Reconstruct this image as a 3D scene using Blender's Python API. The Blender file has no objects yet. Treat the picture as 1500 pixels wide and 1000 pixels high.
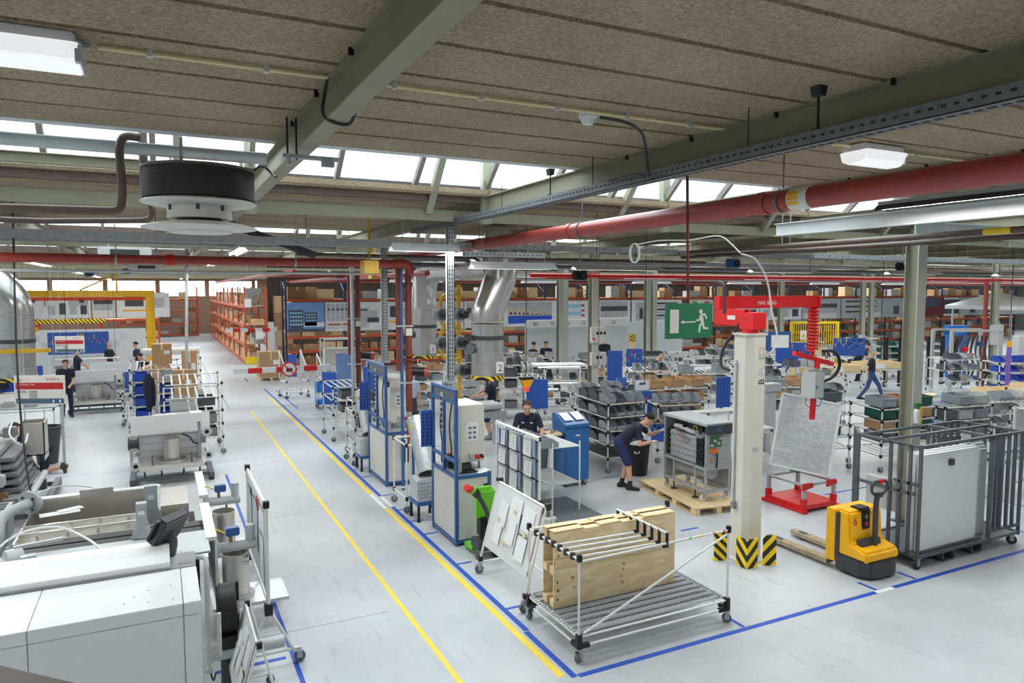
import bpy, bmesh, math, random
import numpy as np
from mathutils import Vector, Matrix
from math import pi, sin, cos, radians as RAD
rnd = random.Random(7)
SC = bpy.context.scene
COL = SC.collection

# ---------------------------------------------------------------- camera, sky, exposure
cam_d = bpy.data.cameras.new('camera')
cam_d.sensor_width = 36.0
cam_d.lens = 36.0 * 1043 / 1500
cam_d.clip_end = 300
cam = bpy.data.objects.new('camera', cam_d)
COL.objects.link(cam)
cam.location = (0, 0, 3.9)
cam.rotation_euler = (pi / 2 - math.atan(75 / 1043), 0, -RAD(26.4))
SC.camera = cam
wd = bpy.data.worlds.new('overcast_sky')
SC.world = wd
wd.use_nodes = True
wd.node_tree.nodes['Background'].inputs[0].default_value = (0.93, 0.97, 1.0, 1)
wd.node_tree.nodes['Background'].inputs[1].default_value = 4.2
SC.view_settings.view_transform = 'Standard'
SC.view_settings.look = 'None'
SC.view_settings.gamma = 1.0
SC.view_settings.exposure = 0.78
SC.view_settings.use_curve_mapping = False
try:
    SC.cycles.max_bounces = 6; SC.cycles.diffuse_bounces = 4; SC.cycles.glossy_bounces = 3
    SC.cycles.transmission_bounces = 4; SC.cycles.transparent_max_bounces = 8
    SC.cycles.use_denoising = True; SC.cycles.sample_clamp_indirect = 6.0
    SC.cycles.caustics_reflective = False; SC.cycles.caustics_refractive = False
    SC.cycles.use_adaptive_sampling = True; SC.cycles.adaptive_threshold = 0.02
except Exception:
    pass
LAMP_W = 34.0      # watts of one fluorescent lamp

# ---------------------------------------------------------------- materials
MATS = {}
def srgb(c):
    return tuple(((v / 255) / 12.92 if v / 255 <= 0.04045 else ((v / 255 + 0.055) / 1.055) ** 2.4) for v in c)
def pm(name, col, rough=0.5, metal=0.0, var=0.08, scale=6.0, bump=0.0, stretch=None, emit=None, spec=0.5):
    """procedural painted / metal / plastic surface: base colour with gentle noise wear"""
    m = bpy.data.materials.new(name); m.use_nodes = True
    nt = m.node_tree; b = nt.nodes['Principled BSDF']
    c = srgb(col)
    b.inputs['Metallic'].default_value = metal
    b.inputs['Specular IOR Level'].default_value = spec
    tc = nt.nodes.new('ShaderNodeTexCoord')
    mp = nt.nodes.new('ShaderNodeMapping'); nt.links.new(tc.outputs['Object'], mp.inputs[0])
    if stretch: mp.inputs['Scale'].default_value = stretch
    n = nt.nodes.new('ShaderNodeTexNoise'); n.inputs['Scale'].default_value = scale; n.inputs['Detail'].default_value = 4
    nt.links.new(mp.outputs[0], n.inputs[0])
    r = nt.nodes.new('ShaderNodeValToRGB')
    r.color_ramp.elements[0].position = 0.3; r.color_ramp.elements[1].position = 0.7
    r.color_ramp.elements[0].color = tuple(max(0, v * (1 - var)) for v in c) + (1,)
    r.color_ramp.elements[1].color = tuple(min(1, v * (1 + var)) for v in c) + (1,)
    nt.links.new(n.outputs[0], r.inputs[0]); nt.links.new(r.outputs[0], b.inputs['Base Color'])
    b.inputs['Roughness'].default_value = rough
    if bump:
        bp = nt.nodes.new('ShaderNodeBump'); bp.inputs['Strength'].default_value = bump; bp.inputs['Distance'].default_value = 0.02
        nt.links.new(n.outputs[0], bp.inputs['Height']); nt.links.new(bp.outputs[0], b.inputs['Normal'])
    if emit:
        b.inputs['Emission Color'].default_value = srgb(emit[0]) + (1,); b.inputs['Emission Strength'].default_value = emit[1]
    MATS[name] = m
    return m
pm('white_paint', (222, 224, 224), 0.35, var=0.03)
pm('panel_white', (226, 228, 230), 0.28, var=0.02)
pm('cream', (218, 216, 204), 0.4, var=0.03)
pm('off_white', (205, 204, 196), 0.45, var=0.05)
pm('pipe_white', (226, 227, 224), 0.35, var=0.03)
pm('black', (24, 25, 27), 0.5, var=0.15)
pm('black_gloss', (18, 19, 22), 0.2, var=0.1)
pm('dark_grey', (62, 65, 70), 0.5, var=0.1)
pm('cage_grey', (84, 90, 98), 0.45, var=0.06)
pm('mid_grey', (128, 133, 138), 0.5, var=0.06)
pm('bin_grey', (146, 153, 161), 0.5, var=0.06)
pm('bin_dark', (86, 92, 100), 0.5, var=0.08)
pm('bin_green', (22, 84, 72), 0.5, var=0.1)
pm('bin_blue', (34, 78, 186), 0.45, var=0.08)
pm('light_grey', (186, 190, 192), 0.5, var=0.04)
pm('galv', (176, 182, 186), 0.42, 0.4, var=0.14, scale=14)
pm('galv_dark', (116, 121, 126), 0.45, 0.4, var=0.16, scale=14)
pm('steel', (192, 192, 188), 0.3, 0.6, var=0.08, scale=5)
pm('stainless', (210, 206, 196), 0.25, 0.65, var=0.06, scale=3)
pm('duct', (200, 200, 198), 0.24, 0.85, var=0.1, scale=4, bump=0.06)
pm('alu', (206, 209, 212), 0.35, 0.45, var=0.06)
pm('foil', (202, 206, 211), 0.28, 0.45, var=0.10, scale=9, bump=0.5)
pm('beam_olive', (140, 137, 112), 0.5, var=0.06, scale=3)
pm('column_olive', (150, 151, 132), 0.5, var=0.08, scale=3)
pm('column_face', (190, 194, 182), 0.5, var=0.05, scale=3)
pm('beam_pale', (200, 206, 206), 0.45, var=0.04)
pm('red_pipe', (166, 66, 58), 0.38, var=0.08, scale=3)
pm('rust_pipe', (116, 52, 42), 0.55, var=0.14, scale=8)
pm('brown_pipe', (98, 80, 72), 0.55, var=0.14)
pm('red', (214, 28, 32), 0.4, var=0.05)
pm('crane_red', (222, 28, 34), 0.4, var=0.05)
pm('rack_orange', (214, 82, 42), 0.45, var=0.06)
pm('rack_blue', (38, 54, 96), 0.45, var=0.06)
pm('yellow', (248, 184, 20), 0.4, var=0.05)
pm('crane_yellow', (226, 178, 30), 0.4, var=0.05)
pm('signal_yellow', (244, 214, 30), 0.4, var=0.05)
pm('blue_frame', (48, 92, 152), 0.42, var=0.06)
pm('blue_cabinet', (44, 104, 166), 0.35, var=0.04)
pm('tool_blue', (46, 92, 186), 0.45, var=0.06)
pm('board_blue', (110, 138, 188), 0.45, var=0.06)
pm('bright_blue', (36, 128, 220), 0.45, var=0.05)
pm('tape_blue', (22, 74, 176), 0.5, var=0.12, scale=20)
pm('tape_yellow', (238, 208, 66), 0.5, var=0.08, scale=16)
pm('tape_white', (226, 230, 236), 0.5, var=0.05)
pm('green', (112, 198, 42), 0.4, var=0.04)
pm('sign_green', (22, 118, 78), 0.6, var=0.05)
pm('dark_green', (40, 92, 60), 0.5, var=0.08)
pm('sign_white', (228, 226, 220), 0.6, var=0.02)
pm('paper', (236, 237, 236), 0.7, var=0.02)
pm('paper_grey', (190, 196, 202), 0.7, var=0.04)
pm('plastic_pocket', (150, 165, 190), 0.2, var=0.06)
pm('ink', (40, 44, 52), 0.7, var=0.05)
pm('ink_grey', (120, 124, 130), 0.7, var=0.05)
pm('logo_red', (196, 36, 46), 0.6, var=0.04)
pm('logo_blue', (20, 92, 150), 0.6, var=0.04)
pm('sign_slate', (86, 108, 126), 0.6, var=0.04)
pm('cardboard', (186, 148, 108), 0.75, var=0.06)
pm('cardboard_dark', (150, 112, 78), 0.75, var=0.08)
pm('wood', (232, 206, 160), 0.6, var=0.1, scale=5, stretch=(1, 6, 6))
pm('pallet_wood', (222, 198, 154), 0.65, var=0.12, scale=4, stretch=(1, 7, 7))
pm('rubber', (44, 45, 48), 0.7, var=0.1)
pm('wheel_grey', (104, 106, 108), 0.6, var=0.08)
pm('truck_dark', (58, 61, 66), 0.5, var=0.15)
pm('truck_fork', (176, 160, 130), 0.4, 0.4, var=0.25, scale=9)
pm('heater_dark', (42, 40, 38), 0.7, var=0.3, scale=10)
pm('heater_white', (214, 214, 208), 0.45, var=0.05)
pm('mat_grey', (98, 106, 112), 0.8, var=0.06)
pm('navy', (30, 36, 56), 0.85, var=0.12, scale=12)
pm('shorts_blue', (38, 48, 92), 0.85, var=0.12, scale=12)
pm('jeans', (52, 76, 124), 0.85, var=0.14, scale=12)
pm('shirt_pale', (186, 204, 228), 0.85, var=0.06, scale=12)
pm('skin', (214, 164, 136), 0.55, var=0.05)
pm('hair_brown', (70, 52, 38), 0.8, var=0.2, scale=40)
pm('hair_dark', (38, 32, 28), 0.8, var=0.2, scale=40)
pm('hair_grey', (140, 132, 122), 0.8, var=0.15, scale=40)
pm('shoe', (30, 31, 34), 0.7, var=0.1)
pm('boot', (82, 76, 62), 0.8, var=0.15)
pm('glove', (214, 216, 218), 0.8, var=0.05)
pm('eye_white', (232, 230, 226), 0.3, var=0.01)
pm('lips', (176, 112, 100), 0.5, var=0.03)
pm('brick_wall', (150, 118, 100), 0.85, var=0.2, scale=20)
pm('wall_white', (206, 210, 212), 0.8, var=0.03)
pm('wall_brown', (86, 76, 70), 0.85, var=0.12)
pm('wall_grey', (120, 120, 116), 0.85, var=0.06)
pm('purple', (128, 96, 190), 0.5, var=0.06)
pm('orange_cable', (216, 110, 40), 0.5)
pm('conduit_cream', (222, 208, 160), 0.5, var=0.05)
pm('tool_yellow', (238, 200, 40), 0.45)
pm('knot', (150, 108, 66), 0.6, var=0.2, scale=20)
pm('amber', (240, 120, 30), 0.4, emit=((255, 90, 20), 1.5))
pm('alarm_red', (230, 40, 30), 0.4, emit=((255, 40, 20), 1.5))
pm('screen_blue', (60, 90, 120), 0.2)
pm('pcb', (70, 120, 80), 0.5, var=0.2, scale=30)
pm('lamp_tube', (255, 255, 250), 0.4, emit=((255, 252, 240), 7.0))
pm('lamp_diffuser', (235, 238, 238), 0.3, emit=((250, 252, 255), 0.35))
pm('sky_blue', (120, 160, 220), 0.7, var=0.1)
pm('art_slate', (84, 92, 116), 0.7, var=0.1)
pm('art_pale', (232, 236, 240), 0.7, var=0.05, scale=2)
pm('art_grey', (188, 193, 198), 0.7, var=0.12, scale=3)
pm('art_dark', (78, 82, 88), 0.7, var=0.12)
pm('art_blue', (44, 92, 208), 0.7, var=0.06)
pm('art_cyan', (160, 212, 236), 0.7, var=0.04)
pm('art_maroon', (128, 52, 56), 0.7, var=0.1)
pm('art_magenta', (214, 60, 130), 0.7)
pm('art_violet', (150, 80, 180), 0.7)
pm('art_green', (110, 170, 60), 0.7)
pm('mullion_grey', (128, 124, 114), 0.6, var=0.08)
pm('hill_green', (108, 138, 92), 0.8, var=0.2)

def floor_material():
    m = bpy.data.materials.new('epoxy_floor'); m.use_nodes = True
    nt = m.node_tree; b = nt.nodes['Principled BSDF']; N = nt.nodes.new; Lk = nt.links.new
    tc = N('ShaderNodeTexCoord')
    n1 = N('ShaderNodeTexNoise'); n1.inputs['Scale'].default_value = 0.5; n1.inputs['Detail'].default_value = 8; n1.inputs['Roughness'].default_value = 0.65
    Lk(tc.outputs['Object'], n1.inputs[0])
    r1 = N('ShaderNodeValToRGB'); r1.color_ramp.elements[0].position = 0.32; r1.color_ramp.elements[1].position = 0.68
    r1.color_ramp.elements[0].color = srgb((172, 177, 181)) + (1,); r1.color_ramp.elements[1].color = srgb((194, 199, 203)) + (1,)
    Lk(n1.outputs[0], r1.inputs[0])
    # scuffs: thin stretched dark marks
    mp = N('ShaderNodeMapping'); mp.inputs['Rotation'].default_value = (0, 0, 0.5); mp.inputs['Scale'].default_value = (5, 0.7, 1)
    Lk(tc.outputs['Object'], mp.inputs[0])
    n2 = N('ShaderNodeTexNoise'); n2.inputs['Scale'].default_value = 2.2; n2.inputs['Detail'].default_value = 9; Lk(mp.outputs[0], n2.inputs[0])
    r2 = N('ShaderNodeValToRGB'); r2.color_ramp.elements[0].position = 0.30; r2.color_ramp.elements[1].position = 0.42
    r2.color_ramp.elements[0].color = (0.62, 0.62, 0.62, 1); r2.color_ramp.elements[1].color = (1, 1, 1, 1)
    Lk(n2.outputs[0], r2.inputs[0])
    mx = N('ShaderNodeMix'); mx.data_type = 'RGBA'; mx.blend_type = 'MULTIPLY'; mx.inputs[0].default_value = 0.32
    Lk(r1.outputs[0], mx.inputs[6]); Lk(r2.outputs[0], mx.inputs[7]); Lk(mx.outputs[2], b.inputs['Base Color'])
    n3 = N('ShaderNodeMath'); n3.operation = 'MULTIPLY_ADD'; n3.inputs[1].default_value = 0.25; n3.inputs[2].default_value = 0.2
    Lk(n1.outputs[0], n3.inputs[0]); Lk(n3.outputs[0], b.inputs['Roughness'])
    b.inputs['Specular IOR Level'].default_value = 0.35
    MATS['floor'] = m
def woodwool_material():
    m = bpy.data.materials.new('wood_wool_cement'); m.use_nodes = True
    nt = m.node_tree; b = nt.nodes['Principled BSDF']; N = nt.nodes.new; Lk = nt.links.new
    tc = N('ShaderNodeTexCoord')
    gm = N('ShaderNodeNewGeometry')
    n1 = N('ShaderNodeTexNoise'); n1.inputs['Scale'].default_value = 55; n1.inputs['Detail'].default_value = 3; Lk(gm.outputs['Position'], n1.inputs[0])
    n2 = N('ShaderNodeTexNoise'); n2.inputs['Scale'].default_value = 1.6; n2.inputs['Detail'].default_value = 3; Lk(gm.outputs['Position'], n2.inputs[0])
    a = N('ShaderNodeMath'); a.operation = 'MULTIPLY_ADD'; a.inputs[1].default_value = 0.75; Lk(n1.outputs[0], a.inputs[0])
    a2 = N('ShaderNodeMath'); a2.operation = 'MULTIPLY'; a2.inputs[1].default_value = 0.25; Lk(n2.outputs[0], a2.inputs[0]); Lk(a2.outputs[0], a.inputs[2])
    r = N('ShaderNodeValToRGB'); r.color_ramp.elements[0].position = 0.36; r.color_ramp.elements[1].position = 0.62
    r.color_ramp.elements[0].color = srgb((140, 123, 101)) + (1,); r.color_ramp.elements[1].color = srgb((181, 163, 138)) + (1,)
    Lk(a.outputs[0], r.inputs[0]); Lk(r.outputs[0], b.inputs['Base Color'])
    b.inputs['Roughness'].default_value = 0.95; b.inputs['Specular IOR Level'].default_value = 0.1
    bp = N('ShaderNodeBump'); bp.inputs['Strength'].default_value = 0.7; bp.inputs['Distance'].default_value = 0.012
    Lk(n1.outputs[0], bp.inputs['Height']); Lk(bp.outputs[0], b.inputs['Normal'])
    MATS['woodwool'] = m
def glass_material(name, tint, gloss):
    m = bpy.data.materials.new(name); m.use_nodes = True
    nt = m.node_tree; N = nt.nodes.new; Lk = nt.links.new
    nt.nodes.remove(nt.nodes['Principled BSDF'])
    t = N('ShaderNodeBsdfTransparent'); t.inputs[0].default_value = tint + (1,)
    g = N('ShaderNodeBsdfGlossy'); g.inputs['Roughness'].default_value = 0.1
    fz = N('ShaderNodeFresnel'); fz.inputs[0].default_value = 1.35
    sc = N('ShaderNodeMath'); sc.operation = 'MULTIPLY'; sc.inputs[1].default_value = gloss; Lk(fz.outputs[0], sc.inputs[0])
    mx = N('ShaderNodeMixShader'); Lk(sc.outputs[0], mx.inputs[0]); Lk(t.outputs[0], mx.inputs[1]); Lk(g.outputs[0], mx.inputs[2])
    Lk(mx.outputs[0], nt.nodes['Material Output'].inputs[0])
    MATS[name] = m
def plywood_material():
    m = bpy.data.materials.new('plywood'); m.use_nodes = True
    nt = m.node_tree; b = nt.nodes['Principled BSDF']; N = nt.nodes.new; Lk = nt.links.new
    tc = N('ShaderNodeTexCoord'); mp = N('ShaderNodeMapping'); mp.inputs['Scale'].default_value = (0.9, 1, 3.2); Lk(tc.outputs['Object'], mp.inputs[0])
    n = N('ShaderNodeTexNoise'); n.inputs['Scale'].default_value = 1.6; n.inputs['Detail'].default_value = 2; Lk(mp.outputs[0], n.inputs[0])
    w = N('ShaderNodeMath'); w.operation = 'MULTIPLY'; w.inputs[1].default_value = 26; Lk(n.outputs[0], w.inputs[0])
    s = N('ShaderNodeMath'); s.operation = 'SINE'; Lk(w.outputs[0], s.inputs[0])
    r = N('ShaderNodeValToRGB'); r.color_ramp.elements[0].position = 0.0; r.color_ramp.elements[1].position = 0.6
    r.color_ramp.elements[0].color = srgb((229, 203, 158)) + (1,); r.color_ramp.elements[1].color = srgb((239, 217, 175)) + (1,)
    Lk(s.outputs[0], r.inputs[0]); Lk(r.outputs[0], b.inputs['Base Color']); b.inputs['Roughness'].default_value = 0.6
    MATS['plywood'] = m
floor_material(); woodwool_material(); plywood_material()
glass_material('roof_glass', (0.93, 0.96, 0.97), 0.5)
glass_material('clear_glass', (0.8, 0.84, 0.86), 1.0)

def stripes(name, a, b, scale, ang):
    """diagonal warning stripes printed on a part"""
    m = bpy.data.materials.new(name); m.use_nodes = True
    nt = m.node_tree; bs = nt.nodes['Principled BSDF']; N = nt.nodes.new; Lk = nt.links.new
    tc = N('ShaderNodeTexCoord'); sp = N('ShaderNodeSeparateXYZ'); Lk(tc.outputs['Object'], sp.inputs[0])
    ad = N('ShaderNodeMath'); ad.operation = 'ADD'; Lk(sp.outputs[0], ad.inputs[0]); Lk(sp.outputs[1], ad.inputs[1])
    ma = N('ShaderNodeMath'); ma.operation = 'MULTIPLY_ADD'; ma.inputs[1].default_value = ang; Lk(ad.outputs[0], ma.inputs[0]); Lk(sp.outputs[2], ma.inputs[2])
    mu = N('ShaderNodeMath'); mu.operation = 'MULTIPLY'; mu.inputs[1].default_value = scale; Lk(ma.outputs[0], mu.inputs[0])
    fr = N('ShaderNodeMath'); fr.operation = 'FRACT'; Lk(mu.outputs[0], fr.inputs[0])
    gt = N('ShaderNodeMath'); gt.operation = 'GREATER_THAN'; gt.inputs[1].default_value = 0.5; Lk(fr.outputs[0], gt.inputs[0])
    mx = N('ShaderNodeMix'); mx.data_type = 'RGBA'; mx.inputs[6].default_value = srgb(a) + (1,); mx.inputs[7].default_value = srgb(b) + (1,)
    Lk(gt.outputs[0], mx.inputs[0]); Lk(mx.outputs[2], bs.inputs['Base Color']); bs.inputs['Roughness'].default_value = 0.5
    MATS[name] = m
stripes('hazard', (250, 214, 10), (28, 28, 28), 7.0, 1.0)
stripes('hazard_v', (250, 214, 10), (28, 28, 28), 5.0, -1.0)
stripes('hazard_wide', (250, 214, 10), (28, 28, 28), 4.2, 1.0)

# ---------------------------------------------------------------- mesh helpers
class MB:
    def __init__(s): s.v = []; s.f = []; s.m = []; s.i = 0; s.sm = []
    def mat(s, i): s.i = i; return s
    def add(s, vs, fs, smooth=False):
        o = len(s.v); s.v += [tuple(p) for p in vs]
        for f in fs: s.f.append([o + k for k in f]); s.m.append(s.i); s.sm.append(smooth)
        return s
    def box(s, c, d, rz=0, rx=0, ry=0):
        x, y, z = d[0] / 2, d[1] / 2, d[2] / 2
        vs = [Vector((a * x, b * y, e * z)) for e in (-1, 1) for b in (-1, 1) for a in (-1, 1)]
        if rz or rx or ry:
            R = Matrix.Rotation(rz, 3, 'Z') @ Matrix.Rotation(ry, 3, 'Y') @ Matrix.Rotation(rx, 3, 'X'); vs = [R @ v for v in vs]
        C = Vector(c)
        return s.add([v + C for v in vs], [(0, 2, 3, 1), (4, 5, 7, 6), (0, 1, 5, 4), (2, 6, 7, 3), (0, 4, 6, 2), (1, 3, 7, 5)])
    def bx(s, x0, x1, y0, y1, z0, z1):
        return s.box(((x0 + x1) / 2, (y0 + y1) / 2, (z0 + z1) / 2), (x1 - x0, y1 - y0, z1 - z0))
    def frame(s, d):
        d = d.normalized(); a = Vector((0, 0, 1)) if abs(d.z) < 0.9 else Vector((1, 0, 0))
        u = d.cross(a).normalized(); return u, d.cross(u).normalized()
    def cyl(s, p0, p1, r, n=8, r2=None, caps=True):
        p0 = Vector(p0); p1 = Vector(p1); u, w = s.frame(p1 - p0); r2 = r if r2 is None else r2
        ph = pi / n
        vs = [p0 + (u * cos(2 * pi * k / n + ph) + w * sin(2 * pi * k / n + ph)) * r for k in range(n)] + [p1 + (u * cos(2 * pi * k / n + ph) + w * sin(2 * pi * k / n + ph)) * r2 for k in range(n)]
        s.add(vs, [(k, k + n, (k + 1) % n + n, (k + 1) % n) for k in range(n)], n > 5)
        if caps:
            o = len(s.v) - 2 * n
            s.f.append([o + k for k in range(n)]); s.f.append([o + n + k for k in range(n - 1, -1, -1)]); s.m += [s.i] * 2; s.sm += [False] * 2
        return s
    def ring(s, p0, p1, ro, ri, n=12):
        """hollow tube with wall"""
        p0 = Vector(p0); p1 = Vector(p1); u, w = s.frame(p1 - p0); vs = []
        for p, r in ((p0, ro), (p1, ro), (p1, ri), (p0, ri)):
            vs += [p + (u * cos(2 * pi * k / n) + w * sin(2 * pi * k / n)) * r for k in range(n)]
        fs = []
        for a in range(4):
            b = (a + 1) % 4
            fs += [(a * n + k, b * n + k, b * n + (k + 1) % n, a * n + (k + 1) % n) for k in range(n)]
        return s.add(vs, fs, True)
    def tube(s, pts, r, n=6):
        pts = [Vector(p) for p in pts]; vs = []; prev = None
        if 3 <= len(pts) <= 12:                  # centripetal Catmull-Rom through the points, so hoses and bends run round
            rs = list(r) if isinstance(r, (list, tuple)) else [r] * len(pts); Q = [pts[0] * 2 - pts[1]] + pts + [pts[-1] * 2 - pts[-2]]; out = []; ro = []
            for i in range(1, len(Q) - 2):
                a, b, c, d = Q[i - 1:i + 3]; t1 = max(1e-4, (b - a).length) ** 0.5; t2 = t1 + max(1e-4, (c - b).length) ** 0.5; t3 = t2 + max(1e-4, (d - c).length) ** 0.5
                for k in range(4):
                    t = t1 + (t2 - t1) * k / 4
                    A1 = a * ((t1 - t) / t1) + b * (t / t1); A2 = b * ((t2 - t) / (t2 - t1)) + c * ((t - t1) / (t2 - t1)); A3 = c * ((t3 - t) / (t3 - t2)) + d * ((t - t2) / (t3 - t2))
                    B1 = A1 * ((t2 - t) / t2) + A2 * (t / t2); B2 = A2 * ((t3 - t) / (t3 - t1)) + A3 * ((t - t1) / (t3 - t1))
                    out.append(B1 * ((t2 - t) / (t2 - t1)) + B2 * ((t - t1) / (t2 - t1))); ro.append(rs[i - 1] + (rs[i] - rs[i - 1]) * k / 4)
            pts = out + [pts[-1]]; r = ro + [rs[-1]]
        for i, p in enumerate(pts):
            d = (pts[min(i + 1, len(pts) - 1)] - pts[max(i - 1, 0)])
            if prev is None: u, w = s.frame(d)
            else:
                dn = d.normalized(); u = (prev - dn * prev.dot(dn)).normalized(); w = dn.cross(u)
            prev = u; rr = r[i] if isinstance(r, (list, tuple)) else r
            vs += [p + (u * cos(2 * pi * k / n) + w * sin(2 * pi * k / n)) * rr for k in range(n)]
        fs = [(i * n + k, i * n + (k + 1) % n, (i + 1) * n + (k + 1) % n, (i + 1) * n + k) for i in range(len(pts) - 1) for k in range(n)]
        fs += [tuple(range(n - 1, -1, -1)), tuple((len(pts) - 1) * n + k for k in range(n))]
        return s.add(vs, fs, True)
    def prism(s, poly, a, b, axis='y'):
        """extrude a 2-D outline: axis y takes (x,z), x takes (y,z), z takes (x,y)"""
        def P(q, t):
            return (q[0], t, q[1]) if axis == 'y' else (t, q[0], q[1]) if axis == 'x' else (q[0], q[1], t)
        n = len(poly)
        vs = [P(q, a) for q in poly] + [P(q, b) for q in poly]
        fs = [(k, (k + 1) % n, (k + 1) % n + n, k + n) for k in range(n)] + [tuple(range(n - 1, -1, -1)), tuple(range(n, 2 * n))]
        return s.add(vs, fs)
    def lathe(s, prof, c=(0, 0, 0), n=20):
        vs = [(c[0] + r * cos(2 * pi * k / n), c[1] + r * sin(2 * pi * k / n), c[2] + z) for r, z in prof for k in range(n)]
        fs = [(i * n + k, i * n + (k + 1) % n, (i + 1) * n + (k + 1) % n, (i + 1) * n + k) for i in range(len(prof) - 1) for k in range(n)]
        return s.add(vs, fs, True)
    def ball(s, c, r, n=8, sc=(1, 1, 1)):
        pr = [(max(1e-4, sin(pi * k / (n - 1))) * r, -cos(pi * k / (n - 1)) * r) for k in range(n)]
        o = len(s.v); s.lathe([(a, b * sc[2]) for a, b in pr], c, n + 2)
        for k in range(o, len(s.v)):
            x, y, z = s.v[k]; s.v[k] = (c[0] + (x - c[0]) * sc[0], c[1] + (y - c[1]) * sc[1], z)
        return s
    def quad(s, a, b, c, d): return s.add([a, b, c, d], [(0, 1, 2, 3)])
    def mesh(s, name, mats, bevel=0):
        me = bpy.data.meshes.new(name); me.from_pydata(s.v, [], s.f)
        for m in ([mats] if isinstance(mats, str) else mats): me.materials.append(MATS[m])
        me.polygons.foreach_set('material_index', s.m); me.polygons.foreach_set('use_smooth', s.sm)
        bm = bmesh.new(); bm.from_mesh(me); bmesh.ops.recalc_face_normals(bm, faces=bm.faces)
        if bevel:
            es = [e for e in bm.edges if len(e.link_faces) == 2 and e.calc_face_angle(0) > 0.6]
            bmesh.ops.bevel(bm, geom=es, offset=bevel, segments=2, affect='EDGES', clamp_overlap=True)
        bm.to_mesh(me); bm.free(); me.update()
        if any(s.sm): me.set_sharp_from_angle(angle=RAD(38))
        return me
def new(name, data, parent=None, loc=None, rz=0):
    o = bpy.data.objects.new(name, data); COL.objects.link(o)
    if parent is not None: o.parent = parent
    if loc is not None: o.location = loc
    if rz: o.rotation_euler = (0, 0, rz)
    return o
def ob(name, mb, mats, parent=None, bevel=0, label=None, loc=None, rz=0, kind=None):
    o = new(name, mb.mesh(name, mats, bevel), parent, loc, rz)
    if label: o['label'] = label
    if kind: o['kind'] = kind
    return o
def tag(o, label, cat, group=None):
    o['label'] = label; o['category'] = cat
    if group: o['group'] = group
    return o
def T(name, label, cat, loc=(0, 0, 0), rz=0, group=None):
    o = new(name, None, None, loc, rz); o.empty_display_size = 0.2
    return tag(o, label, cat, group)
def T1(name, label, cat, mb, mats, group=None, bevel=0, loc=None, rz=0):
    return tag(ob(name, mb, mats, None, bevel, None, loc, rz), label, cat, group)
def st(name, mb, mats, parent=None, bevel=0, loc=None):
    o = ob(name, mb, mats, parent, bevel, None, loc)
    if parent is None: o['kind'] = 'structure'
    return o
def dup(root, loc=None, rz=None, label=None, group=None, parent=None):
    c = root.copy(); COL.objects.link(c)
    if parent is not None: c.parent = parent
    if loc is not None: c.location = loc
    if rz is not None: c.rotation_euler = (0, 0, rz)
    if label: c['label'] = label
    if group: c['group'] = group
    for ch in KIDS.get(root.name, ()) if root.name in KIDS else [k for k in root.children]:
        dup(ch, parent=c)
    return c
KIDS = {}
def text_part(name, s, size, mat, parent, loc, rot, align='LEFT', kind=None, ext=0.001):
    """flat lettering as a mesh part"""
    cu = bpy.data.curves.new(name, 'FONT'); cu.body = s; cu.size = size; cu.align_x = align; cu.extrude = ext; cu.resolution_u = 2
    t = bpy.data.objects.new(name, cu); COL.objects.link(t)
    dg = bpy.context.evaluated_depsgraph_get(); me = bpy.data.meshes.new_from_object(t.evaluated_get(dg))
    bpy.data.objects.remove(t); bpy.data.curves.remove(cu)
    me.materials.clear(); me.materials.append(MATS[mat]); me.name = name
    o = new(name, me, parent, loc); o.rotation_euler = rot
    return o
def arc(c, r, a0, a1, n, plane='xz'):
    out = []
    for k in range(n + 1):
        a = a0 + (a1 - a0) * k / n
        if plane == 'xz': out.append((c[0] + r * cos(a), c[1], c[2] + r * sin(a)))
        elif plane == 'yz': out.append((c[0], c[1] + r * cos(a), c[2] + r * sin(a)))
        else: out.append((c[0] + r * cos(a), c[1] + r * sin(a), c[2]))
    return out

# ================================================================= THE SETTING
SLAB = 5.30; PER = 9.75; BX0 = 1.12; BSP = 3.365
# floor with joints, scuffs and tape
fl_mb = MB(); fl_mb.bx(-16, 76, -4, 70, -0.15, 0)
floor = st('floor', fl_mb, 'floor')
def tape(name, x0, x1, y0, y1, mat, z=0.002):
    return ob(name, MB().bx(x0, x1, y0, y1, 0.0005, z), mat, floor)
tape('yellow_line', 2.55, 2.61, 2.0, 24.3, 'tape_yellow')
tape('yellow_line', 3.50, 3.58, 6.0, 12.2, 'tape_yellow'); tape('yellow_line', 3.50, 3.58, 13.2, 27.2, 'tape_yellow')
tape('white_tape', 3.50, 3.57, 12.22, 13.18, 'tape_white')
tape('blue_tape', 3.62, 3.69, 5.93, 7.0, 'tape_blue'); tape('blue_tape', 3.64, 3.71, 7.02, 12.25, 'tape_blue')
tape('blue_tape', 3.63, 3.70, 13.0, 29.5, 'tape_blue')
tape('blue_tape', 3.70, 8.2, 5.90, 5.97, 'tape_blue'); tape('blue_tape', 8.55, 13.4, 5.90, 5.97, 'tape_blue')
tape('white_tape', 8.21, 8.54, 5.90, 5.96, 'tape_white'); tape('white_tape', 3.64, 3.70, 12.3, 12.95, 'tape_white')
for yy in (7.6, 9.2, 10.6, 11.3, 12.0, 13.0, 14.5, 15.2): tape('blue_tape', 3.71, 3.93, yy, yy + 0.05, 'tape_blue')
for xx in (5.95, 8.25, 9.05): tape('blue_tape', xx, xx + 0.05, 5.98, 6.25, 'tape_blue')
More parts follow.
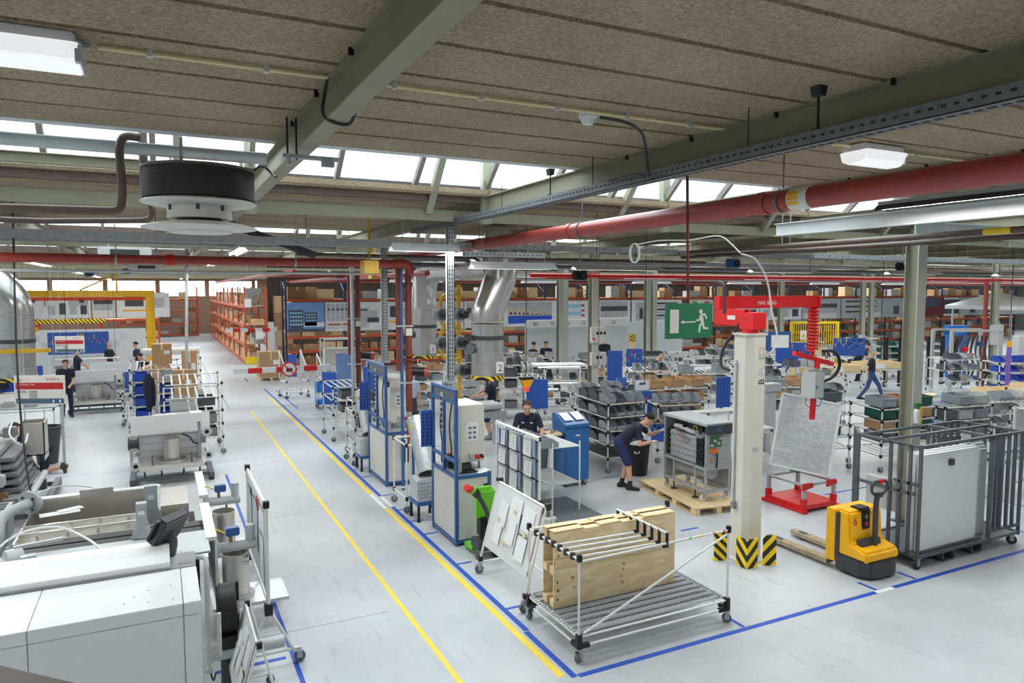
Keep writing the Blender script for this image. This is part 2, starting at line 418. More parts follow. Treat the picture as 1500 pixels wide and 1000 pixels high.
for x0, x1, y0, y1 in ((7.5, 7.85, 8.9, 8.95), (12.4, 12.45, 6, 9), (13.9, 13.95, 3, 8.4), (11.3, 14.6, 9.3, 9.35), (9.2, 9.25, 9.7, 10.2), (10.1, 10.5, 8.15, 8.2), (11.0, 11.3, 8.6, 8.65),
                       (8.2, 8.6, 12.2, 12.24), (7.2, 7.9, 13.2, 13.25), (5.9, 6.9, 16.6, 16.65), (6.2, 7.0, 19.2, 19.25), (4.2, 4.8, 22.6, 22.65), (4.2, 4.8, 24.0, 24.05),
                       (1.15, 1.2, 5.0, 16), (0.4, 1.1, 7.6, 7.66), (0.9, 1.3, 6.3, 6.36), (9.4, 9.45, 13, 15), (10, 12, 14.6, 14.65), (13, 17, 13, 13.05), (4.0, 4.05, 24, 29)):
    tape('blue_tape', x0, x1, y0, y1, 'tape_blue')
for k in range(16): tape('hazard_dash', 4.3 + k * 0.22, 4.4 + k * 0.22, 22.0, 22.06, 'tape_yellow' if k % 2 else 'black')
tape('green_tape', 3.3, 3.37, 32.2, 33.4, 'dark_green')
for yy in (8.2, 12.6, 17.3, 22, 27): ob('joint', MB().bx(-16, 2.4, yy, yy + 0.012, 0.0002, 0.001), 'mid_grey', floor)
tape('joint', 1.98, 2.02, 25, 70, 'mid_grey', 0.001)

# walls far off
def wall(name, x0, x1, y0, y1, z0, z1, mat):
    return st(name, MB().bx(x0, x1, y0, y1, z0, z1), mat)
wall('wall_left', -16.2, -16, -4, 70, 0, 5.3, 'wall_white')
wall('wall_right', 76, 76.2, -4, 70, 0, 5.3, 'wall_grey')
wall('wall_rear', 5.4, 76, 41.0, 41.2, 0, 5.3, 'wall_brown')
wb = MB(); wb.bx(-16, 76, 70, 70.2, 0, 3.35); wb.bx(-16, 76, 70, 70.2, 4.75, 5.3); wb.bx(8.3, 76, 70, 70.2, 3.35, 4.75)
for k in range(7): wb.bx(-16 + k * 4 - 0.15, -16 + k * 4 + 0.15, 70, 70.2, 3.35, 4.75)
st('wall_back', wb, 'brick_wall')
for k in range(23):
    x0 = -15.85 + k * 4; 
    if x0 > 8: break
    w = new('window_%d' % (k + 20), None); w['kind'] = 'structure'
    ob('pane', MB().bx(x0, x0 + 3.7, 70.08, 70.1, 3.35, 4.75), 'roof_glass', w)
    f = MB()
    for q in range(4): f.bx(x0 + q * 1.217, x0 + q * 1.217 + 0.05, 70.03, 70.15, 3.35, 4.75)
    f.bx(x0, x0 + 3.7, 70.03, 70.15, 3.35, 3.4); f.bx(x0, x0 + 3.7, 70.03, 70.15, 4.7, 4.75)
    ob('window_frame', f, 'white_paint', w)
wall('wall_front', -16, 76, -4.2, -4, 0, 5.3, 'wall_grey')
st('trim_1', MB().prism([(-2.4, 4.06), (0.1, 1.56), (-0.1, 1.3), (-2.7, 3.7)], 2.92, 3.0, 'z'), 'brown_pipe')

# ceiling: wood-wool cement panels on steel beams, in bays split by rooflights
ceil = new('ceiling', None); ceil['kind'] = 'structure'
PW = 0.64
pan_me = MB().box((0, 0, 0.05), (BSP - 0.006, PW - 0.010, 0.1)).mesh('ceiling_panel', 'woodwool', 0.022)
bay_y = [(0.25 + PER * k, 7.1 + PER * k) for k in range(-1, 8)]
for bi, (y0, y1) in enumerate(bay_y):
    if bi > 3:
        ob('ceiling_panel', MB().bx(-16, 76, y0, y1, SLAB, SLAB + 0.1), 'woodwool', ceil, kind='stuff'); continue
    xs = range(-3, 8) if bi == 1 else range(-3, 12)
    n = int(round((y1 - y0) / PW)); off = y1 - n * PW
    if bi in (0, 3):
        ob('ceiling_panel', MB().bx(-16, 76, y0, y1, SLAB, SLAB + 0.1), 'woodwool', ceil, kind='stuff'); continue
    for i in xs:
        for j in range(n):
            o = new('ceiling_panel', pan_me, ceil, (BX0 + BSP * (i + 0.5), y1 - PW * (j + 0.5), SLAB + rnd.uniform(-0.003, 0.003)))
    xe = BX0 + BSP * (xs[-1] + 1); xw = BX0 + BSP * xs[0]
    ob('ceiling_panel', MB().bx(xe, 76, y0, y1, SLAB, SLAB + 0.1), 'woodwool', ceil, kind='stuff')
    ob('ceiling_panel', MB().bx(-16, xw, y0, y1, SLAB, SLAB + 0.1), 'woodwool', ceil, kind='stuff')
    cap = MB().bx(-16, 76, y0 - 0.02, y1, SLAB + 0.115, SLAB + 0.16)
    ob('roof_deck', cap, 'dark_grey', ceil)

# rooflights: steep glass slope falling away from the slab edge to a sill
def ibeam(mb, x, y0, y1, z0, h, w, t=0.012):
    mb.bx(x - w / 2, x + w / 2, y0, y1, z0, z0 + t); mb.bx(x - w / 2, x + w / 2, y0, y1, z0 + h - t, z0 + h); mb.bx(x - t / 2, x + t / 2, y0, y1, z0 + t, z0 + h - t)
for bi, (y0, y1) in enumerate(bay_y[:-1]):
    ya, yb = y1, bay_y[bi + 1][0]           # glass gap
    zt, zb, yt = 7.75, 5.38, ya + 0.15       # ridge
    w = new('window_%d' % (bi + 1), None); w['kind'] = 'structure'
    d = (Vector((0, yb, zb)) - Vector((0, yt, zt)))
    step = 1.1215; x = BX0 - 5 * step if bi < 4 else -16
    x_end = 38 if bi in (1, 2) else 76
    a = math.atan2(-d.z, d.y)
    if bi in (1, 2, 3):
        x = BX0 - 6 * step if bi == 1 else BX0 - 9 * step
        pane = MB().box((0, 0, 0), (step - 0.06, d.length, 0.008)).mesh('pane', 'roof_glass')
        mul = MB().box((0, 0, 0), (0.065, d.length, 0.09)).mesh('mullion', 'mullion_grey')
        xa = x; k = 0
        while x < (34 if bi == 1 else 44):
            o = new('pane', pane, w, (x + step / 2, (yt + yb) / 2, (zt + zb) / 2)); o.rotation_euler = (-a, 0, 0)
            o = new('mullion', mul, w, (x, (yt + yb) / 2, (zt + zb) / 2 - 0.03)); o.rotation_euler = (-a, 0, 0)
            x += step; k += 1
        o = ob('pane', MB().box((0, 0, 0), (76 - x, d.length, 0.008)), 'roof_glass', w, loc=((x + 76) / 2, (yt + yb) / 2, (zt + zb) / 2)); o.rotation_euler = (-a, 0, 0)
        o = ob('pane', MB().box((0, 0, 0), (xa + 16, d.length, 0.008)), 'roof_glass', w, loc=((xa - 16) / 2, (yt + yb) / 2, (zt + zb) / 2)); o.rotation_euler = (-a, 0, 0)
    else:
        o = ob('pane', MB().box((0, 0, 0), (92, d.length, 0.008)), 'roof_glass', w, loc=(30, (yt + yb) / 2, (zt + zb) / 2)); o.rotation_euler = (-a, 0, 0)
    sl = MB(); sl.bx(-16, 76, yb - 0.05, yb + 0.1, 5.2, 5.42); ob('window_sill', sl, 'brown_pipe', w)
    ob('upstand', MB().bx(-16, 76, ya, ya + 0.15, SLAB + 0.0, 7.8), 'wall_white', w)
    ob('gutter_beam', MB().bx(-16, 76, yb + 0.14, yb + 0.22, 4.94, 5.10), 'beam_olive', w)
    # posts and diagonal braces standing in the rooflight over each beam
    if bi in (1, 2):
        for i in range(0, 11):
            xx = BX0 + BSP * i
            ob('post', MB().bx(xx - 0.07, xx + 0.07, yb - 0.14, yb - 0.02, 4.9, 5.95), 'column_olive', w)
            ob('brace', MB().cyl((xx - 0.85, yb - 1.0, 6.35), (xx - 0.85, yb + 0.12, 5.06), 0.07, 4), 'column_olive', w)
# beams along the aisle under the panels
for bi in (1, 2, 3):
    y0, y1 = bay_y[bi]
    for i in range(-2, 12):
        xx = BX0 + BSP * i
        b = T('roof_beam', 'olive steel roof beam under the %s panels' % ('ceiling',), 'beam', (xx, (y0 - 2.9 if bi > 1 else -3.9), 5.045), 0, 'olive roof beams')
        m = MB(); ibeam(m, 0, 0, yb_len := (y1 + 2.85 - (y0 - 2.9 if bi > 1 else -3.9)), 0, 0.255, 0.14)
        if bi > 1: m = MB(); ibeam(m, 0, 2.95, yb_len, 0, 0.255, 0.14)
        ob('girder', m, 'beam_olive' if (bi == 1 and i < 2) or bi > 1 else 'beam_olive', b)
        if bi == 1 and 0 <= i < 3:
            for q in range(13):
                sx = -1 if q % 2 else 1
                ob('panel_clip', MB().box((sx * 0.075, 4.6 + q * 0.5, 0.235), (0.03, 0.02, 0.05)).box((sx * 0.085, 4.6 + q * 0.5, 0.265), (0.012, 0.05, 0.02)), 'black', b)
# primary cross beam and columns
def column(px, py, top, label, det=True):
    c = T('steel_column', label, 'column', (px, py, 0), 0, 'olive steel columns')
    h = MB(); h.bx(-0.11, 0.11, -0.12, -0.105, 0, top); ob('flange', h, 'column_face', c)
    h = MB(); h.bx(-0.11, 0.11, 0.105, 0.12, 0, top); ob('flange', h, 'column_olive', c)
    ob('web', MB().bx(-0.006, 0.006, -0.105, 0.105, 0, top), 'column_olive', c)
    ob('base_plate', MB().bx(-0.17, 0.17, -0.18, 0.18, 0, 0.02), 'dark_grey', c)
    if det:
        ob('conduit', MB().cyl((0.05, -0.06, 0), (0.05, -0.06, top), 0.02, 6), 'galv_dark', c)
        ob('pipe', MB().cyl((0.085, 0.04, 0), (0.085, 0.04, top), 0.025, 6), 'brown_pipe', c)
        ob('clamp', MB().bx(0.03, 0.13, -0.1, 0.1, 3.9, 3.93), 'black', c)
    return c
column(11.2, 7.6, 4.78, 'olive steel column with green eyewash bottle, beside the grey cage trolley')
column(11.2, 17.3, 5.04, 'olive steel column carrying grey switch boxes', False)
for x, y, l in ((15.75, 27, 'pair of slim olive columns by the blue and yellow poster'), (20.45, 27, 'slim olive column before the white numbered wall'), (30.6, 17.3, 'olive column by the tangle of pipes and white screen unit'),
             (34.8, 26.6, 'slim column before the grey posters, by the yellow machine guard'), (28.6, 26.6, 'slim column behind the red balancer coil'), (45.0, 22, 'olive column by the white market umbrella shape')):
    column(x, y, 5.04, l.replace('pair of ', ''), False)
column(16.35, 27.6, 5.04, 'slim olive column beside the cyan printed poster', False)
column(21.3, 27.6, 5.04, 'slim column behind the green exit sign', False)
column(35.9, 26.9, 5.04, 'slim column behind the walking man', False)
cb = T('cross_beam', 'pale grey cross beam carried by the olive column', 'beam', (11.2, 7.6, 4.79))
ob('girder', MB().bx(-0.06, 6, -0.06, 0.06, 0, 0.012).bx(-0.06, 6, -0.06, 0.06, 0.23, 0.245).bx(-0.06, 6, -0.006, 0.006, 0.012, 0.23), 'beam_pale', cb)
ob('cap_plate', MB().bx(-0.16, 0.16, -0.16, 0.16, -0.012, 0), 'beam_pale', cb)
for (xx, yy0, yy1, zz) in ((9.1, 4.2, 8.6, 4.78),):
    wbm = T('cross_beam', 'pale girder between the red main pipe and the strip lamp', 'beam', (xx, yy0, zz))
    m = MB(); ibeam(m, 0, 0, yy1 - yy0, 0, 0.2, 0.12); ob('girder', m, 'beam_pale', wbm)
wbm = T('tie_beam', 'olive tie beam across the rooflight above the fan heater', 'beam', (-4, 7.45, 5.14))
ob('channel', MB().bx(0, 5.0, -0.05, 0.05, 0, 0.012).bx(0, 5, -0.05, 0.05, 0.09, 0.1).bx(0, 5, -0.006, 0.006, 0.012, 0.09), 'beam_pale', wbm)
wbm = T('tie_beam', 'lower olive tie beam behind the fan heater', 'beam', (-5, 8.4, 5.14))
ob('channel', MB().bx(0, 6.0, -0.05, 0.05, 0, 0.012).bx(0, 6, -0.05, 0.05, 0.09, 0.1).bx(0, 6, -0.006, 0.006, 0.012, 0.09), 'beam_olive', wbm)

# ================================================================= shared small builders
def caster_mesh(r=0.06, h=0.13, wheel='wheel_grey'):
    f = MB(); f.bx(-0.04, 0.04, -0.04, 0.04, h - 0.012, h); f.bx(-0.026, 0.026, -0.03, -0.024, r * 0.8, h - 0.012); f.bx(-0.026, 0.026, 0.024, 0.03, r * 0.8, h - 0.012)
    w = MB(); w.cyl((0.0, -0.02, r), (0.0, 0.02, r), r, 14); 
    return f.mesh('caster', 'galv'), w.mesh('wheel', wheel)
CAST = {}
def caster(parent, x, y, r=0.06, h=0.13, wheel='wheel_grey', z=0, rz=0):
    k = (r, h, wheel)
    if k not in CAST: CAST[k] = caster_mesh(*k)
    c = new('caster', CAST[k][0], parent, (x, y, z), rz); new('wheel', CAST[k][1], c)
    return c
PIPE = {}
def pipe(parent, name, p0, p1, r=0.014, mat='pipe_white', n=6):
    """one pipe of a pipe-and-joint frame as a part of its own (mesh shared by length)"""
    p0 = Vector(p0); p1 = Vector(p1); L = round((p1 - p0).length, 2); k = (L, r, mat, n)
    if k not in PIPE: PIPE[k] = MB().cyl((0, 0, 0), (0, 0, L), r, n).mesh(name, mat)
    o = new(name, PIPE[k], parent, p0); o.rotation_mode = 'QUATERNION'; o.rotation_quaternion = Vector((0, 0, 1)).rotation_difference(p1 - p0)
    return o
def joints(parent, pts, r=0.024, L=0.07, mat='black'):
    m = MB()
    for p in pts: m.box(p, (r * 1.8, r * 1.8, L))
    return ob('connector', m, mat, parent, kind='stuff')

# ================================================================= trolley with plywood panels
def panel_trolley():
    t = T('panel_trolley', 'white pipe trolley with roller deck holding upright plywood crate panels', 'trolley', (3.84, 6.16, 0))
    W, D, H0, H1 = 2.04, 1.12, 0.25, 1.12
    for x in (0, W):
        for y in (0, D):
            pipe(t, 'post', (x, y, 0.15), (x, y, H1)); caster(t, x, y, 0.055, 0.15, rz=0.5 + x + y)
    for z in (0.17, 0.27):
        for y in (0, D): pipe(t, 'rail', (0, y, z), (W, y, z))
        for x in (0, W): pipe(t, 'rail', (x, 0, z), (x, D, z))
    for x, y in ((0, 0), (W, 0), (0, D), (W, D)):
        ob('corner_bracket', MB().box((x, y, 0.22), (0.06, 0.06, 0.16)).box((x + (0.07 if x == 0 else -0.07), y, 0.17), (0.12, 0.05, 0.05)).box((x, y + (0.07 if y == 0 else -0.07), 0.17), (0.05, 0.12, 0.05)), 'black', t, 0.006)
        ob('top_cap', MB().box((x, y, H1), (0.05, 0.05, 0.08)), 'black', t, 0.006)
    # roller tracks
    for k in range(9):
        y = 0.07 + k * 0.122
        o = ob('roller_track', MB().bx(0.04, W - 0.04, y, y + 0.05, 0.272, 0.285).bx(0.04, W - 0.04, y, y + 0.006, 0.285, 0.30).bx(0.04, W - 0.04, y + 0.044, y + 0.05, 0.285, 0.30), 'alu', t)
        m = MB()
        for q in range(56): m.box((0.07 + q * 0.034, y + 0.062, 0.294), (0.024, 0.02, 0.022), ry=0.6)
        ob('roller_strip', m, 'dark_grey', o, kind='stuff')
    m = MB()
    for q in range(20): m.box((0.005, 0.06 + q * 0.053, 0.285), (0.03, 0.028, 0.03))
    ob('track_mount', m, 'light_grey', t, kind='stuff')
    m = MB()
    for q in range(20): m.box((W - 0.005, 0.06 + q * 0.053, 0.285), (0.03, 0.028, 0.03))
    ob('track_mount', m, 'light_grey', t, kind='stuff')
    pipe(t, 'top_rail', (0, 0, H1 - 0.02), (0, D, H1 - 0.02)); pipe(t, 'top_rail', (0, 0, H1 - 0.04), (W, 0, H1 - 0.01))
    pipe(t, 'top_rail', (0, D, H1 - 0.03), (W, D, H1 - 0.03))
    pipe(t, 'brace', (0.06, 0, 0.3), (W - 0.03, 0, H1 - 0.06))
    for i, (c, x) in enumerate((('green', 1.45), ('tape_yellow', 1.62), ('orange_cable', 1.8), ('red', 1.95))):
        ob('tape_band', MB().cyl((x, 0, H1 - 0.04 + x * 0.0147), (x + 0.03, 0, H1 - 0.04 + (x + 0.03) * 0.0147), 0.0155, 8), c, t)
    for i in range(5):                      # divider rods with drop hooks on the cross rail
        y = 0.0 + i * 0.135
        if i: pipe(t, 'divider_rod', (0.0, y, H1 - 0.04), (1.14, y, H1 - 0.06))
        ob('divider_hook', MB().box((1.14, y, H1 + 0.02), (0.03, 0.03, 0.16)).box((1.12, y, H1 - 0.05), (0.07, 0.035, 0.035)), 'black', t, 0.005)
    for i in range(5, 8):
        ob('divider_hook', MB().box((1.14, i * 0.135, H1 + 0.04), (0.03, 0.03, 0.11)), 'black', t, 0.005)
    pipe(t, 'cross_rail', (1.14, -0.01, H1 + 0.09), (1.14, 0.96, H1 + 0.09))
    joints(t, [(0, 0.135 * i, H1 - 0.02) for i in range(1, 8)])
    # crate panels: two sheets with stringers between
    b = T('crate_panel', 'plywood crate side standing upright on the roller trolley', 'crate panel', (3.90, 6.80, 0.302))
    ob('plywood_sheet', MB().bx(0, 1.72, 0, 0.018, 0, 0.87), 'plywood', b)
    ob('plywood_sheet', MB().bx(0.01, 1.71, 0.255, 0.273, 0, 0.87), 'plywood', b)
    ob('batten', MB().bx(0.02, 1.71, -0.02, 0, 0.47, 0.57), 'pallet_wood', b, 0.003)
    for z in (0.0, 0.38, 0.78): ob('stringer', MB().bx(0.005, 1.715, 0.02, 0.10, z, z + 0.09), 'wood', b, 0.003)
    for z in (0.0, 0.38, 0.78): ob('stringer', MB().bx(0.005, 1.715, 0.17, 0.253, z, z + 0.09), 'wood', b, 0.003)
    for x, w in ((0.0, 0.4), (0.62, 0.3), (1.25, 0.46)): ob('top_board', MB().bx(x, x + w, 0.0, 0.27, 0.872, 0.888), 'pallet_wood', b, 0.003)
    ob('top_board', MB().bx(0, 1.72, 0.12, 0.16, 0.872, 0.888), 'pallet_wood', b)
    kn = MB()
    for x, z in ((0.06, 0.7), (0.06, 0.6), (0.05, 0.3), (0.06, 0.2), (0.25, 0.32), (0.27, 0.2), (0.95, 0.7), (0.96, 0.36), (0.95, 0.3), (0.94, 0.14), (0.92, 0.22), (0.05, 0.1)): kn.cyl((x, -0.0012, z), (x, 0.004, z), rnd.uniform(0.012, 0.022), 8)
    ob('knot', kn, 'knot', b, kind='stuff')
panel_trolley()

# ================================================================= pillar crane
def jib_crane():
    t = T('jib_crane', 'cream pillar crane with articulated red lifting arm', 'crane', (7.64, 7.66, 0))
    a, c = 0.215, 0.088
    oct_ = [(-a + c, -a), (a - c, -a), (a, -a + c), (a, a - c), (a - c, a), (-a + c, a), (-a, a - c), (-a, -a + c)]
    k = 0.88
    ob('pillar', MB().prism([(x * k, y * k) for x, y in oct_], 0.02, 3.26, 'z'), 'cream', t, 0.006)
    ob('base_plate', MB().box((0, 0, 0.01), (0.62, 0.62, 0.02)), 'off_white', t)
    ob('top_plate', MB().prism(oct_, 3.26, 3.285, 'z'), 'off_white', t)
    ob('cable_conduit', MB().cyl((-0.205, 0.05, 0.8), (-0.205, 0.05, 2.9), 0.016, 6), 'light_grey', t)
    ob('isolator_switch', MB().box((-0.215, 0.03, 0.78), (0.06, 0.07, 0.1)), 'mid_grey', t, 0.006)
    ob('rating_plate', MB().box((-0.04, -0.191, 1.62), (0.11, 0.006, 0.07)), 'light_grey', t)
    text_part('pillar_lettering', 'B', 0.16, 'ink', t, (0.10, -0.1915, 2.55), (pi / 2, -pi / 2, 0)); text_part('pillar_lettering', 'PL', 0.16, 'light_grey', t, (0.10, -0.1915, 2.68), (pi / 2, -pi / 2, 0))
    ob('marker_frame', MB().bx(0.0, 0.08, -0.193, -0.188, 2.98, 2.985).bx(0.0, 0.08, -0.193, -0.188, 3.08, 3.085).bx(0.0, 0.005, -0.193, -0.188, 2.98, 3.085).bx(0.075, 0.08, -0.193, -0.188, 2.98, 3.085), 'red', t)
    # arms
    ob('bearing', MB().cyl((0, 0, 3.285), (0, 0, 3.34), 0.12, 16), 'red', t)
    ob('lower_arm', MB().box((0.02, -0.02, 3.46), (0.24, 0.3, 0.24)).box((0, 0.37, 3.5), (0.16, 0.62, 0.24)), 'crane_red', t, 0.008)
    ob('arm_nameplate', MB().box((-0.0815, 0.3, 3.5), (0.002, 0.16, 0.06)), 'sign_white', t)
    ob('pivot', MB().cyl((0, 0.6, 3.38), (0, 0.6, 3.78), 0.06, 12), 'crane_red', t)
    o = ob('upper_arm', MB().bx(-0.1, 2.3, -0.06, 0.06, 3.62, 3.80).bx(-0.1, 2.3, -0.075, 0.075, 3.80, 3.81), 'crane_red', t, 0.004, loc=(0, 0.6, 0), rz=0.1)
    text_part('arm_lettering', 'MAX. 80 KG', 0.085, 'sign_white', t, (0.75, 0.608, 3.675), (pi / 2, 0, 0.1))
    ob('trolley_stop', MB().box((2.3, 0.83, 3.7), (0.05, 0.16, 0.2)), 'red', t)
    ob('beacon', MB().cyl((0.2, -0.1, 3.3), (0.2, -0.1, 3.46), 0.035, 10), 'alu', t)
    ob('air_hose', MB().tube(arc((-0.05, 0.3, 3.3), 0.42, 2.9, 0.3, 10, 'yz') and [(-0.28, 0.1, 2.75), (-0.3, 0.25, 2.8), (-0.22, 0.3, 3.05), (-0.1, 0.2, 3.3), (-0.02, 0.05, 3.62)], 0.022, 8), 'black', t)
    ob('hose_loop', MB().tube([(-0.08, 0.45, 3.55), (-0.1, 0.42, 3.85)] + arc((-0.1, 0.55, 3.9), 0.13, pi, 0, 8, 'yz') + [(-0.08, 0.68, 3.75)], 0.02, 8), 'dark_grey', t)
    ob('supply_cable', MB().tube([(-0.2, 0.05, 2.85), (0.1, -0.27, 3.0), (0.32, -0.2, 3.2), (0.36, -0.05, 3.6), (0.3, 0, 4.05), (0.1, 0.05, 4.35), (-0.1, 0.1, 4.42)], 0.014, 6), 'light_grey', t)
    # striped corner guards round the foot
    for gx, gy, rz, lab in ((7.27, 7.25, 0, 'chevron striped corner guard in front of the crane foot'), (7.08, 7.70, -1, 'striped guard plate at the aisle side of the crane foot'), (7.57, 7.25, 1, 'striped guard plate of the crane beside the truck forks')):
        g = T('crash_guard', lab, 'guard', (gx, gy, 0))
        if rz == 0:
            ob('plate', MB().bx(0, 0.2, -0.006, 0.006, 0, 0.42), 'hazard_v', g); ob('plate', MB().bx(-0.006, 0.006, 0, 0.2, 0, 0.42), 'hazard_v', g); ob('foot', MB().bx(0, 0.15, 0, 0.15, 0, 0.012), 'signal_yellow', g)
        else:
            ob('plate', MB().prism([(0.0, 0.0), (0.2, 0.0), (0.2, 0.4), (0.17, 0.44), (0.03, 0.44), (0, 0.4)], -0.006, 0.006), 'hazard' if rz < 0 else 'hazard_v', g, rz=-0.35); ob('foot', MB().bx(0.02, 0.18, -0.02, 0.08, 0, 0.012), 'signal_yellow', g)
    # balancer with gripper: hangs from the arm end
    h = T('hoist_gripper', 'red coiled air hoist with grey control box hanging above the foil board', 'hoist', (9.9, 8.5, 0))
    pts = [(0.075 * cos(q * 0.7), 0.075 * sin(q * 0.7), 3.6 - q * 0.0064) for q in range(115)]
    ob('coiled_hose', MB().tube(pts, 0.022, 6), 'red', h)
    ob('chain', MB().cyl((0, 0, 3.62), (0, 0, 2.8), 0.03, 6), 'crane_red', h)
    ob('tool_bar', MB().box((0.05, 0.02, 2.74), (0.95, 0.09, 0.07), 0.0, 0, 0.24), 'crane_red', h, 0.006)
    ob('handle_hose', MB().tube([(0.25, 0, 2.86), (0.5, 0, 2.85), (0.66, 0, 2.72), (0.66, 0, 2.55), (0.5, 0, 2.4), (0.3, 0, 2.34)], 0.028, 8), 'black', h)
    ob('drop_tube', MB().cyl((0.12, 0, 2.72), (0.12, 0, 2.58), 0.05, 8), 'crane_red', h)
    ob('cylinder', MB().cyl((-0.12, 0, 2.56), (0.22, 0, 2.53), 0.045, 10), 'stainless', h)
    ob('control_box', MB().box((0.03, 0, 2.3), (0.4, 0.24, 0.44), 0.35, 0, 0.08), 'light_grey', h, 0.01)
    ob('box_switch', MB().box((-0.06, -0.155, 2.28), (0.05, 0.02, 0.05), 0.35), 'black', h)
    ob('stem', MB().cyl((0.06, 0, 2.1), (0.06, 0.02, 1.7), 0.05, 8), 'red', h)
    ob('air_tube', MB().tube(arc((0.13, -0.04, 2.0), 0.07, pi, 2 * pi, 8) + [(0.2, -0.04, 2.15)], 0.008, 5), 'art_blue', h)
    ob('air_tube', MB().tube([(-0.1, 0, 2.1), (-0.12, 0, 1.98), (0.0, 0, 1.9), (0.06, 0, 1.85)], 0.008, 5), 'red', h)
jib_crane()

# ================================================================= foil panel on red stand
def foil_stand():
    t = T('assembly_stand', 'low red floor stand with grey posts under the foil board', 'stand', (10.0, 8.62, 0))
    ob('base', MB().bx(0, 0.84, 0.05, 0.95, 0.05, 0.13), 'red', t, 0.01)
    for x in (-0.04, 0.82): ob('foot_rail', MB().bx(x, x + 0.1, 0, 1.0, 0, 0.06), 'red', t, 0.005)
    for x in (0.05, 0.8):
        for y in (0.1, 0.9):
            ob('socket', MB().bx(x - 0.045, x + 0.045, y - 0.045, y + 0.045, 0.13, 0.24), 'red', t, 0.004)
            ob('post', MB().bx(x - 0.028, x + 0.028, y - 0.028, y + 0.028, 0.24, 0.5), 'galv', t)
    for y in (0.1, 0.9): ob('cross_rail', MB().bx(0.05, 0.8, y - 0.02, y + 0.02, 0.46, 0.5), 'galv', t)
    for x in (0.05, 0.8): ob('cross_rail', MB().bx(x - 0.02, x + 0.02, 0.1, 0.9, 0.46, 0.5), 'galv', t)
    for x in (0.1, 0.7): ob('red_block', MB().prism([(x - 0.1, 0.40), (x + 0.15, 0.44), (x + 0.12, 0.52), (x - 0.1, 0.52)], 0.06, 0.1), 'red', t)
    ob('green_pad', MB().bx(0.6, 0.82, 0.75, 0.92, 0.5, 0.52), 'sign_green', t)
    b = T('foil_board', 'silver foil faced board in a white frame, leaning on the red stand', 'board', (9.72, 8.8, 0.53))
    R = Matrix.Translation((9.93, 9.42, 0.72)) @ Matrix.Rotation(-RAD(40), 4, 'Z') @ Matrix.Rotation(RAD(10.5), 4, 'Y') @ Matrix.Rotation(-RAD(14), 4, 'X')
    b.matrix_world = R
    W, Hh = 1.06, 1.36
    ob('foil_face', MB().bx(0.03, W - 0.03, 0.0, 0.02, 0.03, Hh - 0.03), 'foil', b)
    ob('back_sheet', MB().bx(0.02, W - 0.02, 0.021, 0.05, 0.02, Hh - 0.02), 'white_paint', b)
    for x0, x1, z0, z1 in ((0, W, 0, 0.035), (0, W, Hh - 0.035, Hh), (0, 0.035, 0, Hh), (W - 0.05, W, 0, Hh)): ob('frame_edge', MB().bx(x0, x1, -0.025, 0.055, z0, z1), 'white_paint', b, 0.004)
foil_stand()

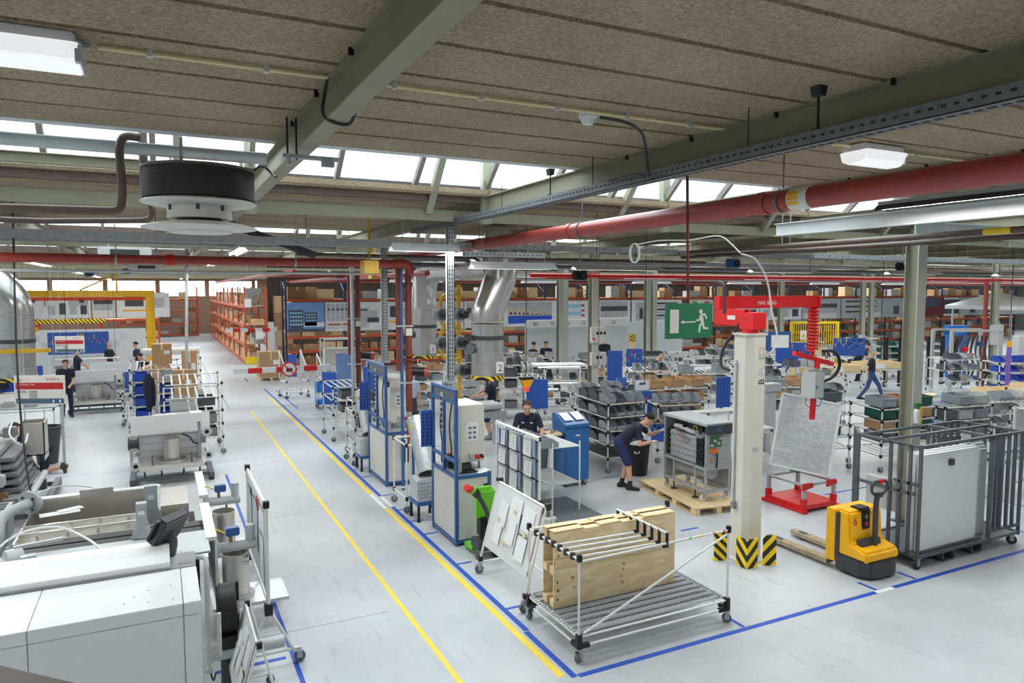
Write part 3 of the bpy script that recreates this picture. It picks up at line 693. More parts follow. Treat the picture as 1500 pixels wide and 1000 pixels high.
# ================================================================= yellow electric pallet truck
def pallet_truck():
    t = T('pallet_truck', 'yellow electric pallet truck with dark tiller and number six', 'pallet truck', (8.70, 6.55, 0), RAD(90))
    # local: forks to +X, drive unit at origin
    prof = [(0.30, 0.08), (0.30, 0.86), (0.16, 0.88), (-0.06, 0.84), (-0.10, 0.38), (-0.34, 0.30), (-0.36, 0.22), (0.30, 0.22)]
    body = [(0.26, 0.10), (0.26, 0.90), (-0.02, 0.90), (-0.06, 0.86), (-0.10, 0.42), (-0.30, 0.36), (-0.32, 0.22), (0.26, 0.22)]
    ob('battery_cover', MB().prism([(0.14, 0.12), (0.30, 0.12), (0.30, 0.86), (0.14, 0.86)], -0.35, 0.35), 'yellow', t, 0.012)
    ob('motor_cover', MB().prism([(0.13, 0.24), (0.13, 0.88), (-0.06, 0.87), (-0.10, 0.44), (-0.34, 0.38), (-0.36, 0.24)], -0.33, 0.33), 'yellow', t, 0.03)
    for yy in (-0.335, 0.335): ob('side_strip', MB().box((0.115, yy, 0.5), (0.07, 0.012, 0.66)), 'truck_dark', t, 0.004)
    skirt = [(0.14, -0.345), (0.14, 0.345), (-0.25, 0.345), (-0.36, 0.26), (-0.40, 0.1), (-0.40, -0.1), (-0.36, -0.26), (-0.25, -0.345)]
    ob('skirt', MB().prism(skirt, 0.03, 0.25, 'z'), 'truck_dark', t, 0.015)
    ob('bumper_band', MB().prism([(-0.11, 0.38), (-0.11, 0.5), (-0.19, 0.5), (-0.21, 0.38)], -0.15, 0.25), 'truck_dark', t, 0.01)
    ob('control_panel', MB().box((0.02, 0.02, 0.885), (0.16, 0.2, 0.03)).box((-0.075, 0.02, 0.74), (0.03, 0.16, 0.28)), 'black', t, 0.008)
    ob('display_light', MB().box((-0.092, 0.02, 0.78), (0.006, 0.03, 0.05)), 'green', t)
    ob('key_switch', MB().box((-0.092, 0.02, 0.68), (0.01, 0.05, 0.05)), 'red', t)
    text_part('truck_number', '6', 0.17, 'logo_red', t, (-0.08, 0.27, 0.68), (pi / 2, 0, -pi / 2))
    ob('battery_handle', MB().box((0.22, -0.353, 0.6), (0.06, 0.006, 0.02)).box((0.22, -0.353, 0.72), (0.04, 0.006, 0.02)), 'black', t)
    # tiller
    tl = ob('tiller', MB().tube([(-0.2, -0.02, 0.26), (-0.2, -0.02, 0.62), (-0.2, -0.02, 1.02), (-0.22, -0.02, 1.12)], 0.036, 8), 'truck_dark', t)
    ob('tiller_head', MB().box((-0.23, -0.02, 1.12), (0.07, 0.12, 0.07)), 'truck_dark', tl, 0.012)
    for s in (-1, 1): ob('grip', MB().tube([(-0.23, -0.02 + s * 0.05, 1.12), (-0.235, -0.02 + s * 0.14, 1.17), (-0.24, -0.02 + s * 0.15, 1.27), (-0.24, -0.02 + s * 0.09, 1.31), (-0.24, -0.02, 1.3)], 0.02, 7), 'truck_dark', tl)
    ob('belly_button', MB().box((-0.26, -0.02, 1.31), (0.05, 0.08, 0.06)), 'red', tl, 0.012)
    ob('thumb_switch', MB().box((-0.24, 0.09, 1.29), (0.05, 0.06, 0.05)), 'sign_green', tl, 0.01)
    ob('orange_label', MB().box((-0.2, -0.058, 0.95), (0.03, 0.004, 0.07)), 'orange_cable', tl)
    for s in (-1, 1):
        f = ob('fork', MB().prism([(0.28, s * 0.26 - 0.08), (1.3, s * 0.26 - 0.08), (1.42, s * 0.26 - 0.05), (1.45, s * 0.26), (1.42, s * 0.26 + 0.05), (1.3, s * 0.26 + 0.08), (0.28, s * 0.26 + 0.08)], 0.04, 0.10, 'z'), 'truck_fork', t, 0.008)
        ob('fork_slot', MB().box((1.22, s * 0.26, 0.101), (0.14, 0.07, 0.004)), 'dark_grey', f)
        ob('load_wheel', MB().cyl((1.22, s * 0.26 - 0.05, 0.04), (1.22, s * 0.26 + 0.05, 0.04), 0.04, 12), 'wheel_grey', f)
    ob('drive_wheel', MB().cyl((-0.1, -0.05, 0.1), (-0.1, 0.05, 0.1), 0.1, 14), 'rubber', t)
    return t
pallet_truck()

# ================================================================= grey cage trolley with white panels
def cage_trolley():
    t = T('cage_trolley', 'grey tubular cage trolley loaded with white cabinet panels', 'trolley', (9.37, 6.17, 0))
    W, D, H1 = 2.42, 0.98, 1.74
    def tubeb(name, p0, p1, w=0.04, parent=t):
        p0 = Vector(p0); p1 = Vector(p1); d = p1 - p0
        return ob(name, MB().cyl(p0, p1, w * 0.7, 4), 'cage_grey', parent)
    for x, y in ((0, 0), (W, 0), (0, D), (W, D)): tubeb('post', (x, y, 0.14), (x, y, H1))
    for x, y in ((0.03, 0.02), (W - 0.12, 0.02), (0.03, D - 0.02), (W - 0.12, D - 0.02)): caster(t, x, y, 0.07, 0.16, 'rubber', rz=x)
    for z in (0.18, H1):
        for y in (0, D): tubeb('long_rail', (0, y, z), (W, y, z))
        for x in (0, W): tubeb('end_rail', (x, 0, z), (x, D, z))
    tubeb('long_rail', (0, D * 0.5, H1 + 0.02), (W, D * 0.5, H1 + 0.02)); tubeb('long_rail', (0, 0.08, 1.06), (0, D, 1.06)); tubeb('end_rail', (1.6, 0, H1), (1.6, D, H1)); tubeb('end_rail', (0, 0, 1.2), (0, D * 0.4, 1.2))
    for y in (0.15, 0.3, 0.45): tubeb('bar', (0, y, 0.18), (0, y, H1))
    for x in (1.65, 1.78, 1.92, 2.08, 2.24): tubeb('bar', (x, 0, 0.3), (x, 0, H1)); tubeb('bar', (x, D, 0.18), (x, D, H1))
    for x in (1.65,): tubeb('end_post', (x, 0, 0.18), (x, 0, H1), 0.05)
    tubeb('long_rail', (1.65, 0, 0.3), (W, 0, 0.3))
    for y in (0.3, 0.55, 0.8): tubeb('bar', (W, y, 0.18), (W, y, H1))
    ob('deck', MB().bx(0, W, 0, D, 0.16, 0.18), 'cage_grey', t)
    for x in (0.62, 1.3): ob('fork_pocket', MB().bx(x, x + 0.25, 0.02, D, 0.02, 0.03).bx(x, x + 0.02, 0.02, D, 0.02, 0.15).bx(x + 0.23, x + 0.25, 0.02, D, 0.02, 0.15), 'cage_grey', t)
    # hinged side gate leaning at the rear corner
    for k in range(4): tubeb('gate_bar', (0.05 + k * 0.13, D + 0.06 + k * 0.11, 0.2), (0.05 + k * 0.13, D + 0.06 + k * 0.11, H1 + 0.02), 0.045)
    for z in (0.2, H1): tubeb('gate_rail', (0.02, D, z), (0.47, D + 0.42, z))
    ob('label_plate', MB().bx(1.5, 1.66, -0.035, -0.03, 1.68, 1.76), 'dark_grey', t)
    for i, (x, y) in enumerate(((0.12, 0.08), (0.14, 0.17), (0.16, 0.26))):
        p = T('white_board', ['white cabinet panel with dark lock on the front of the cage trolley', 'white cabinet panel standing second in the cage trolley', 'white cabinet panel standing third in the cage trolley'][i], 'panel', (9.37 + x, 6.17 + y, 0.19))
        ob('sheet', MB().bx(0, 1.34, 0, 0.05, 0, 1.4), 'panel_white', p, 0.006)
        if i == 0:
            ob('lock', MB().box((0.66, -0.025, 1.25), (0.09, 0.05, 0.09)), 'dark_grey', p, 0.008)
            ob('edge_strip', MB().bx(0, 1.4, -0.06, 0.0, -0.01, 0.03), 'dark_grey', p)
    p = T('cabinet_box', 'small white switch cabinet lying at the side of the cage trolley', 'cabinet', (9.02, 6.42, 0.62))
    ob('housing', MB().bx(0.37, 0.46, 0.12, 0.6, 0.1, 0.55), 'light_grey', p, 0.01); ob('handle', MB().bx(0.355, 0.37, 0.18, 0.21, 0.28, 0.4), 'black', p)
    for k in range(3):
        T1('glass_door', 'tall greenish glazed panel in the barred end of the cage trolley', 'panel', MB().bx(1.7 + k * 0.2, 1.88 + k * 0.2, 0.2 + k * 0.14, 0.23 + k * 0.14, 0.185, 1.5), 'light_grey', 'glazed panels in the cage', loc=(9.37, 6.17, 0))
    T1('job_sheet', 'white job sheet hung on the cage trolley end', 'paper', MB().bx(1.75, 1.98, D * 0.5 + 0.02, D * 0.5 + 0.03, 1.3, 1.7), 'paper', loc=(9.37, 6.17, 0))
cage_trolley()
# eyewash bottle holder on column
e = T('eyewash_bottle', 'white and green eyewash bottle in yellow holder on the column', 'bottle', (11.15, 7.42, 1.72))
ob('bottle', MB().cyl((-0.04, 0, 0), (-0.04, 0, 0.2), 0.05, 10).cyl((-0.04, 0, 0.2), (-0.04, 0, 0.26), 0.05, 10, 0.02), 'white_paint', e)
ob('cap', MB().cyl((-0.04, 0, 0.24), (-0.04, 0, 0.32), 0.035, 8).box((0, 0, 0.3), (0.12, 0.05, 0.04)), 'sign_green', e)
ob('holder', MB().box((0.06, 0.01, 0.13), (0.05, 0.04, 0.3)), 'signal_yellow', e)

# ================================================================= PEOPLE
def ik(a, b, l1, l2, pole):
    a = Vector(a); b = Vector(b); d = b - a; L = min(d.length, (l1 + l2) * 0.999); dn = d.normalized(); b = a + dn * L
    x = (l1 * l1 - l2 * l2 + L * L) / (2 * L); h = math.sqrt(max(0, l1 * l1 - x * x))
    p = Vector(pole); p = (p - dn * p.dot(dn)).normalized()
    return a + dn * x + p * h, b
def person(label, loc, rz=0, lean=0.0, pel=(0, 0, 0.95), feet=((-0.11, 0.02, 0), (0.11, 0.02, 0)), hands=((-0.28, 0.05, 0.8), (0.28, 0.05, 0.8)),
           head=(0.1, 0.0), shirt='navy', legs='navy', long_legs=True, hair='hair_dark', bald=False, gloves=False, shoes='shoe', vox=0.014, knee=(0, 1, 0), foot_dir=None, elbow=(0, -0.6, -0.6), detail=False, s=1.0):
    root = T('person', label, 'person', (loc[0], loc[1], 0), rz); root.scale = (s, s, s)
    B = []                                        # capsules: p0, r0, p1, r1, tag
    P = Vector(pel); sp = Vector((0, sin(lean), cos(lean))); fw = Vector((0, cos(lean), -sin(lean)))
    def cap(p0, r0, p1, r1, t): B.append((Vector(p0), r0, Vector(p1), r1, t))
    X = Vector((1, 0, 0))
    for sx in (-1, 1):
        cap(P + X * sx * 0.07, 0.115, P + sp * 0.10 + X * sx * 0.06, 0.112, 'L')
        cap(P + sp * 0.08 + X * sx * 0.06, 0.112, P + sp * 0.28 + X * sx * 0.07, 0.115, 'S')
        cap(P + sp * 0.28 + X * sx * 0.07, 0.118, P + sp * 0.44 + X * sx * 0.09, 0.105, 'S')
        cap(P + sp * 0.50, 0.075, P + sp * 0.485 + X * sx * 0.18, 0.066, 'S')
    nk = P + sp * 0.53; hp = lean * 0.55 + head[0]
    hd = Vector((0, sin(hp), cos(hp))); hf = Vector((0, cos(hp), -sin(hp)))
    yaw = Matrix.Rotation(head[1], 3, hd); hf = yaw @ hf; hx = hf.cross(hd)
    cap(nk, 0.058, nk + hd * 0.11 + hf * 0.01, 0.055, 'K')
    hc = nk + hd * 0.19 + hf * 0.025
    cap(hc - hd * 0.05 + hf * 0.018, 0.064, hc + hd * 0.03 - hf * 0.005, 0.088, 'H'); cap(hc + hd * 0.05 - hf * 0.01, 0.082, hc + hd * 0.055 - hf * 0.02, 0.08, 'H')
    cap(hc - hd * 0.075 + hf * 0.05, 0.03, hc - hd * 0.07 + hf * 0.035, 0.045, 'H')
    cap(hc + hd * 0.005 + hf * 0.085, 0.012, hc - hd * 0.025 + hf * 0.1, 0.016, 'H')
    for sx in (-1, 1): cap(hc + hx * sx * 0.083 + hd * 0.02, 0.016, hc + hx * sx * 0.086 - hd * 0.02, 0.012, 'H')
    wr = []
    for i, sx in enumerate((-1, 1)):
        shd = P + sp * 0.475 + X * sx * 0.195
        el, ha = ik(shd, hands[i], 0.30, 0.27, (elbow[0] + sx * 0.5, elbow[1], elbow[2]))
        mid = shd.lerp(el, 0.62)
        cap(shd, 0.062, mid, 0.056, 'S'); cap(mid, 0.044, el, 0.040, 'K'); cap(el, 0.041, el.lerp(ha, 0.4), 0.039, 'K'); cap(el.lerp(ha, 0.4), 0.039, ha, 0.027, 'K')
        d = (ha - el).normalized(); side = d.cross(Vector((0, 0, 1)))
        side = side.normalized() if side.length > 0.1 else Vector((0, 1, 0)); nrm = d.cross(side).normalized()
        g = 'G' if gloves else 'K'
        for q in (-1, 0, 1): cap(ha + d * 0.01 + side * q * 0.022, 0.02, ha + d * 0.085 + side * q * 0.026, 0.017, g)
        dn = nrm if nrm.z < 0 else -nrm
        for q, fl_ in ((-1.5, 0.06), (-0.5, 0.075), (0.5, 0.08), (1.5, 0.07)):
            r0 = ha + d * 0.085 + side * q * 0.02
            k1 = r0 + d * fl_ * 0.5 + dn * 0.012; cap(r0, 0.0105, k1, 0.010, g); cap(k1, 0.010, k1 + d * fl_ * 0.35 + dn * fl_ * 0.35, 0.009, g)
        t0 = ha + d * 0.03 - side * 0.03 * sx; t1 = t0 + d * 0.035 - side * 0.028 * sx + dn * 0.01
        cap(t0, 0.013, t1, 0.012, g); cap(t1, 0.012, t1 + d * 0.035 + dn * 0.012, 0.010, g)
    for i, sx in enumerate((-1, 1)):
        hip = P + X * sx * 0.09 - sp * 0.02
        ft = Vector(feet[i]); an = ft + Vector((0, 0, 0.085))
        kn, an = ik(hip, an, 0.45, 0.43, knee)
        low = hip.lerp(kn, 0.98)
        if long_legs:
            cap(hip, 0.098, kn, 0.07, 'L'); cap(kn, 0.07, an, 0.052, 'L')
        else:
            cap(hip, 0.1, hip.lerp(kn, 0.92), 0.088, 'L'); cap(hip.lerp(kn, 0.9), 0.062, kn, 0.056, 'K'); cap(kn, 0.056, kn.lerp(an, 0.35), 0.058, 'K'); cap(kn.lerp(an, 0.35), 0.058, kn.lerp(an, 0.8), 0.042, 'K'); cap(kn.lerp(an, 0.8), 0.048, an, 0.046, 'F')
        fd = Vector(foot_dir[i]) if foot_dir else Vector((sx * 0.18, 1, 0))
        fd = fd.normalized(); up = Vector((0, 0, 1)) if abs(fd.z) < 0.8 else Vector((0, -1, 0))
        hl = an - up * 0.045 - fd * 0.05
        cap(hl, 0.042, an - up * 0.04 + fd * 0.06, 0.045, 'F'); cap(an - up * 0.045 + fd * 0.06, 0.042, an - up * 0.052 + fd * 0.16, 0.034, 'F'); cap(an, 0.05, hl, 0.045, 'F')
    m = MB()
    for p0, r0, p1, r1, t in B:
        m.ball(p0, r0, 9); m.ball(p1, r1, 9)
        if (p1 - p0).length > 1e-3: m.cyl(p0, p1, r0, 10, r1)
    me = m.mesh('body_tmp', 'skin'); tmp = bpy.data.objects.new('tmp', me); COL.objects.link(tmp)
    md = tmp.modifiers.new('r', 'REMESH'); md.mode = 'VOXEL'; md.voxel_size = vox; md.use_smooth_shade = True
    sm = tmp.modifiers.new('s', 'SMOOTH'); sm.factor = 0.5; sm.iterations = 2
    dg = bpy.context.evaluated_depsgraph_get(); body = bpy.data.meshes.new_from_object(tmp.evaluated_get(dg)); bpy.data.objects.remove(tmp); bpy.data.meshes.remove(me)
    body.materials.clear(); names = {'S': shirt, 'L': legs, 'K': 'skin', 'H': 'skin', 'F': shoes, 'G': 'glove'}; order = list(names)
    for k in order: body.materials.append(MATS[names[k]])
    # nearest capsule decides skin or cloth
    nf = len(body.polygons); cen = np.empty(nf * 3); body.polygons.foreach_get('center', cen); cen = cen.reshape(-1, 3)
    best = np.full(nf, 9.0); mi = np.zeros(nf, dtype=np.int32)
    for p0, r0, p1, r1, t in B:
        a_ = np.array(p0); d = np.array(p1) - a_; L2 = float(d @ d)
        u = np.clip((cen - a_) @ d / L2, 0, 1) if L2 > 1e-9 else np.zeros(nf)
        q = np.linalg.norm(cen - a_ - u[:, None] * d, axis=1) - (r0 + (r1 - r0) * u)
        w = q < best; best[w] = q[w]; mi[w] = order.index(t)
    body.polygons.foreach_set('material_index', mi); body.polygons.foreach_set('use_smooth', np.ones(nf, dtype=bool))
    body.name = 'body'; bo = new('body', body, root)
    if hair:
        hm = MB(); rings = 7; n = 14; vs = []
        hr = 0.102
        for a in range(rings):
            th = pi * 0.60 * a / (rings - 1)
            for k in range(n):
                ph = 2 * pi * k / n; f_ = cos(ph)
                lim = th * (1.0 - 0.6 * max(0, f_)) * (0.75 if bald else 1)
                v = hc + hd * 0.045 - hf * 0.016 + hd * cos(lim) * hr + (hf * cos(ph) * 1.02 + hx * sin(ph) * 0.95) * sin(lim) * hr
                vs.append(v)
        fs = [(a * n + k, a * n + (k + 1) % n, (a + 1) * n + (k + 1) % n, (a + 1) * n + k) for a in range(rings - 1) for k in range(n)]
        hm.add(vs, fs, True); ob('hair', hm, hair, root)
    if detail:
        for sx in (-1, 1):
            e = MB().ball(hc + hf * 0.079 + hx * sx * 0.032 + hd * 0.012, 0.009, 7); ob('eye', e, 'eye_white', root)
            ob('pupil', MB().ball(hc + hf * 0.088 + hx * sx * 0.032 + hd * 0.011, 0.0055, 6), 'ink', root)
            ob('eyebrow', MB().cyl(hc + hf * 0.088 + hx * sx * 0.018 + hd * 0.034, hc + hf * 0.08 + hx * sx * 0.05 + hd * 0.034, 0.0035, 5), hair or 'hair_brown', root)
        for sx in (-1, 1): ob('chest_logo', MB().box(P + sp * 0.40 + fw * 0.112 + X * sx * 0.085, (0.05, 0.012, 0.018), 0, -lean), 'sign_white', root)
        ob('mouth', MB().cyl(hc + hf * 0.084 - hx * 0.02 - hd * 0.058, hc + hf * 0.084 + hx * 0.02 - hd * 0.058, 0.006, 5), 'lips', root)
    return root
def face(px):                                    # facing towards a heading (0 = along the aisle, positive = to the right)
    return -RAD(px)
NV = 0.02
person('man in navy T-shirt and shorts bending over the open boiler on a pallet', (8.10, 11.42), face(128), lean=RAD(50), pel=(0, -0.06, 0.93), feet=((-0.1, -0.02, 0), (0.11, 0.16, 0)), hands=((-0.13, 0.74, 1.16), (0.13, 0.56, 0.98)),
       head=(0.35, 0), legs='shorts_blue', long_legs=False, hair='hair_dark', gloves=True, vox=0.009, elbow=(0, -0.3, -0.8), detail=True)
person('fair-haired man in navy T-shirt standing behind the clipboard stand', (6.55, 12.45), face(215), lean=RAD(16), hands=((-0.25, 0.36, 0.98), (0.22, 0.42, 1.0)), head=(0.35, 0.1), hair='hair_brown', vox=0.009, detail=True)
person('worker in navy shorts standing half hidden by silver duct number two', (7.75, 16.8), face(-60), hands=((-0.15, 0.45, 1.15), (0.15, 0.5, 1.1)), legs='shorts_blue', long_legs=False, hair='hair_dark', shoes='mid_grey', vox=NV)
person('balding man in navy shirt and jeans walking between the bin racks', (22.73, 16.93), face(150), pel=(0, 0, 0.9), feet=((-0.1, 0.36, 0), (0.1, -0.34, 0)), hands=((-0.22, 0.22, 0.98), (0.3, -0.08, 0.85)), legs='jeans', hair='hair_grey', bald=True, vox=0.012, s=1.03)
person('worker in dark top facing sideways before the orange rack', (13.67, 25.6), face(75), hair='hair_brown', vox=NV)
person('worker in navy T-shirt reading a sheet before the orange rack', (14.45, 25.9), face(215), hands=((-0.1, 0.34, 1.15), (0.1, 0.34, 1.15)), head=(0.4, 0), hair='hair_dark', vox=NV)
person('worker seen from behind at the white numbered wall', (17.83, 26.6), face(30), hair='hair_dark', vox=NV)
person('balding worker in navy leaning over grey bins under the exit sign', (15.47, 20.23), face(125), lean=RAD(25), pel=(0, 0, 0.93), hands=((-0.15, 0.5, 1.0), (0.15, 0.5, 1.0)), head=(0.5, 0), hair='hair_grey', bald=True, vox=NV)
person('worker bending at a bench by the far slim columns', (26.6, 20.5), face(120), lean=RAD(30), hands=((-0.15, 0.5, 1.0), (0.15, 0.5, 1.0)), head=(0.4, 0), hair='hair_dark', vox=NV)
person('dark clothed worker behind the red balancer hose', (23.0, 19.8), face(-40), lean=RAD(25), hands=((-0.15, 0.5, 0.9), (0.15, 0.5, 0.9)), hair='hair_dark', vox=NV)
person('grey-haired worker in navy with yellow glove by the blue tool wall', (-1.87, 33.3), face(120), hands=((-0.15, 0.3, 0.95), (0.25, 0.05, 0.8)), hair='hair_grey', bald=True, vox=NV)
person('dark-haired man in navy T-shirt and jeans facing a colleague', (-0.85, 32.9), face(-70), legs='jeans', hair='hair_dark', vox=NV)
person('worker in navy looking down beside the yellow gantry foot', (-0.40, 27.6), face(-110), lean=RAD(10), hands=((-0.12, 0.36, 0.95), (0.2, 0.25, 0.9)), head=(0.5, 0), hair='hair_dark', vox=NV)
person('red-haired worker partly hidden by the small model sign', (-2.75, 30.5), face(90), hands=((-0.15, 0.4, 1), (0.15, 0.4, 1)), hair='hair_brown', vox=NV)
person('worker in navy holding a yellow cord under the small model sign', (-2.62, 25.6), face(170), hands=((-0.1, 0.3, 1.02), (0.12, 0.3, 1.0)), head=(0.4, 0), hair='hair_dark', vox=NV)
person('man in pale blue shirt seen from behind at the test bays', (6.57, 23.6), face(20), shirt='shirt_pale', legs='dark_grey', hair='hair_grey', vox=NV)
person('man turned to the colleague in the pale blue shirt', (6.75, 24.6), face(200), shirt='shirt_pale', legs='dark_grey', hair='hair_dark', vox=NV)
person('person in pale shirt behind the red standpipe', (5.95, 18.1), face(30), shirt='shirt_pale', legs='dark_grey', hair='hair_dark', vox=NV)
person('worker in navy shorts kneeling under the open machine on one knee', (-2.35, 17.95), face(-75), lean=RAD(55), pel=(0, -0.1, 0.52), feet=((-0.12, -0.52, 0.06), (0.14, 0.18, 0)), hands=((-0.2, 0.55, 0.45), (0.2, 0.5, 0.5)), legs='navy', long_legs=False, shoes='boot', hair='hair_dark', vox=0.012, knee=(0, 1, -0.35), foot_dir=((0, -0.25, -1), (0, 1, 0)))
person('worker in navy at the edge of the machine line, leaning on a bench', (-3.7, 16.9), face(100), lean=RAD(20), hands=((-0.15, 0.45, 0.95), (0.15, 0.45, 0.95)), hair='hair_dark', vox=NV)

# ================================================================= TEST BAYS along the aisle
def blue_tube(parent, name, p0, p1, w=0.05, mat='blue_frame'):
    p0 = Vector(p0); p1 = Vector(p1); return ob(name, MB().box((p0 + p1) / 2, [abs(a) + w for a in (p1 - p0)]), mat, parent)
def station(y0, lab, L=1.0, near=True):
    t = T('test_bench', lab, 'test bench', (3.97, y0, 0))
    D, H1 = 0.55, 2.38
    for x, y, h in ((0, 0, H1), (0, L, H1), (D, 0, 1.08), (D, L, 1.08)): blue_tube(t, 'post', (x, y, 0.03), (x, y, h))
    for z in (0.06, 1.06):
        for x in (0, D): blue_tube(t, 'rail', (x, 0, z), (x, L, z), 0.045)
        for y in (0, L): blue_tube(t, 'rail', (0, y, z), (D, y, z), 0.045)
    for z in (H1, 2.2, 1.3): blue_tube(t, 'rail', (0, 0, z), (0, L, z), 0.045)
    blue_tube(t, 'rail', (0, 0.5 * L, 1.06), (0, 0.5 * L, 2.2), 0.045)
    ob('perforated_strip', MB().bx(-0.005, 0.005, 0.05, L - 0.05, 2.22, 2.36), 'galv_dark', t)
    ob('side_panel', MB().bx(-0.008, 0.008, 0.03, L - 0.03, 0.09, 1.03), 'off_white', t); ob('side_panel', MB().bx(0.03, D - 0.03, -0.008, 0.008, 0.09, 1.03), 'off_white', t)
    ob('side_panel', MB().bx(0.03, D - 0.03, L - 0.008, L + 0.008, 0.09, 1.03), 'off_white', t); ob('back_panel', MB().bx(D - 0.005, D + 0.005, 0.03, L - 0.03, 0.09, 1.03), 'off_white', t)
    ob('worktop', MB().bx(0.02, D, 0.02, L - 0.02, 1.06, 1.09), 'light_grey', t)
    c = ob('electrical_cabinet', MB().bx(0.16, D + 0.02, 0.22, L - 0.1, 1.22, 2.12), 'cream', t, 0.01)
    for x in (0.2, D - 0.05): ob('leg', MB().bx(x, x + 0.03, 0.3, 0.33, 1.09, 1.22).bx(x, x + 0.03, L - 0.2, L - 0.17, 1.09, 1.22), 'galv_dark', c)
    ob('notice', MB().bx(0.26, 0.46, 0.214, 0.219, 1.55, 1.85), 'paper', c)
    m = MB()
    for r in range(3):
        for q in range(2): m.bx(0.29 + q * 0.08, 0.345 + q * 0.08, 0.212, 0.214, 1.59 + r * 0.075, 1.63 + r * 0.075)
    ob('notice_print', m, 'ink_grey', c, kind='stuff')
    ob('meter', MB().bx(0.13, 0.16, 0.3, 0.38, 1.95, 2.05), 'black', c)
    ob('socket_box', MB().bx(0.3, 0.52, 0.15, 0.22, 1.28, 1.36), 'light_grey', c, 0.004); ob('red_plug', MB().cyl((0.4, 0.08, 1.32), (0.4, 0.15, 1.32), 0.035, 10), 'alarm_red' if False else 'red', c); ob('grey_plug', MB().cyl((0.48, 0.1, 1.32), (0.48, 0.15, 1.32), 0.03, 10), 'black', c)
    s = ob('socket_strip', MB().bx(-0.03, 0.02, 0.52 * L - 0.03, 0.52 * L + 0.05, 1.7, 2.3), 'light_grey', t)
    for k in range(6): ob('socket', MB().cyl((-0.04, 0.52 * L + 0.01, 1.76 + k * 0.09), (-0.03, 0.52 * L + 0.01, 1.76 + k * 0.09), 0.032, 8), 'black', s)
    p = ob('pegboard', MB().bx(-0.06, 0.02, L + 0.04, L + 0.06, 1.25, 1.95).bx(-0.26, -0.24, L - 0.05, L + 0.05, 1.3, 1.9) if False else MB().bx(-0.2, 0.02, L + 0.02, L + 0.04, 1.35, 1.95), 'tool_blue', t)
    m = MB()
    for a in range(3):
        for b in range(9): m.bx(-0.18 + a * 0.07, -0.15 + a * 0.07, L + 0.015, L + 0.021, 1.39 + b * 0.06, 1.42 + b * 0.06)
    ob('peg_hole', m, 'ink', p, kind='stuff')
    for k, yy in enumerate((0.1, 0.3, 0.7)):
        ob('cable', MB().tube([(0.06, yy, 2.2), (0.03, yy + 0.05, 1.8), (0.05, yy + 0.02, 1.4), (0.06, yy + 0.08, 1.15), (0.1, yy + 0.1, 1.1)], 0.012, 5), 'black', t)
    ob('switch_panel', MB().bx(D - 0.1, D - 0.02, -0.03, -0.008, 0.62, 0.92) if near else MB().bx(D - 0.25, D - 0.1, -0.03, -0.008, 0.45, 0.9), 'black', t)
    ob('gauge', MB().cyl((0.1, 0.1, 1.09), (0.1, 0.1, 1.3), 0.03, 8), 'steel', t)
    # perforated strut to the roof
    ps = T('strut_post', 'perforated galvanised strut rising from the %s' % ('front test bench' if near else 'rear test bench'), 'strut', (4.18, y0 + 0.72, 2.41))
    ob('channel', MB().bx(-0.06, 0.06, -0.02, 0.0, 0, 2.5).bx(-0.06, -0.05, -0.02, 0.06, 0, 2.5).bx(0.05, 0.06, -0.02, 0.06, 0, 2.5), 'galv', ps)
    m = MB()
    for k in range(38): m.box((0.02, -0.0205, 0.05 + k * 0.065), (0.018, 0.003, 0.035)).box((-0.025, -0.0205, 0.05 + k * 0.065), (0.018, 0.003, 0.035))
    ob('slot', m, 'dark_grey', ps, kind='stuff'); ob('foot', MB().box((0, 0.02, 0.02), (0.2, 0.12, 0.06)), 'galv', ps, 0.01)
    return t
station(9.90, 'blue framed test bench with cream cabinet, behind the green pallet jack')
station(13.60, 'blue framed test bench with cream cabinet, behind the tall red standpipe', 1.25, False)
lp = T('laptop', 'open black laptop on the front blue test bench', 'laptop', (4.2, 10.05, 1.09)); ob('keyboard', MB().box((0, 0, 0.012), (0.3, 0.22, 0.02)), 'black', lp); ob('screen', MB().box((-0.02, 0.14, 0.11), (0.3, 0.015, 0.2), 0, -0.3), 'black_gloss', lp)
T1('paper_sheet', 'loose white papers lying on the front blue test bench', 'paper', MB().box((4.42, 9.98, 1.094), (0.22, 0.16, 0.006), 0.3).box((4.46, 10.05, 1.1), (0.2, 0.15, 0.005), 0.1), 'paper')
tb = T('tool_bag', 'black tool bag with orange lid on the front blue test bench', 'bag', (4.1, 10.45, 1.09)); ob('bag', MB().box((0, 0, 0.09), (0.16, 0.3, 0.18)), 'black', tb, 0.03); ob('flap', MB().box((0, 0.1, 0.19), (0.1, 0.08, 0.03)), 'orange_cable', tb)

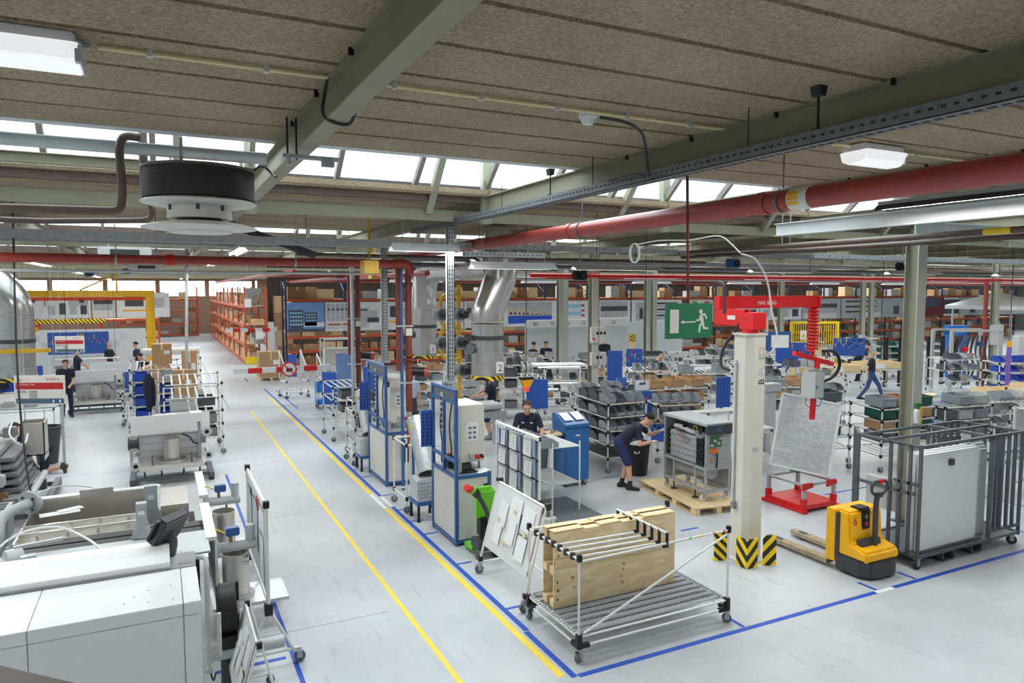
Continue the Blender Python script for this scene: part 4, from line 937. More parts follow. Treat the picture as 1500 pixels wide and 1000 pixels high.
def flue_rig(y, which):
    """leaning stainless flue over a foil carton, with its pipe stand"""
    f = T('flue_pipe', 'stainless flue pipe leaning beside the %s' % which, 'flue pipe', (4.05, y + 0.25, 0.76))
    p0 = Vector((0, 0, 0.0)); p1 = Vector((0.0, 0.62, 0.84))
    ob('tube', MB().ring(p0, p1, 0.15, 0.145, 22), 'galv', f); ob('rim', MB().ring(p1 - (p1 - p0) * 0.02, p1 + (p1 - p0) * 0.005, 0.157, 0.14, 22), 'stainless', f)
    ob('seam', MB().cyl(p0 + Vector((-0.1, 0.02, 0.1)), p1 + Vector((-0.1, -0.1, 0.05)), 0.006, 4), 'steel', f)
    ob('label_mark', MB().box(p0.lerp(p1, 0.82) + Vector((-0.13, -0.06, 0.06)), (0.02, 0.07, 0.07)), 'signal_yellow', f)
    b = T('foil_carton', 'white dimpled foil carton at the foot of the flue by the %s' % which, 'carton', (3.80, y, 0.335))
    ob('carton', MB().bx(0, 0.36, 0, 0.44, 0, 0.38), 'foil', b, 0.01)
    m = MB()
    for i in range(6):
        for j in range(6): m.ball((-0.002, 0.04 + i * 0.073, 0.035 + j * 0.062), 0.024, 5, (0.5, 1, 1)); m.ball((0.03 + i * 0.06, -0.002, 0.035 + j * 0.062), 0.022, 5, (1, 0.5, 1))
    ob('dimple', m, 'foil', b, kind='stuff')
    s = T('carton_stand', 'blue topped stand with black feet under the foil carton by the %s' % which, 'stand', (3.78, y - 0.02, 0))
    ob('top', MB().bx(0, 0.42, 0, 0.5, 0.28, 0.333), 'blue_cabinet', s, 0.006)
    for x in (0.04, 0.38):
        for yy in (0.05, 0.45): ob('leg', MB().bx(x - 0.02, x + 0.02, yy - 0.02, yy + 0.02, 0.05, 0.28).cyl((x, yy, 0), (x, yy, 0.05), 0.03, 8), 'black', s)
    c = T('pipe_stand', 'white pipe stand on castors holding the flue by the %s' % which, 'stand', (3.80, y + 0.6, 0))
    for x in (0, 0.5):
        for yy in (0, 0.75): pipe(c, 'post', (x, yy, 0.13), (x, yy, 1.32 if yy == 0 else 1.2), 0.016)
    for yy in (0, 0.75):
        caster(c, 0, yy, 0.06, 0.13); caster(c, 0.5, yy, 0.06, 0.13)
    for z in (0.25, 1.2):
        for x in (0, 0.5): pipe(c, 'rail', (x, 0, z), (x, 0.75, z), 0.016)
        for yy in (0, 0.75): pipe(c, 'rail', (0, yy, z), (0.5, yy, z), 0.016)
    joints(c, [(x, yy, z) for x in (0, 0.5) for yy in (0, 0.75) for z in (0.25, 1.2)])
flue_rig(11.2, 'front test bench'); flue_rig(14.95, 'rear test bench')
def standpipe(x, y, lab, top=4.36, low=1.55):
    t = T('standpipe', lab, 'pipe', (x, y, 0))
    ob('pipe', MB().cyl((0, 0, low), (0, 0, top), 0.062, 12), 'rust_pipe', t)
    for z in (low + 1.0, low + 1.08): ob('flange', MB().cyl((0, 0, z), (0, 0, z + 0.04), 0.11, 12), 'rust_pipe', t)
    ob('valve', MB().cyl((0, 0, low - 0.12), (0, 0, low), 0.05, 10).box((0, 0, low - 0.05), (0.05, 0.2, 0.04)), 'steel', t)
    ob('hose', MB().tube([(0, 0, low - 0.1), (0, 0.02, low - 0.35), (0.0, 0.12, low - 0.6), (0.05, 0.35, low - 0.75)], 0.045, 8), 'red_pipe', t)
    ob('blue_post', MB().bx(-0.16, -0.11, 0.0, 0.05, 0, top), 'blue_frame', t); ob('side_pipe', MB().cyl((-0.2, 0.03, low + 0.8), (-0.2, 0.03, top), 0.045, 8), 'rust_pipe', t)
    for z in (2.1, 3.2): ob('clamp', MB().bx(-0.25, 0.08, -0.07, 0.07, z, z + 0.03), 'galv', t)
    ob('burner_head', MB().cyl((0.06, 0.05, low + 0.78), (0.3, 0.02, low + 0.75), 0.09, 12), 'black', t); ob('burner_cap', MB().cyl((0.3, 0.02, low + 0.75), (0.38, 0.01, low + 0.745), 0.1, 12), 'red_pipe', t)
    ob('tag', MB().box((-0.02, -0.09, low + 1.55), (0.12, 0.02, 0.14)), 'off_white', t)
standpipe(4.32, 13.2, 'tall rust red standpipe with blue post beside the rear test bench')
standpipe(4.32, 17.1, 'rust red standpipe with grey strut farther along the test bays')
for y, L in ((17.0, 'beside the farther standpipe'), (14.35, 'over the rear test bench frame')):
    T1('strut_pole', 'grey galvanised pole standing %s' % L, 'pole', MB().cyl((4.16, y, 0 if y > 15 else 2.4), (4.16, y, 4.6), 0.045, 8), 'galv')

# exhaust ducts
def duct(x, y, zb, r, path, lab, num):
    t = T('exhaust_duct', lab, 'duct', (x, y, zb))
    zt = path[0][2]
    for k in range(int((zt) / 0.3)):
        z0 = k * 0.3; ob('section', MB().cyl((0, 0, z0), (0, 0, min(zt, z0 + 0.297)), r, 28, caps=False), 'duct', t)
        ob('seam', MB().ring((0, 0, z0 + 0.29), (0, 0, z0 + 0.302), r + 0.006, r, 28), 'stainless', t)
    ob('elbow', MB().tube(path, r, 24), 'duct', t)
    for p in (path[1], path[2]) if len(path) > 3 else (): pass
    ob('rim', MB().ring((0, 0, 0), (0, 0, 0.09), r + 0.012, r - 0.01, 28), 'hazard', t)
    ob('strap', MB().ring((0, 0, 0.86), (0, 0, 0.95), r + 0.012, r, 28).box((-r - 0.06, 0, 0.9), (0.14, 0.06, 0.12)), 'dark_grey', t)
    ob('gauge', MB().cyl((-r - 0.03, -0.02, 0.68), (-r - 0.1, -0.06, 0.68), 0.11, 16), 'galv_dark', t)
    if num:
        ob('number_plate', MB().box((0.12, -r - 0.0, 0.28), (0.17, 0.05, 0.24)), 'paper', t)
        text_part('number', num, 0.2, 'ink', t, (0.075, -r - 0.028, 0.2), (pi / 2, 0, 0))
    return t
duct(6.36, 14.0, 1.98, 0.35, [(0, 0, 1.25), (0, 0, 1.45), (0.06, -0.02, 1.62), (0.2, -0.06, 2.0), (0.27, -0.08, 2.2), (0.27, -0.08, 3.2)], 'silver exhaust duct with tilted elbow above the crane pendant, plate numbered 2', '2')
duct(6.75, 19.2, 1.98, 0.35, [(0, 0, 1.5), (0, 0, 1.8), (0, -0.12, 2.1), (-0.01, -0.4, 2.38), (-0.02, -0.8, 2.48), (-0.08, -5.0, 2.48)], 'silver exhaust duct with sideways bend behind the yellow manifold', '1')
duct(-2.9, 19.4, 1.85, 0.36, [(0, 0, 1.5), (0, 0, 1.6), (-0.05, 0, 1.8), (-0.3, 0.1, 2.15), (-0.7, 0.2, 2.4), (-2.0, 0.6, 2.5)], 'silver exhaust duct with yellow strap over the machine line', '')
T1('duct_strap', 'yellow strap bar across the silver duct of the machine line', 'bar', MB().box((-2.85, 19.0, 2.55), (1.3, 0.05, 0.09), 0.05), 'crane_yellow')
# gas train in yellow
g = T('gas_manifold', 'yellow gas pipe manifold with grey valves between the silver ducts', 'manifold', (6.75, 16.6, 0))
ob('column', MB().cyl((0, 0, 0.0), (0, 0, 4.05), 0.055, 10), 'crane_yellow', g); 
for z0, z1 in ((2.2, 3.0), (3.0, 3.8)): ob('loop', MB().tube([(0, -0.1, z0), (-0.35, -0.1, z0), (-0.5, -0.1, z0 + 0.12), (-0.5, -0.1, z1 - 0.12), (-0.35, -0.1, z1), (0, -0.1, z1)], 0.05, 8), 'crane_yellow', g)
for x, z in ((-0.5, 2.6), (-0.5, 3.3), (0.0, 3.3), (0.0, 2.6), (0.05, 1.9)):
    v = ob('valve', MB().cyl((x, -0.22, z), (x, 0.05, z), 0.14, 14), 'galv_dark', g); ob('motor', MB().cyl((x + 0.02, -0.42, z), (x, -0.22, z), 0.09, 12), 'black', v); ob('flange', MB().cyl((x, -0.1, z - 0.17), (x, -0.1, z - 0.13), 0.1, 10).cyl((x, -0.1, z + 0.13), (x, -0.1, z + 0.17), 0.1, 10), 'galv', v)
sl = T('junction_box', 'white wall box hung beside the flexible duct', 'box', (5.85, 16.9, 3.55)); ob('case', MB().box((0, 0, 0.35), (0.28, 0.2, 0.9)), 'white_paint', sl, 0.01)
ob('rod', MB().cyl((0, 0, 0.8), (0, 0, 1.72), 0.01, 5), 'galv', sl)
lt = T('crane_pendant', 'yellow crane control pendant hanging beside the silver duct', 'pendant', (7.10, 13.6, 1.86)); ob('housing', MB().prism([(-0.16, 0.12), (0.16, 0.12), (0.07, -0.05), (-0.07, -0.05)], -0.06, 0.06), 'yellow', lt, 0.01); ob('warning_light', MB().cyl((0, 0, -0.14), (0, 0, -0.05), 0.05, 10), 'alarm_red', lt); ob('cable', MB().cyl((0.0, 0, 0.12), (0, 0, 3.42), 0.006, 4), 'black', lt); ob('cover', MB().box((0, 0, 0.14), (0.3, 0.14, 0.05)), 'black', lt)

# ================================================================= clipboard stand, easel, kiosk, green jack
def clip_stand():
    t = T('clipboard_stand', 'white framed stand of nine clipped work sheets facing the aisle', 'stand', (5.52, 10.1, 0))
    for y in (0, 1.62): pipe(t, 'post', (0, y, 0.0), (0, y, 1.52), 0.022); pipe(t, 'foot', (-0.3, y, 0.12), (0.3, y, 0.12), 0.02)
    for y in (0, 1.62): caster(t, -0.28, y, 0.05, 0.11); caster(t, 0.28, y, 0.05, 0.11)
    ob('header_rail', MB().bx(-0.04, 0.03, -0.02, 1.64, 1.44, 1.5), 'pipe_white', t); ob('header_label', MB().bx(-0.043, -0.04, 0.35, 1.25, 1.447, 1.494), 'paper', t); [ob('header_print', MB().bx(-0.045, -0.043, 0.45 + q * 0.13, 0.54 + q * 0.13, 1.46, 1.48), 'logo_blue', t) for q in range(6)]
    ob('backboard', MB().bx(0.0, 0.02, 0.03, 1.59, 0.42, 1.44), 'light_grey', t)
    for z in (0.42, 0.76, 1.1, 1.43): ob('cross_bar', MB().bx(-0.02, 0.0, 0.02, 1.6, z - 0.01, z + 0.01), 'black', t)
    joints(t, [(0, y, z) for y in (0, 1.62) for z in (0.42, 1.47)])
    n = 0
    for r in range(3):
        for c in range(3):
            y = 5e-3 + 0.28 + c * 0.53; z = 0.47 + r * 0.34
            w = ('lowest', 'middle', 'topmost')[r]; e = ('far', 'middle', 'near')[2 - c]
            k = T('clipboard', '%s row clipboard with white sheets, %s' % (w, {'far': 'the one beside the blue test bench', 'middle': 'centre of its row', 'near': 'at the panel trolley end'}[e]), 'clipboard', (5.475, 10.1 + y, z))
            ob('pocket', MB().bx(0, 0.02, -0.2, 0.2, 0, 0.3), 'plastic_pocket', k, 0.004)
            off = rnd.uniform(-0.05, 0.05)
            ob('sheet', MB().box((-0.016, off, 0.14), (0.006, 0.27, 0.3), 0, 0, 0.04), 'paper', k); ob('clip', MB().cyl((-0.02, off - 0.12, 0.285), (-0.02, off + 0.12, 0.285), 0.018, 7), 'steel', k)
            m = MB()
            for q in range(4): m.box((-0.0225 + 0.0014 * q, off - 0.02, 0.06 + q * 0.045), (0.003, 0.1 + 0.03 * (q % 3), 0.005))
            ob('print', m, 'ink_grey', k, kind='stuff')
            if r == 2 and c == 2: ob('blue_folder', MB().box((-0.022, off + 0.06, 0.14), (0.008, 0.06, 0.28)), 'tool_blue', k)
clip_stand()
T1('floor_mat', 'grey anti-fatigue mat on the floor behind the clipboard stand', 'mat', MB().box((6.35, 10.75, 0.008), (0.9, 1.3, 0.014)), 'mat_grey')
def easel(loc, rz, lab, Lb=1.25, hb=0.85, s=1.0):
    t = T('board_easel', lab, 'easel', loc, rz); t.scale = (s, s, s)
    # local: board plane along Y, leaning towards +X, faces -X
    for y in (-0.05, Lb + 0.05):
        pipe(t, 'leg', (0.0, y, 0.13), (0.32, y, 1.3), 0.017); pipe(t, 'leg', (0.62, y, 0.13), (0.36, y, 1.25), 0.017); pipe(t, 'foot_rail', (-0.04, y, 0.15), (0.66, y, 0.15), 0.017)
        caster(t, 0, y, 0.06, 0.13); caster(t, 0.62, y, 0.06, 0.13); ob('joint', MB().box((0.33, y, 1.26), (0.07, 0.05, 0.08)), 'black', t); ob('joint', MB().box((0.02, y, 0.2), (0.06, 0.05, 0.06)), 'black', t)
    for z, x in ((0.4, 0.075), (1.25, 0.31)): pipe(t, 'rail', (x, -0.05, z), (x, Lb + 0.05, z), 0.017)
    pipe(t, 'rail', (0.62, -0.05, 0.15), (0.62, Lb + 0.05, 0.15), 0.017)
    b = T('notice_board', {0: 'white board with pinned papers leaning on the easel by the green jack', 1: 'white pin board with crumpled papers on the easel by the white machine'}[0 if loc[0] > 2 else 1], 'board', loc, rz)
    b.scale = (s, s, s); sl = Vector((0.27, 0, 1)).normalized()
    def at(u, v, d=0): return Vector((0.06, 0, 0.42)) + sl * v + Vector((0, u, 0)) + Vector((-sl.z, 0, sl.x)) * d
    def rect(m, u, v, w, h, d, r=0):
        m.add([at(u, v, d), at(u + w, v + r, d), at(u + w, v + h + r, d), at(u, v + h, d), at(u, v, d - 0.008), at(u + w, v + r, d - 0.008), at(u + w, v + h + r, d - 0.008), at(u, v + h, d - 0.008)], [(0, 1, 2, 3), (7, 6, 5, 4), (0, 4, 5, 1), (1, 5, 6, 2), (2, 6, 7, 3), (3, 7, 4, 0)])
        return m
    ob('panel', rect(MB(), 0, 0, Lb, hb, 0.0), 'white_paint', b); ob('wood_edge', rect(MB(), -0.012, -0.01, 0.014, hb + 0.01, 0.003), 'cardboard_dark', b)
    for i, (u, v, w, h) in enumerate(((0.1, 0.45, 0.3, 0.3), (0.5, 0.2, 0.22, 0.35), (0.45, 0.5, 0.3, 0.3), (0.8, 0.35, 0.22, 0.3), (0.85, 0.1, 0.2, 0.28), (0.15, 0.1, 0.24, 0.3))):
        ob('pinned_paper', rect(MB(), u, v, w, h, 0.012 + 0.002 * i, rnd.uniform(-0.03, 0.03)), 'paper', b)
    for u, v, w, h in ((0.42, 0.12, 0.012, 0.5), (0.42, 0.62, 0.3, 0.012), (0.72, 0.3, 0.012, 0.33), (0.1, 0.4, 0.3, 0.01)): ob('black_line', rect(MB(), u, v, w, h, 0.01), 'ink', b)
    for u, v in ((0.2, 0.4), (0.7, 0.15), (0.95, 0.4), (0.55, 0.6)): ob('yellow_note', rect(MB(), u, v, 0.07, 0.05, 0.03), 'tape_yellow' if u < 0.1 else 'wood', b)
easel((3.86, 7.5, 0), 0, 'white pipe easel on castors standing between trolley and green jack')
def kiosk():
    t = T('tool_cabinet', 'blue sloped-top workshop cabinet on castors with printed sheets', 'cabinet', (7.08, 11.92, 0))
    ob('body', MB().prism([(0, 0.12), (0.56, 0.12), (0.56, 1.2), (0, 1.2)], 0.0, 0.5), 'blue_cabinet', t, 0.008)
    ob('desk_top', MB().prism([(-0.02, 1.2), (0.52, 1.2), (0.52, 1.42), (0.42, 1.44), (-0.02, 1.26)], 0, 0.56, 'x'), 'blue_cabinet', t, 0.006)
    ob('door', MB().bx(0.03, 0.53, -0.012, 0, 0.16, 1.15), 'blue_cabinet', t, 0.004); ob('name_label', MB().bx(0.24, 0.34, -0.016, -0.012, 1.02, 1.05), 'cream', t)
    for k in range(2): ob('printed_sheet', MB().box((0.15 + k * 0.26, 0.22, 1.385 - 0.0), (0.2, 0.3, 0.004), 0, 0.39), 'paper', t)
    for x in (0.07, 0.49):
        for y in (0.07, 0.43): caster(t, x, y, 0.05, 0.12, 'rubber')
    s = ob('side_shelf', MB().bx(-0.3, 0, 0.02, 0.45, 1.06, 1.09), 'pallet_wood', t); ob('bracket', MB().prism([(-0.25, 1.06), (0, 1.06), (0, 0.8)], 0.05, 0.08), 'blue_cabinet', s)
    ob('side_bracket', MB().box((-0.02, 0.05, 1.0), (0.04, 0.1, 0.18)), 'black', t)
    for k in range(3): T1('hand_tool', 'hand tool lying on the side shelf of the blue cabinet', 'tool', MB().cyl((6.82 + k * 0.07, 12.0 + 0.05 * k, 1.102), (6.9 + k * 0.06, 12.25, 1.102), 0.012, 6), 'dark_grey', 'tools on the side shelf')
kiosk()
def green_jack():
    t = T('pallet_jack', 'bright green electric hand pallet jack with black tiller and red grip', 'pallet jack', (4.28, 9.28, 0), RAD(90))
    # forks to local +X pointing into... drive end at origin, tiller towards -X
    ob('battery', MB().box((0.12, 0.06, 0.78), (0.14, 0.3, 0.42)), 'green', t, 0.03); ob('battery_grip', MB().box((0.12, 0.06, 1.0), (0.07, 0.2, 0.05)), 'green', t, 0.01)
    ob('hood', MB().prism([(-0.1, 0.22), (0.1, 0.22), (0.12, 0.56), (0.02, 0.72), (-0.06, 0.6)], -0.22, 0.04), 'green', t, 0.02)
    ob('black_box', MB().box((0.1, 0.06, 0.44), (0.16, 0.22, 0.26)), 'black', t, 0.01); ob('chassis', MB().box((0.06, 0, 0.2), (0.34, 0.5, 0.14)), 'truck_dark', t, 0.02)
    tl = ob('tiller', MB().tube([(-0.02, -0.02, 0.2), (-0.06, 0.06, 0.55), (-0.12, 0.2, 0.85), (-0.16, 0.3, 1.0)], 0.035, 8), 'truck_dark', t)
    ob('grip', MB().tube([(-0.16, 0.3, 1.0), (-0.18, 0.36, 1.07), (-0.2, 0.43, 1.12)], [0.06, 0.065, 0.04], 8), 'black', tl); ob('red_button', MB().cyl((-0.2, 0.43, 1.1), (-0.225, 0.5, 1.15), 0.055, 10), 'red', tl); ob('green_band', MB().cyl((-0.185, 0.38, 1.08), (-0.19, 0.41, 1.105), 0.067, 10), 'green', tl)
    ob('drive_wheel', MB().cyl((-0.02, -0.12, 0.1), (-0.02, -0.02, 0.1), 0.1, 14), 'rubber', t)
    for y in (-0.17, 0.17):
        ob('fork', MB().bx(0.2, 0.5, y - 0.07, y + 0.07, 0.05, 0.11), 'green', t, 0.008); ob('stabiliser', MB().cyl((0.0, y * 1.4 - 0.02, 0.05), (0.0, y * 1.4 + 0.02, 0.05), 0.05, 10), 'wheel_grey', t)
green_jack()

# ================================================================= open boiler on its pallet
def pallet(loc, rz, lab, w=1.0, l=2.0, ply=True):
    t = T('wooden_pallet', lab, 'pallet', loc, rz)
    for x in (-w / 2 + 0.06, 0, w / 2 - 0.06):
        for k in range(4): ob('block', MB().box((x, -l / 2 + 0.08 + k * (l - 0.16) / 3, 0.065), (0.1, 0.14, 0.09)), 'wood', t)
        ob('bottom_board', MB().box((x, 0, 0.01), (0.1, l, 0.02)), 'pallet_wood', t)
    n = 7
    for k in range(n): ob('deck_board', MB().box((-w / 2 + (k + 0.5) * w / n, 0, 0.125), (w / n - 0.012, l, 0.024)), 'pallet_wood', t)
    return t
pallet((8.83, 10.32, 0), -RAD(8), 'long wooden pallet under the open boiler')
def open_boiler():
    t = T('boiler_unit', 'open galvanised boiler on castors with exposed heat exchanger', 'boiler', (8.62, 9.62, 0.14), -RAD(4))
    W, L = 0.50, 1.25
    for x in (0, W):
        for y in (0, L):
            ob('corner_post', MB().bx(x - 0.02, x + 0.02, y - 0.02, y + 0.02, 0.14, 1.36), 'galv', t)
            caster(t, x, y + (0.06 if y == 0 else -0.06), 0.06, 0.14, 'pipe_white')
    for z in (0.16, 0.56):
        for x in (0, W): ob('side_rail', MB().bx(x - 0.02, x + 0.02, 0, L, z, z + 0.05), 'galv', t)
        for y in (0, L): ob('end_rail', MB().bx(0, W, y - 0.02, y + 0.02, z, z + 0.05), 'galv', t)
    for y in (0.3, 0.95):
        ob('jack_foot', MB().cyl((0, y, 0), (0, y, 0.16), 0.014, 6).cyl((0, y, 0), (0, y, 0.02), 0.06, 8), 'dark_grey', t)
        ob('strut', MB().bx(-0.015, 0.015, y - 0.02, y + 0.02, 0.2, 0.56), 'galv', t)
    ob('top_cover', MB().bx(-0.05, W + 0.05, -0.05, L + 0.03, 1.36, 1.41), 'light_grey', t, 0.006)
    ob('end_panel', MB().bx(-0.01, W, L + 0.0, L + 0.02, 0.2, 1.36), 'galv', t); ob('rear_panel', MB().bx(W, W + 0.02, 0, L, 0.2, 1.36), 'galv', t)
    ob('condensate_tray', MB().tube([(0.22, 0.1, 0.48), (0.22, 1.1, 0.42)], 0.12, 10), 'steel', t)
    ex = ob('exchanger', MB().bx(0.02, W - 0.06, 0.28, 1.1, 0.62, 1.12), 'alu', t)
    for k in range(5): ob('fin_band', MB().bx(-0.012, 0.02, 0.28, 1.1, 0.63 + k * 0.105, 0.65 + k * 0.105), 'steel', ex)
    for k in range(4):
        ob('black_header', MB().bx(-0.02, 0.3, 0.06, 0.27, 0.63 + k * 0.125, 0.745 + k * 0.125), 'black', ex, 0.008); ob('black_header', MB().bx(-0.01, 0.3, 1.11, 1.18, 0.63 + k * 0.125, 0.745 + k * 0.125), 'black', ex, 0.008)
    ob('control_plate', MB().bx(-0.03, W, -0.03, -0.015, 0.58, 1.2), 'galv', t); ob('control_head', MB().prism([(-0.03, 1.22), (W, 1.22), (W, 1.4), (-0.03, 1.38)], -0.12, 0.02), 'dark_grey', t, 0.01); ob('display', MB().box((0.16, -0.125, 1.31), (0.13, 0.01, 0.08)), 'screen_blue', t)
    pc = ob('circuit_board', MB().bx(0.05, 0.3, -0.045, -0.032, 0.98, 1.18), 'pcb', t)
    for x, z in ((0.08, 1.02), (0.14, 1.1), (0.22, 1.05), (0.26, 1.14)): ob('component', MB().box((x, -0.055, z), (0.05, 0.03, 0.04)), 'light_grey', pc)
    ob('relay', MB().box((0.12, -0.06, 0.92), (0.14, 0.06, 0.07)), 'orange_cable', t, 0.006); ob('wiring', MB().tube([(0.18, -0.05, 0.92), (0.2, -0.06, 0.8), (0.19, -0.05, 0.6)], 0.014, 5), 'black', t)
    ob('warning_sticker', MB().box((0.1, -0.033, 0.74), (0.05, 0.004, 0.07)), 'orange_cable', t)
    ob('gas_tube', MB().tube([(0.05, 1.0, 1.2), (0.02, 0.8, 1.22), (0.02, 0.6, 1.2), (0.04, 0.42, 1.18), (0.1, 0.3, 1.2)], 0.04, 10), 'light_grey', t)
    ob('gas_valve', MB().box((0.02, 0.66, 1.22), (0.07, 0.08, 0.11)), 'black', t, 0.008); ob('fan', MB().cyl((0.05, 0.32, 1.24), (0.2, 0.32, 1.24), 0.13, 18), 'dark_grey', t); ob('fan_hub', MB().cyl((0.02, 0.32, 1.24), (0.05, 0.32, 1.24), 0.06, 14), 'black', t)
    ob('bend', MB().tube(arc((0.03, 0.2, 1.22), 0.1, 0.2, -pi, 8, 'yz'), 0.045, 10), 'mid_grey', t); ob('yellow_wire', MB().tube(arc((0.0, 0.32, 1.25), 0.06, 0, 5, 8, 'yz'), 0.006, 4), 'signal_yellow', t)
    for k in range(3): ob('cable', MB().tube([(0.02, 0.9 - k * 0.1, 1.14), (-0.02, 0.8 - k * 0.1, 1.08), (0.0, 0.7 - k * 0.1, 1.0), (-0.015, 0.62 - k * 0.05, 0.95)], 0.006, 4), 'black' if k else 'red', t)
open_boiler()
b = T('waste_bin', 'black plastic dustbin beside the bending man', 'bin', (9.02, 12.17, 0)); ob('barrel', MB().lathe([(0.20, 0.0), (0.23, 0.3), (0.255, 0.62), (0.27, 0.64), (0.27, 0.67), (0.245, 0.67), (0.2, 0.1), (0.01, 0.09)], n=22).lathe([(0.01, 0.005), (0.2, 0.0)], n=22), 'black', b); ob('handle', MB().tube([(-0.2, -0.2, 0.55), (-0.23, -0.2, 0.52), (-0.16, -0.25, 0.52), (-0.13, -0.24, 0.55)], 0.012, 6), 'light_grey', b)
T1('waste_bag', 'scrap plastic bag stuffed in the black dustbin', 'bag', MB().ball((9.02, 12.17, 0.6), 0.19, 9, (1, 1, 0.6)), 'light_grey')

# ================================================================= LAMPS AND ROOF SERVICES
def area(parent, loc, sx, sy, w, rz=0):
    d = bpy.data.lights.new('tube_light', 'AREA'); d.shape = 'RECTANGLE'; d.size = sx; d.size_y = sy; d.energy = w; d.color = (1.0, 0.98, 0.94)
    o = bpy.data.objects.new('tube_light', d); COL.objects.link(o); o.parent = parent; o.location = loc
    if rz: o.rotation_euler = (0, 0, rz)
    return o
def lens_lamp(x0, x1, y, lab, w=LAMP_W):
    t = T('ceiling_lamp', lab, 'lamp', (x0, y, 5.16)); L = x1 - x0
    ob('housing', MB().bx(0, L, -0.13, 0.13, 0.07, 0.135), 'white_paint', t, 0.01)
    ob('diffuser', MB().prism([(-0.16, 0.07), (0.16, 0.07), (0.13, -0.02), (0.06, -0.05), (-0.06, -0.05), (-0.13, -0.02)], 0.02, L + 0.02, 'x'), 'lamp_diffuser', t, 0.006)
    ob('end_cap', MB().bx(L + 0.0, L + 0.03, -0.15, 0.15, -0.03, 0.08), 'light_grey', t); ob('gland', MB().cyl((L, 0.05, 0.11), (L + 0.06, 0.05, 0.11), 0.018, 7), 'light_grey', t)
    area(t, (L / 2, 0, -0.06), L, 0.2, w)
lens_lamp(-1.9, -0.36, 4.72, 'white lensed ceiling lamp at the start of the cream conduit', LAMP_W)
lens_lamp(6.0, 6.58, 4.76, 'white lensed ceiling lamp beside the red main pipe', LAMP_W * 0.6)
def strip_lamp(p, L, axis, lab, w=LAMP_W, rods=True, refl='white_paint', group='hanging strip lamps'):
    """fluorescent strip with angled reflector hung on rods"""
    t = T('strip_lamp', lab, 'lamp', p, 0 if axis == 'y' else -pi / 2, group)
    ob('reflector', MB().prism([(-0.14, 0.0), (-0.05, 0.07), (0.05, 0.07), (0.14, 0.0), (0.13, 0.0), (0.045, 0.06), (-0.045, 0.06), (-0.13, 0.0)], 0, L), refl, t)
    ob('tube', MB().cyl((0, 0.04, 0.03), (0, L - 0.04, 0.03), 0.016, 8), 'lamp_tube', t); ob('gear_tray', MB().bx(-0.035, 0.035, 0.0, L, 0.07, 0.12), 'light_grey', t)
    if rods:
        for yy in (0.2, L - 0.2): ob('rod', MB().cyl((0, yy, 0.12), (0, yy, SLAB - p[2] - 0.022), 0.006, 5), 'galv', t)
    if w: area(t, (0, L / 2, 0.004), 0.2, L, w)
    return t
strip_lamp((4.7, 11.0, 4.26), 1.6, 'x', 'white reflector strip lamp hung below the perforated channel')
strip_lamp((3.2, 10.6, 4.5), 1.1, 'x', 'short white strip lamp above the test bench strut')
strip_lamp((8.5, 3.6, 4.93), 2.7, 'y', 'dark backed strip lamp beside the pale girder', LAMP_W * 1.4, True, 'dark_grey')
k = 0
SL = [(-2.7, 11.5 + 4.5 * i, 4.55, 3.8, 'y', 'fluorescent strip in the row over the machine line', 'strip lamps over the machine line') for i in (0, 1.95, 4.1, 6.3, 8.5)]
SL += [(1.4, y_, 4.62, 2.4, 'y', 'fluorescent strip in the row over the aisle', 'strip lamps over the aisle') for y_ in (13.9, 21.5, 31.5, 41, 51)]
SL += [(8.2 + 5.2 * i, 13.5, 4.35, 2.4, 'x', 'fluorescent strip in the row over the boiler bench', 'strip lamps over the boiler bench') for i in range(5)]
SL += [(9.0 + 5.6 * i, 20.5, 4.3, 2.4, 'x', 'fluorescent strip in the row over the bin racks', 'strip lamps over the bin racks') for i in range(6)]
SL += [(9.0 + 6.4 * i, 30.0, 4.25, 2.4, 'x', 'fluorescent strip in the row before the poster racks', 'strip lamps before the posters') for i in range(6)]
SL += [(15.5 + 6.0 * i, 10.7, 4.5, 2.4, 'x', 'fluorescent strip in the row by the cage trolley', 'strip lamps by the cage trolley') for i in range(2)]
for x, y, z, L, ax, lab, gr in SL: strip_lamp((x, y, z), L, ax, lab, LAMP_W * (1.0 if L < 3 else 1.3), True, 'white_paint', gr)

# cream conduit with clips
def conduit(x0, x1, y, z, lab, mat='conduit_cream', r=0.014):
    t = T('cable_conduit', lab, 'conduit', (x0, y, z)); L = x1 - x0
    ob('tube', MB().cyl((0, 0, 0), (L, 0, 0), r, 8), mat, t); n = max(1, int(L / 0.55))
    for k in range(n): ob('clip', MB().bx(0.25 + k * L / n, 0.28 + k * L / n, -0.022, 0.022, -0.02, 0.03), 'light_grey', t)
conduit(-0.26, 1.03, 4.76, 5.275, 'cream conduit between ceiling lamp and roof beam'); conduit(1.21, 4.38, 4.76, 5.275, 'cream conduit running past the smoke detector'); conduit(4.56, 5.98, 4.76, 5.275, 'cream conduit short piece before the small ceiling lamp'); conduit(6.66, 7.75, 4.76, 5.275, 'cream conduit beyond the small ceiling lamp')
T1('beam_cable', 'black cable looped round the large roof beam', 'cable', MB().tube([(1.03, 4.76, 5.27), (1.03, 4.85, 5.2), (1.03, 4.9, 5.06), (1.2, 4.95, 5.03), (1.22, 4.8, 5.1), (1.21, 4.76, 5.27)], 0.012, 6), 'black')
d = T('smoke_detector', 'white round smoke detector beside the cream conduit', 'detector', (3.08, 4.86, 5.2)); ob('base', MB().cyl((0, 0, 0.06), (0, 0, 0.1), 0.075, 18), 'white_paint', d); ob('dome', MB().lathe([(0.001, 0.0), (0.04, 0.003), (0.055, 0.03), (0.065, 0.062)], n=18), 'white_paint', d)
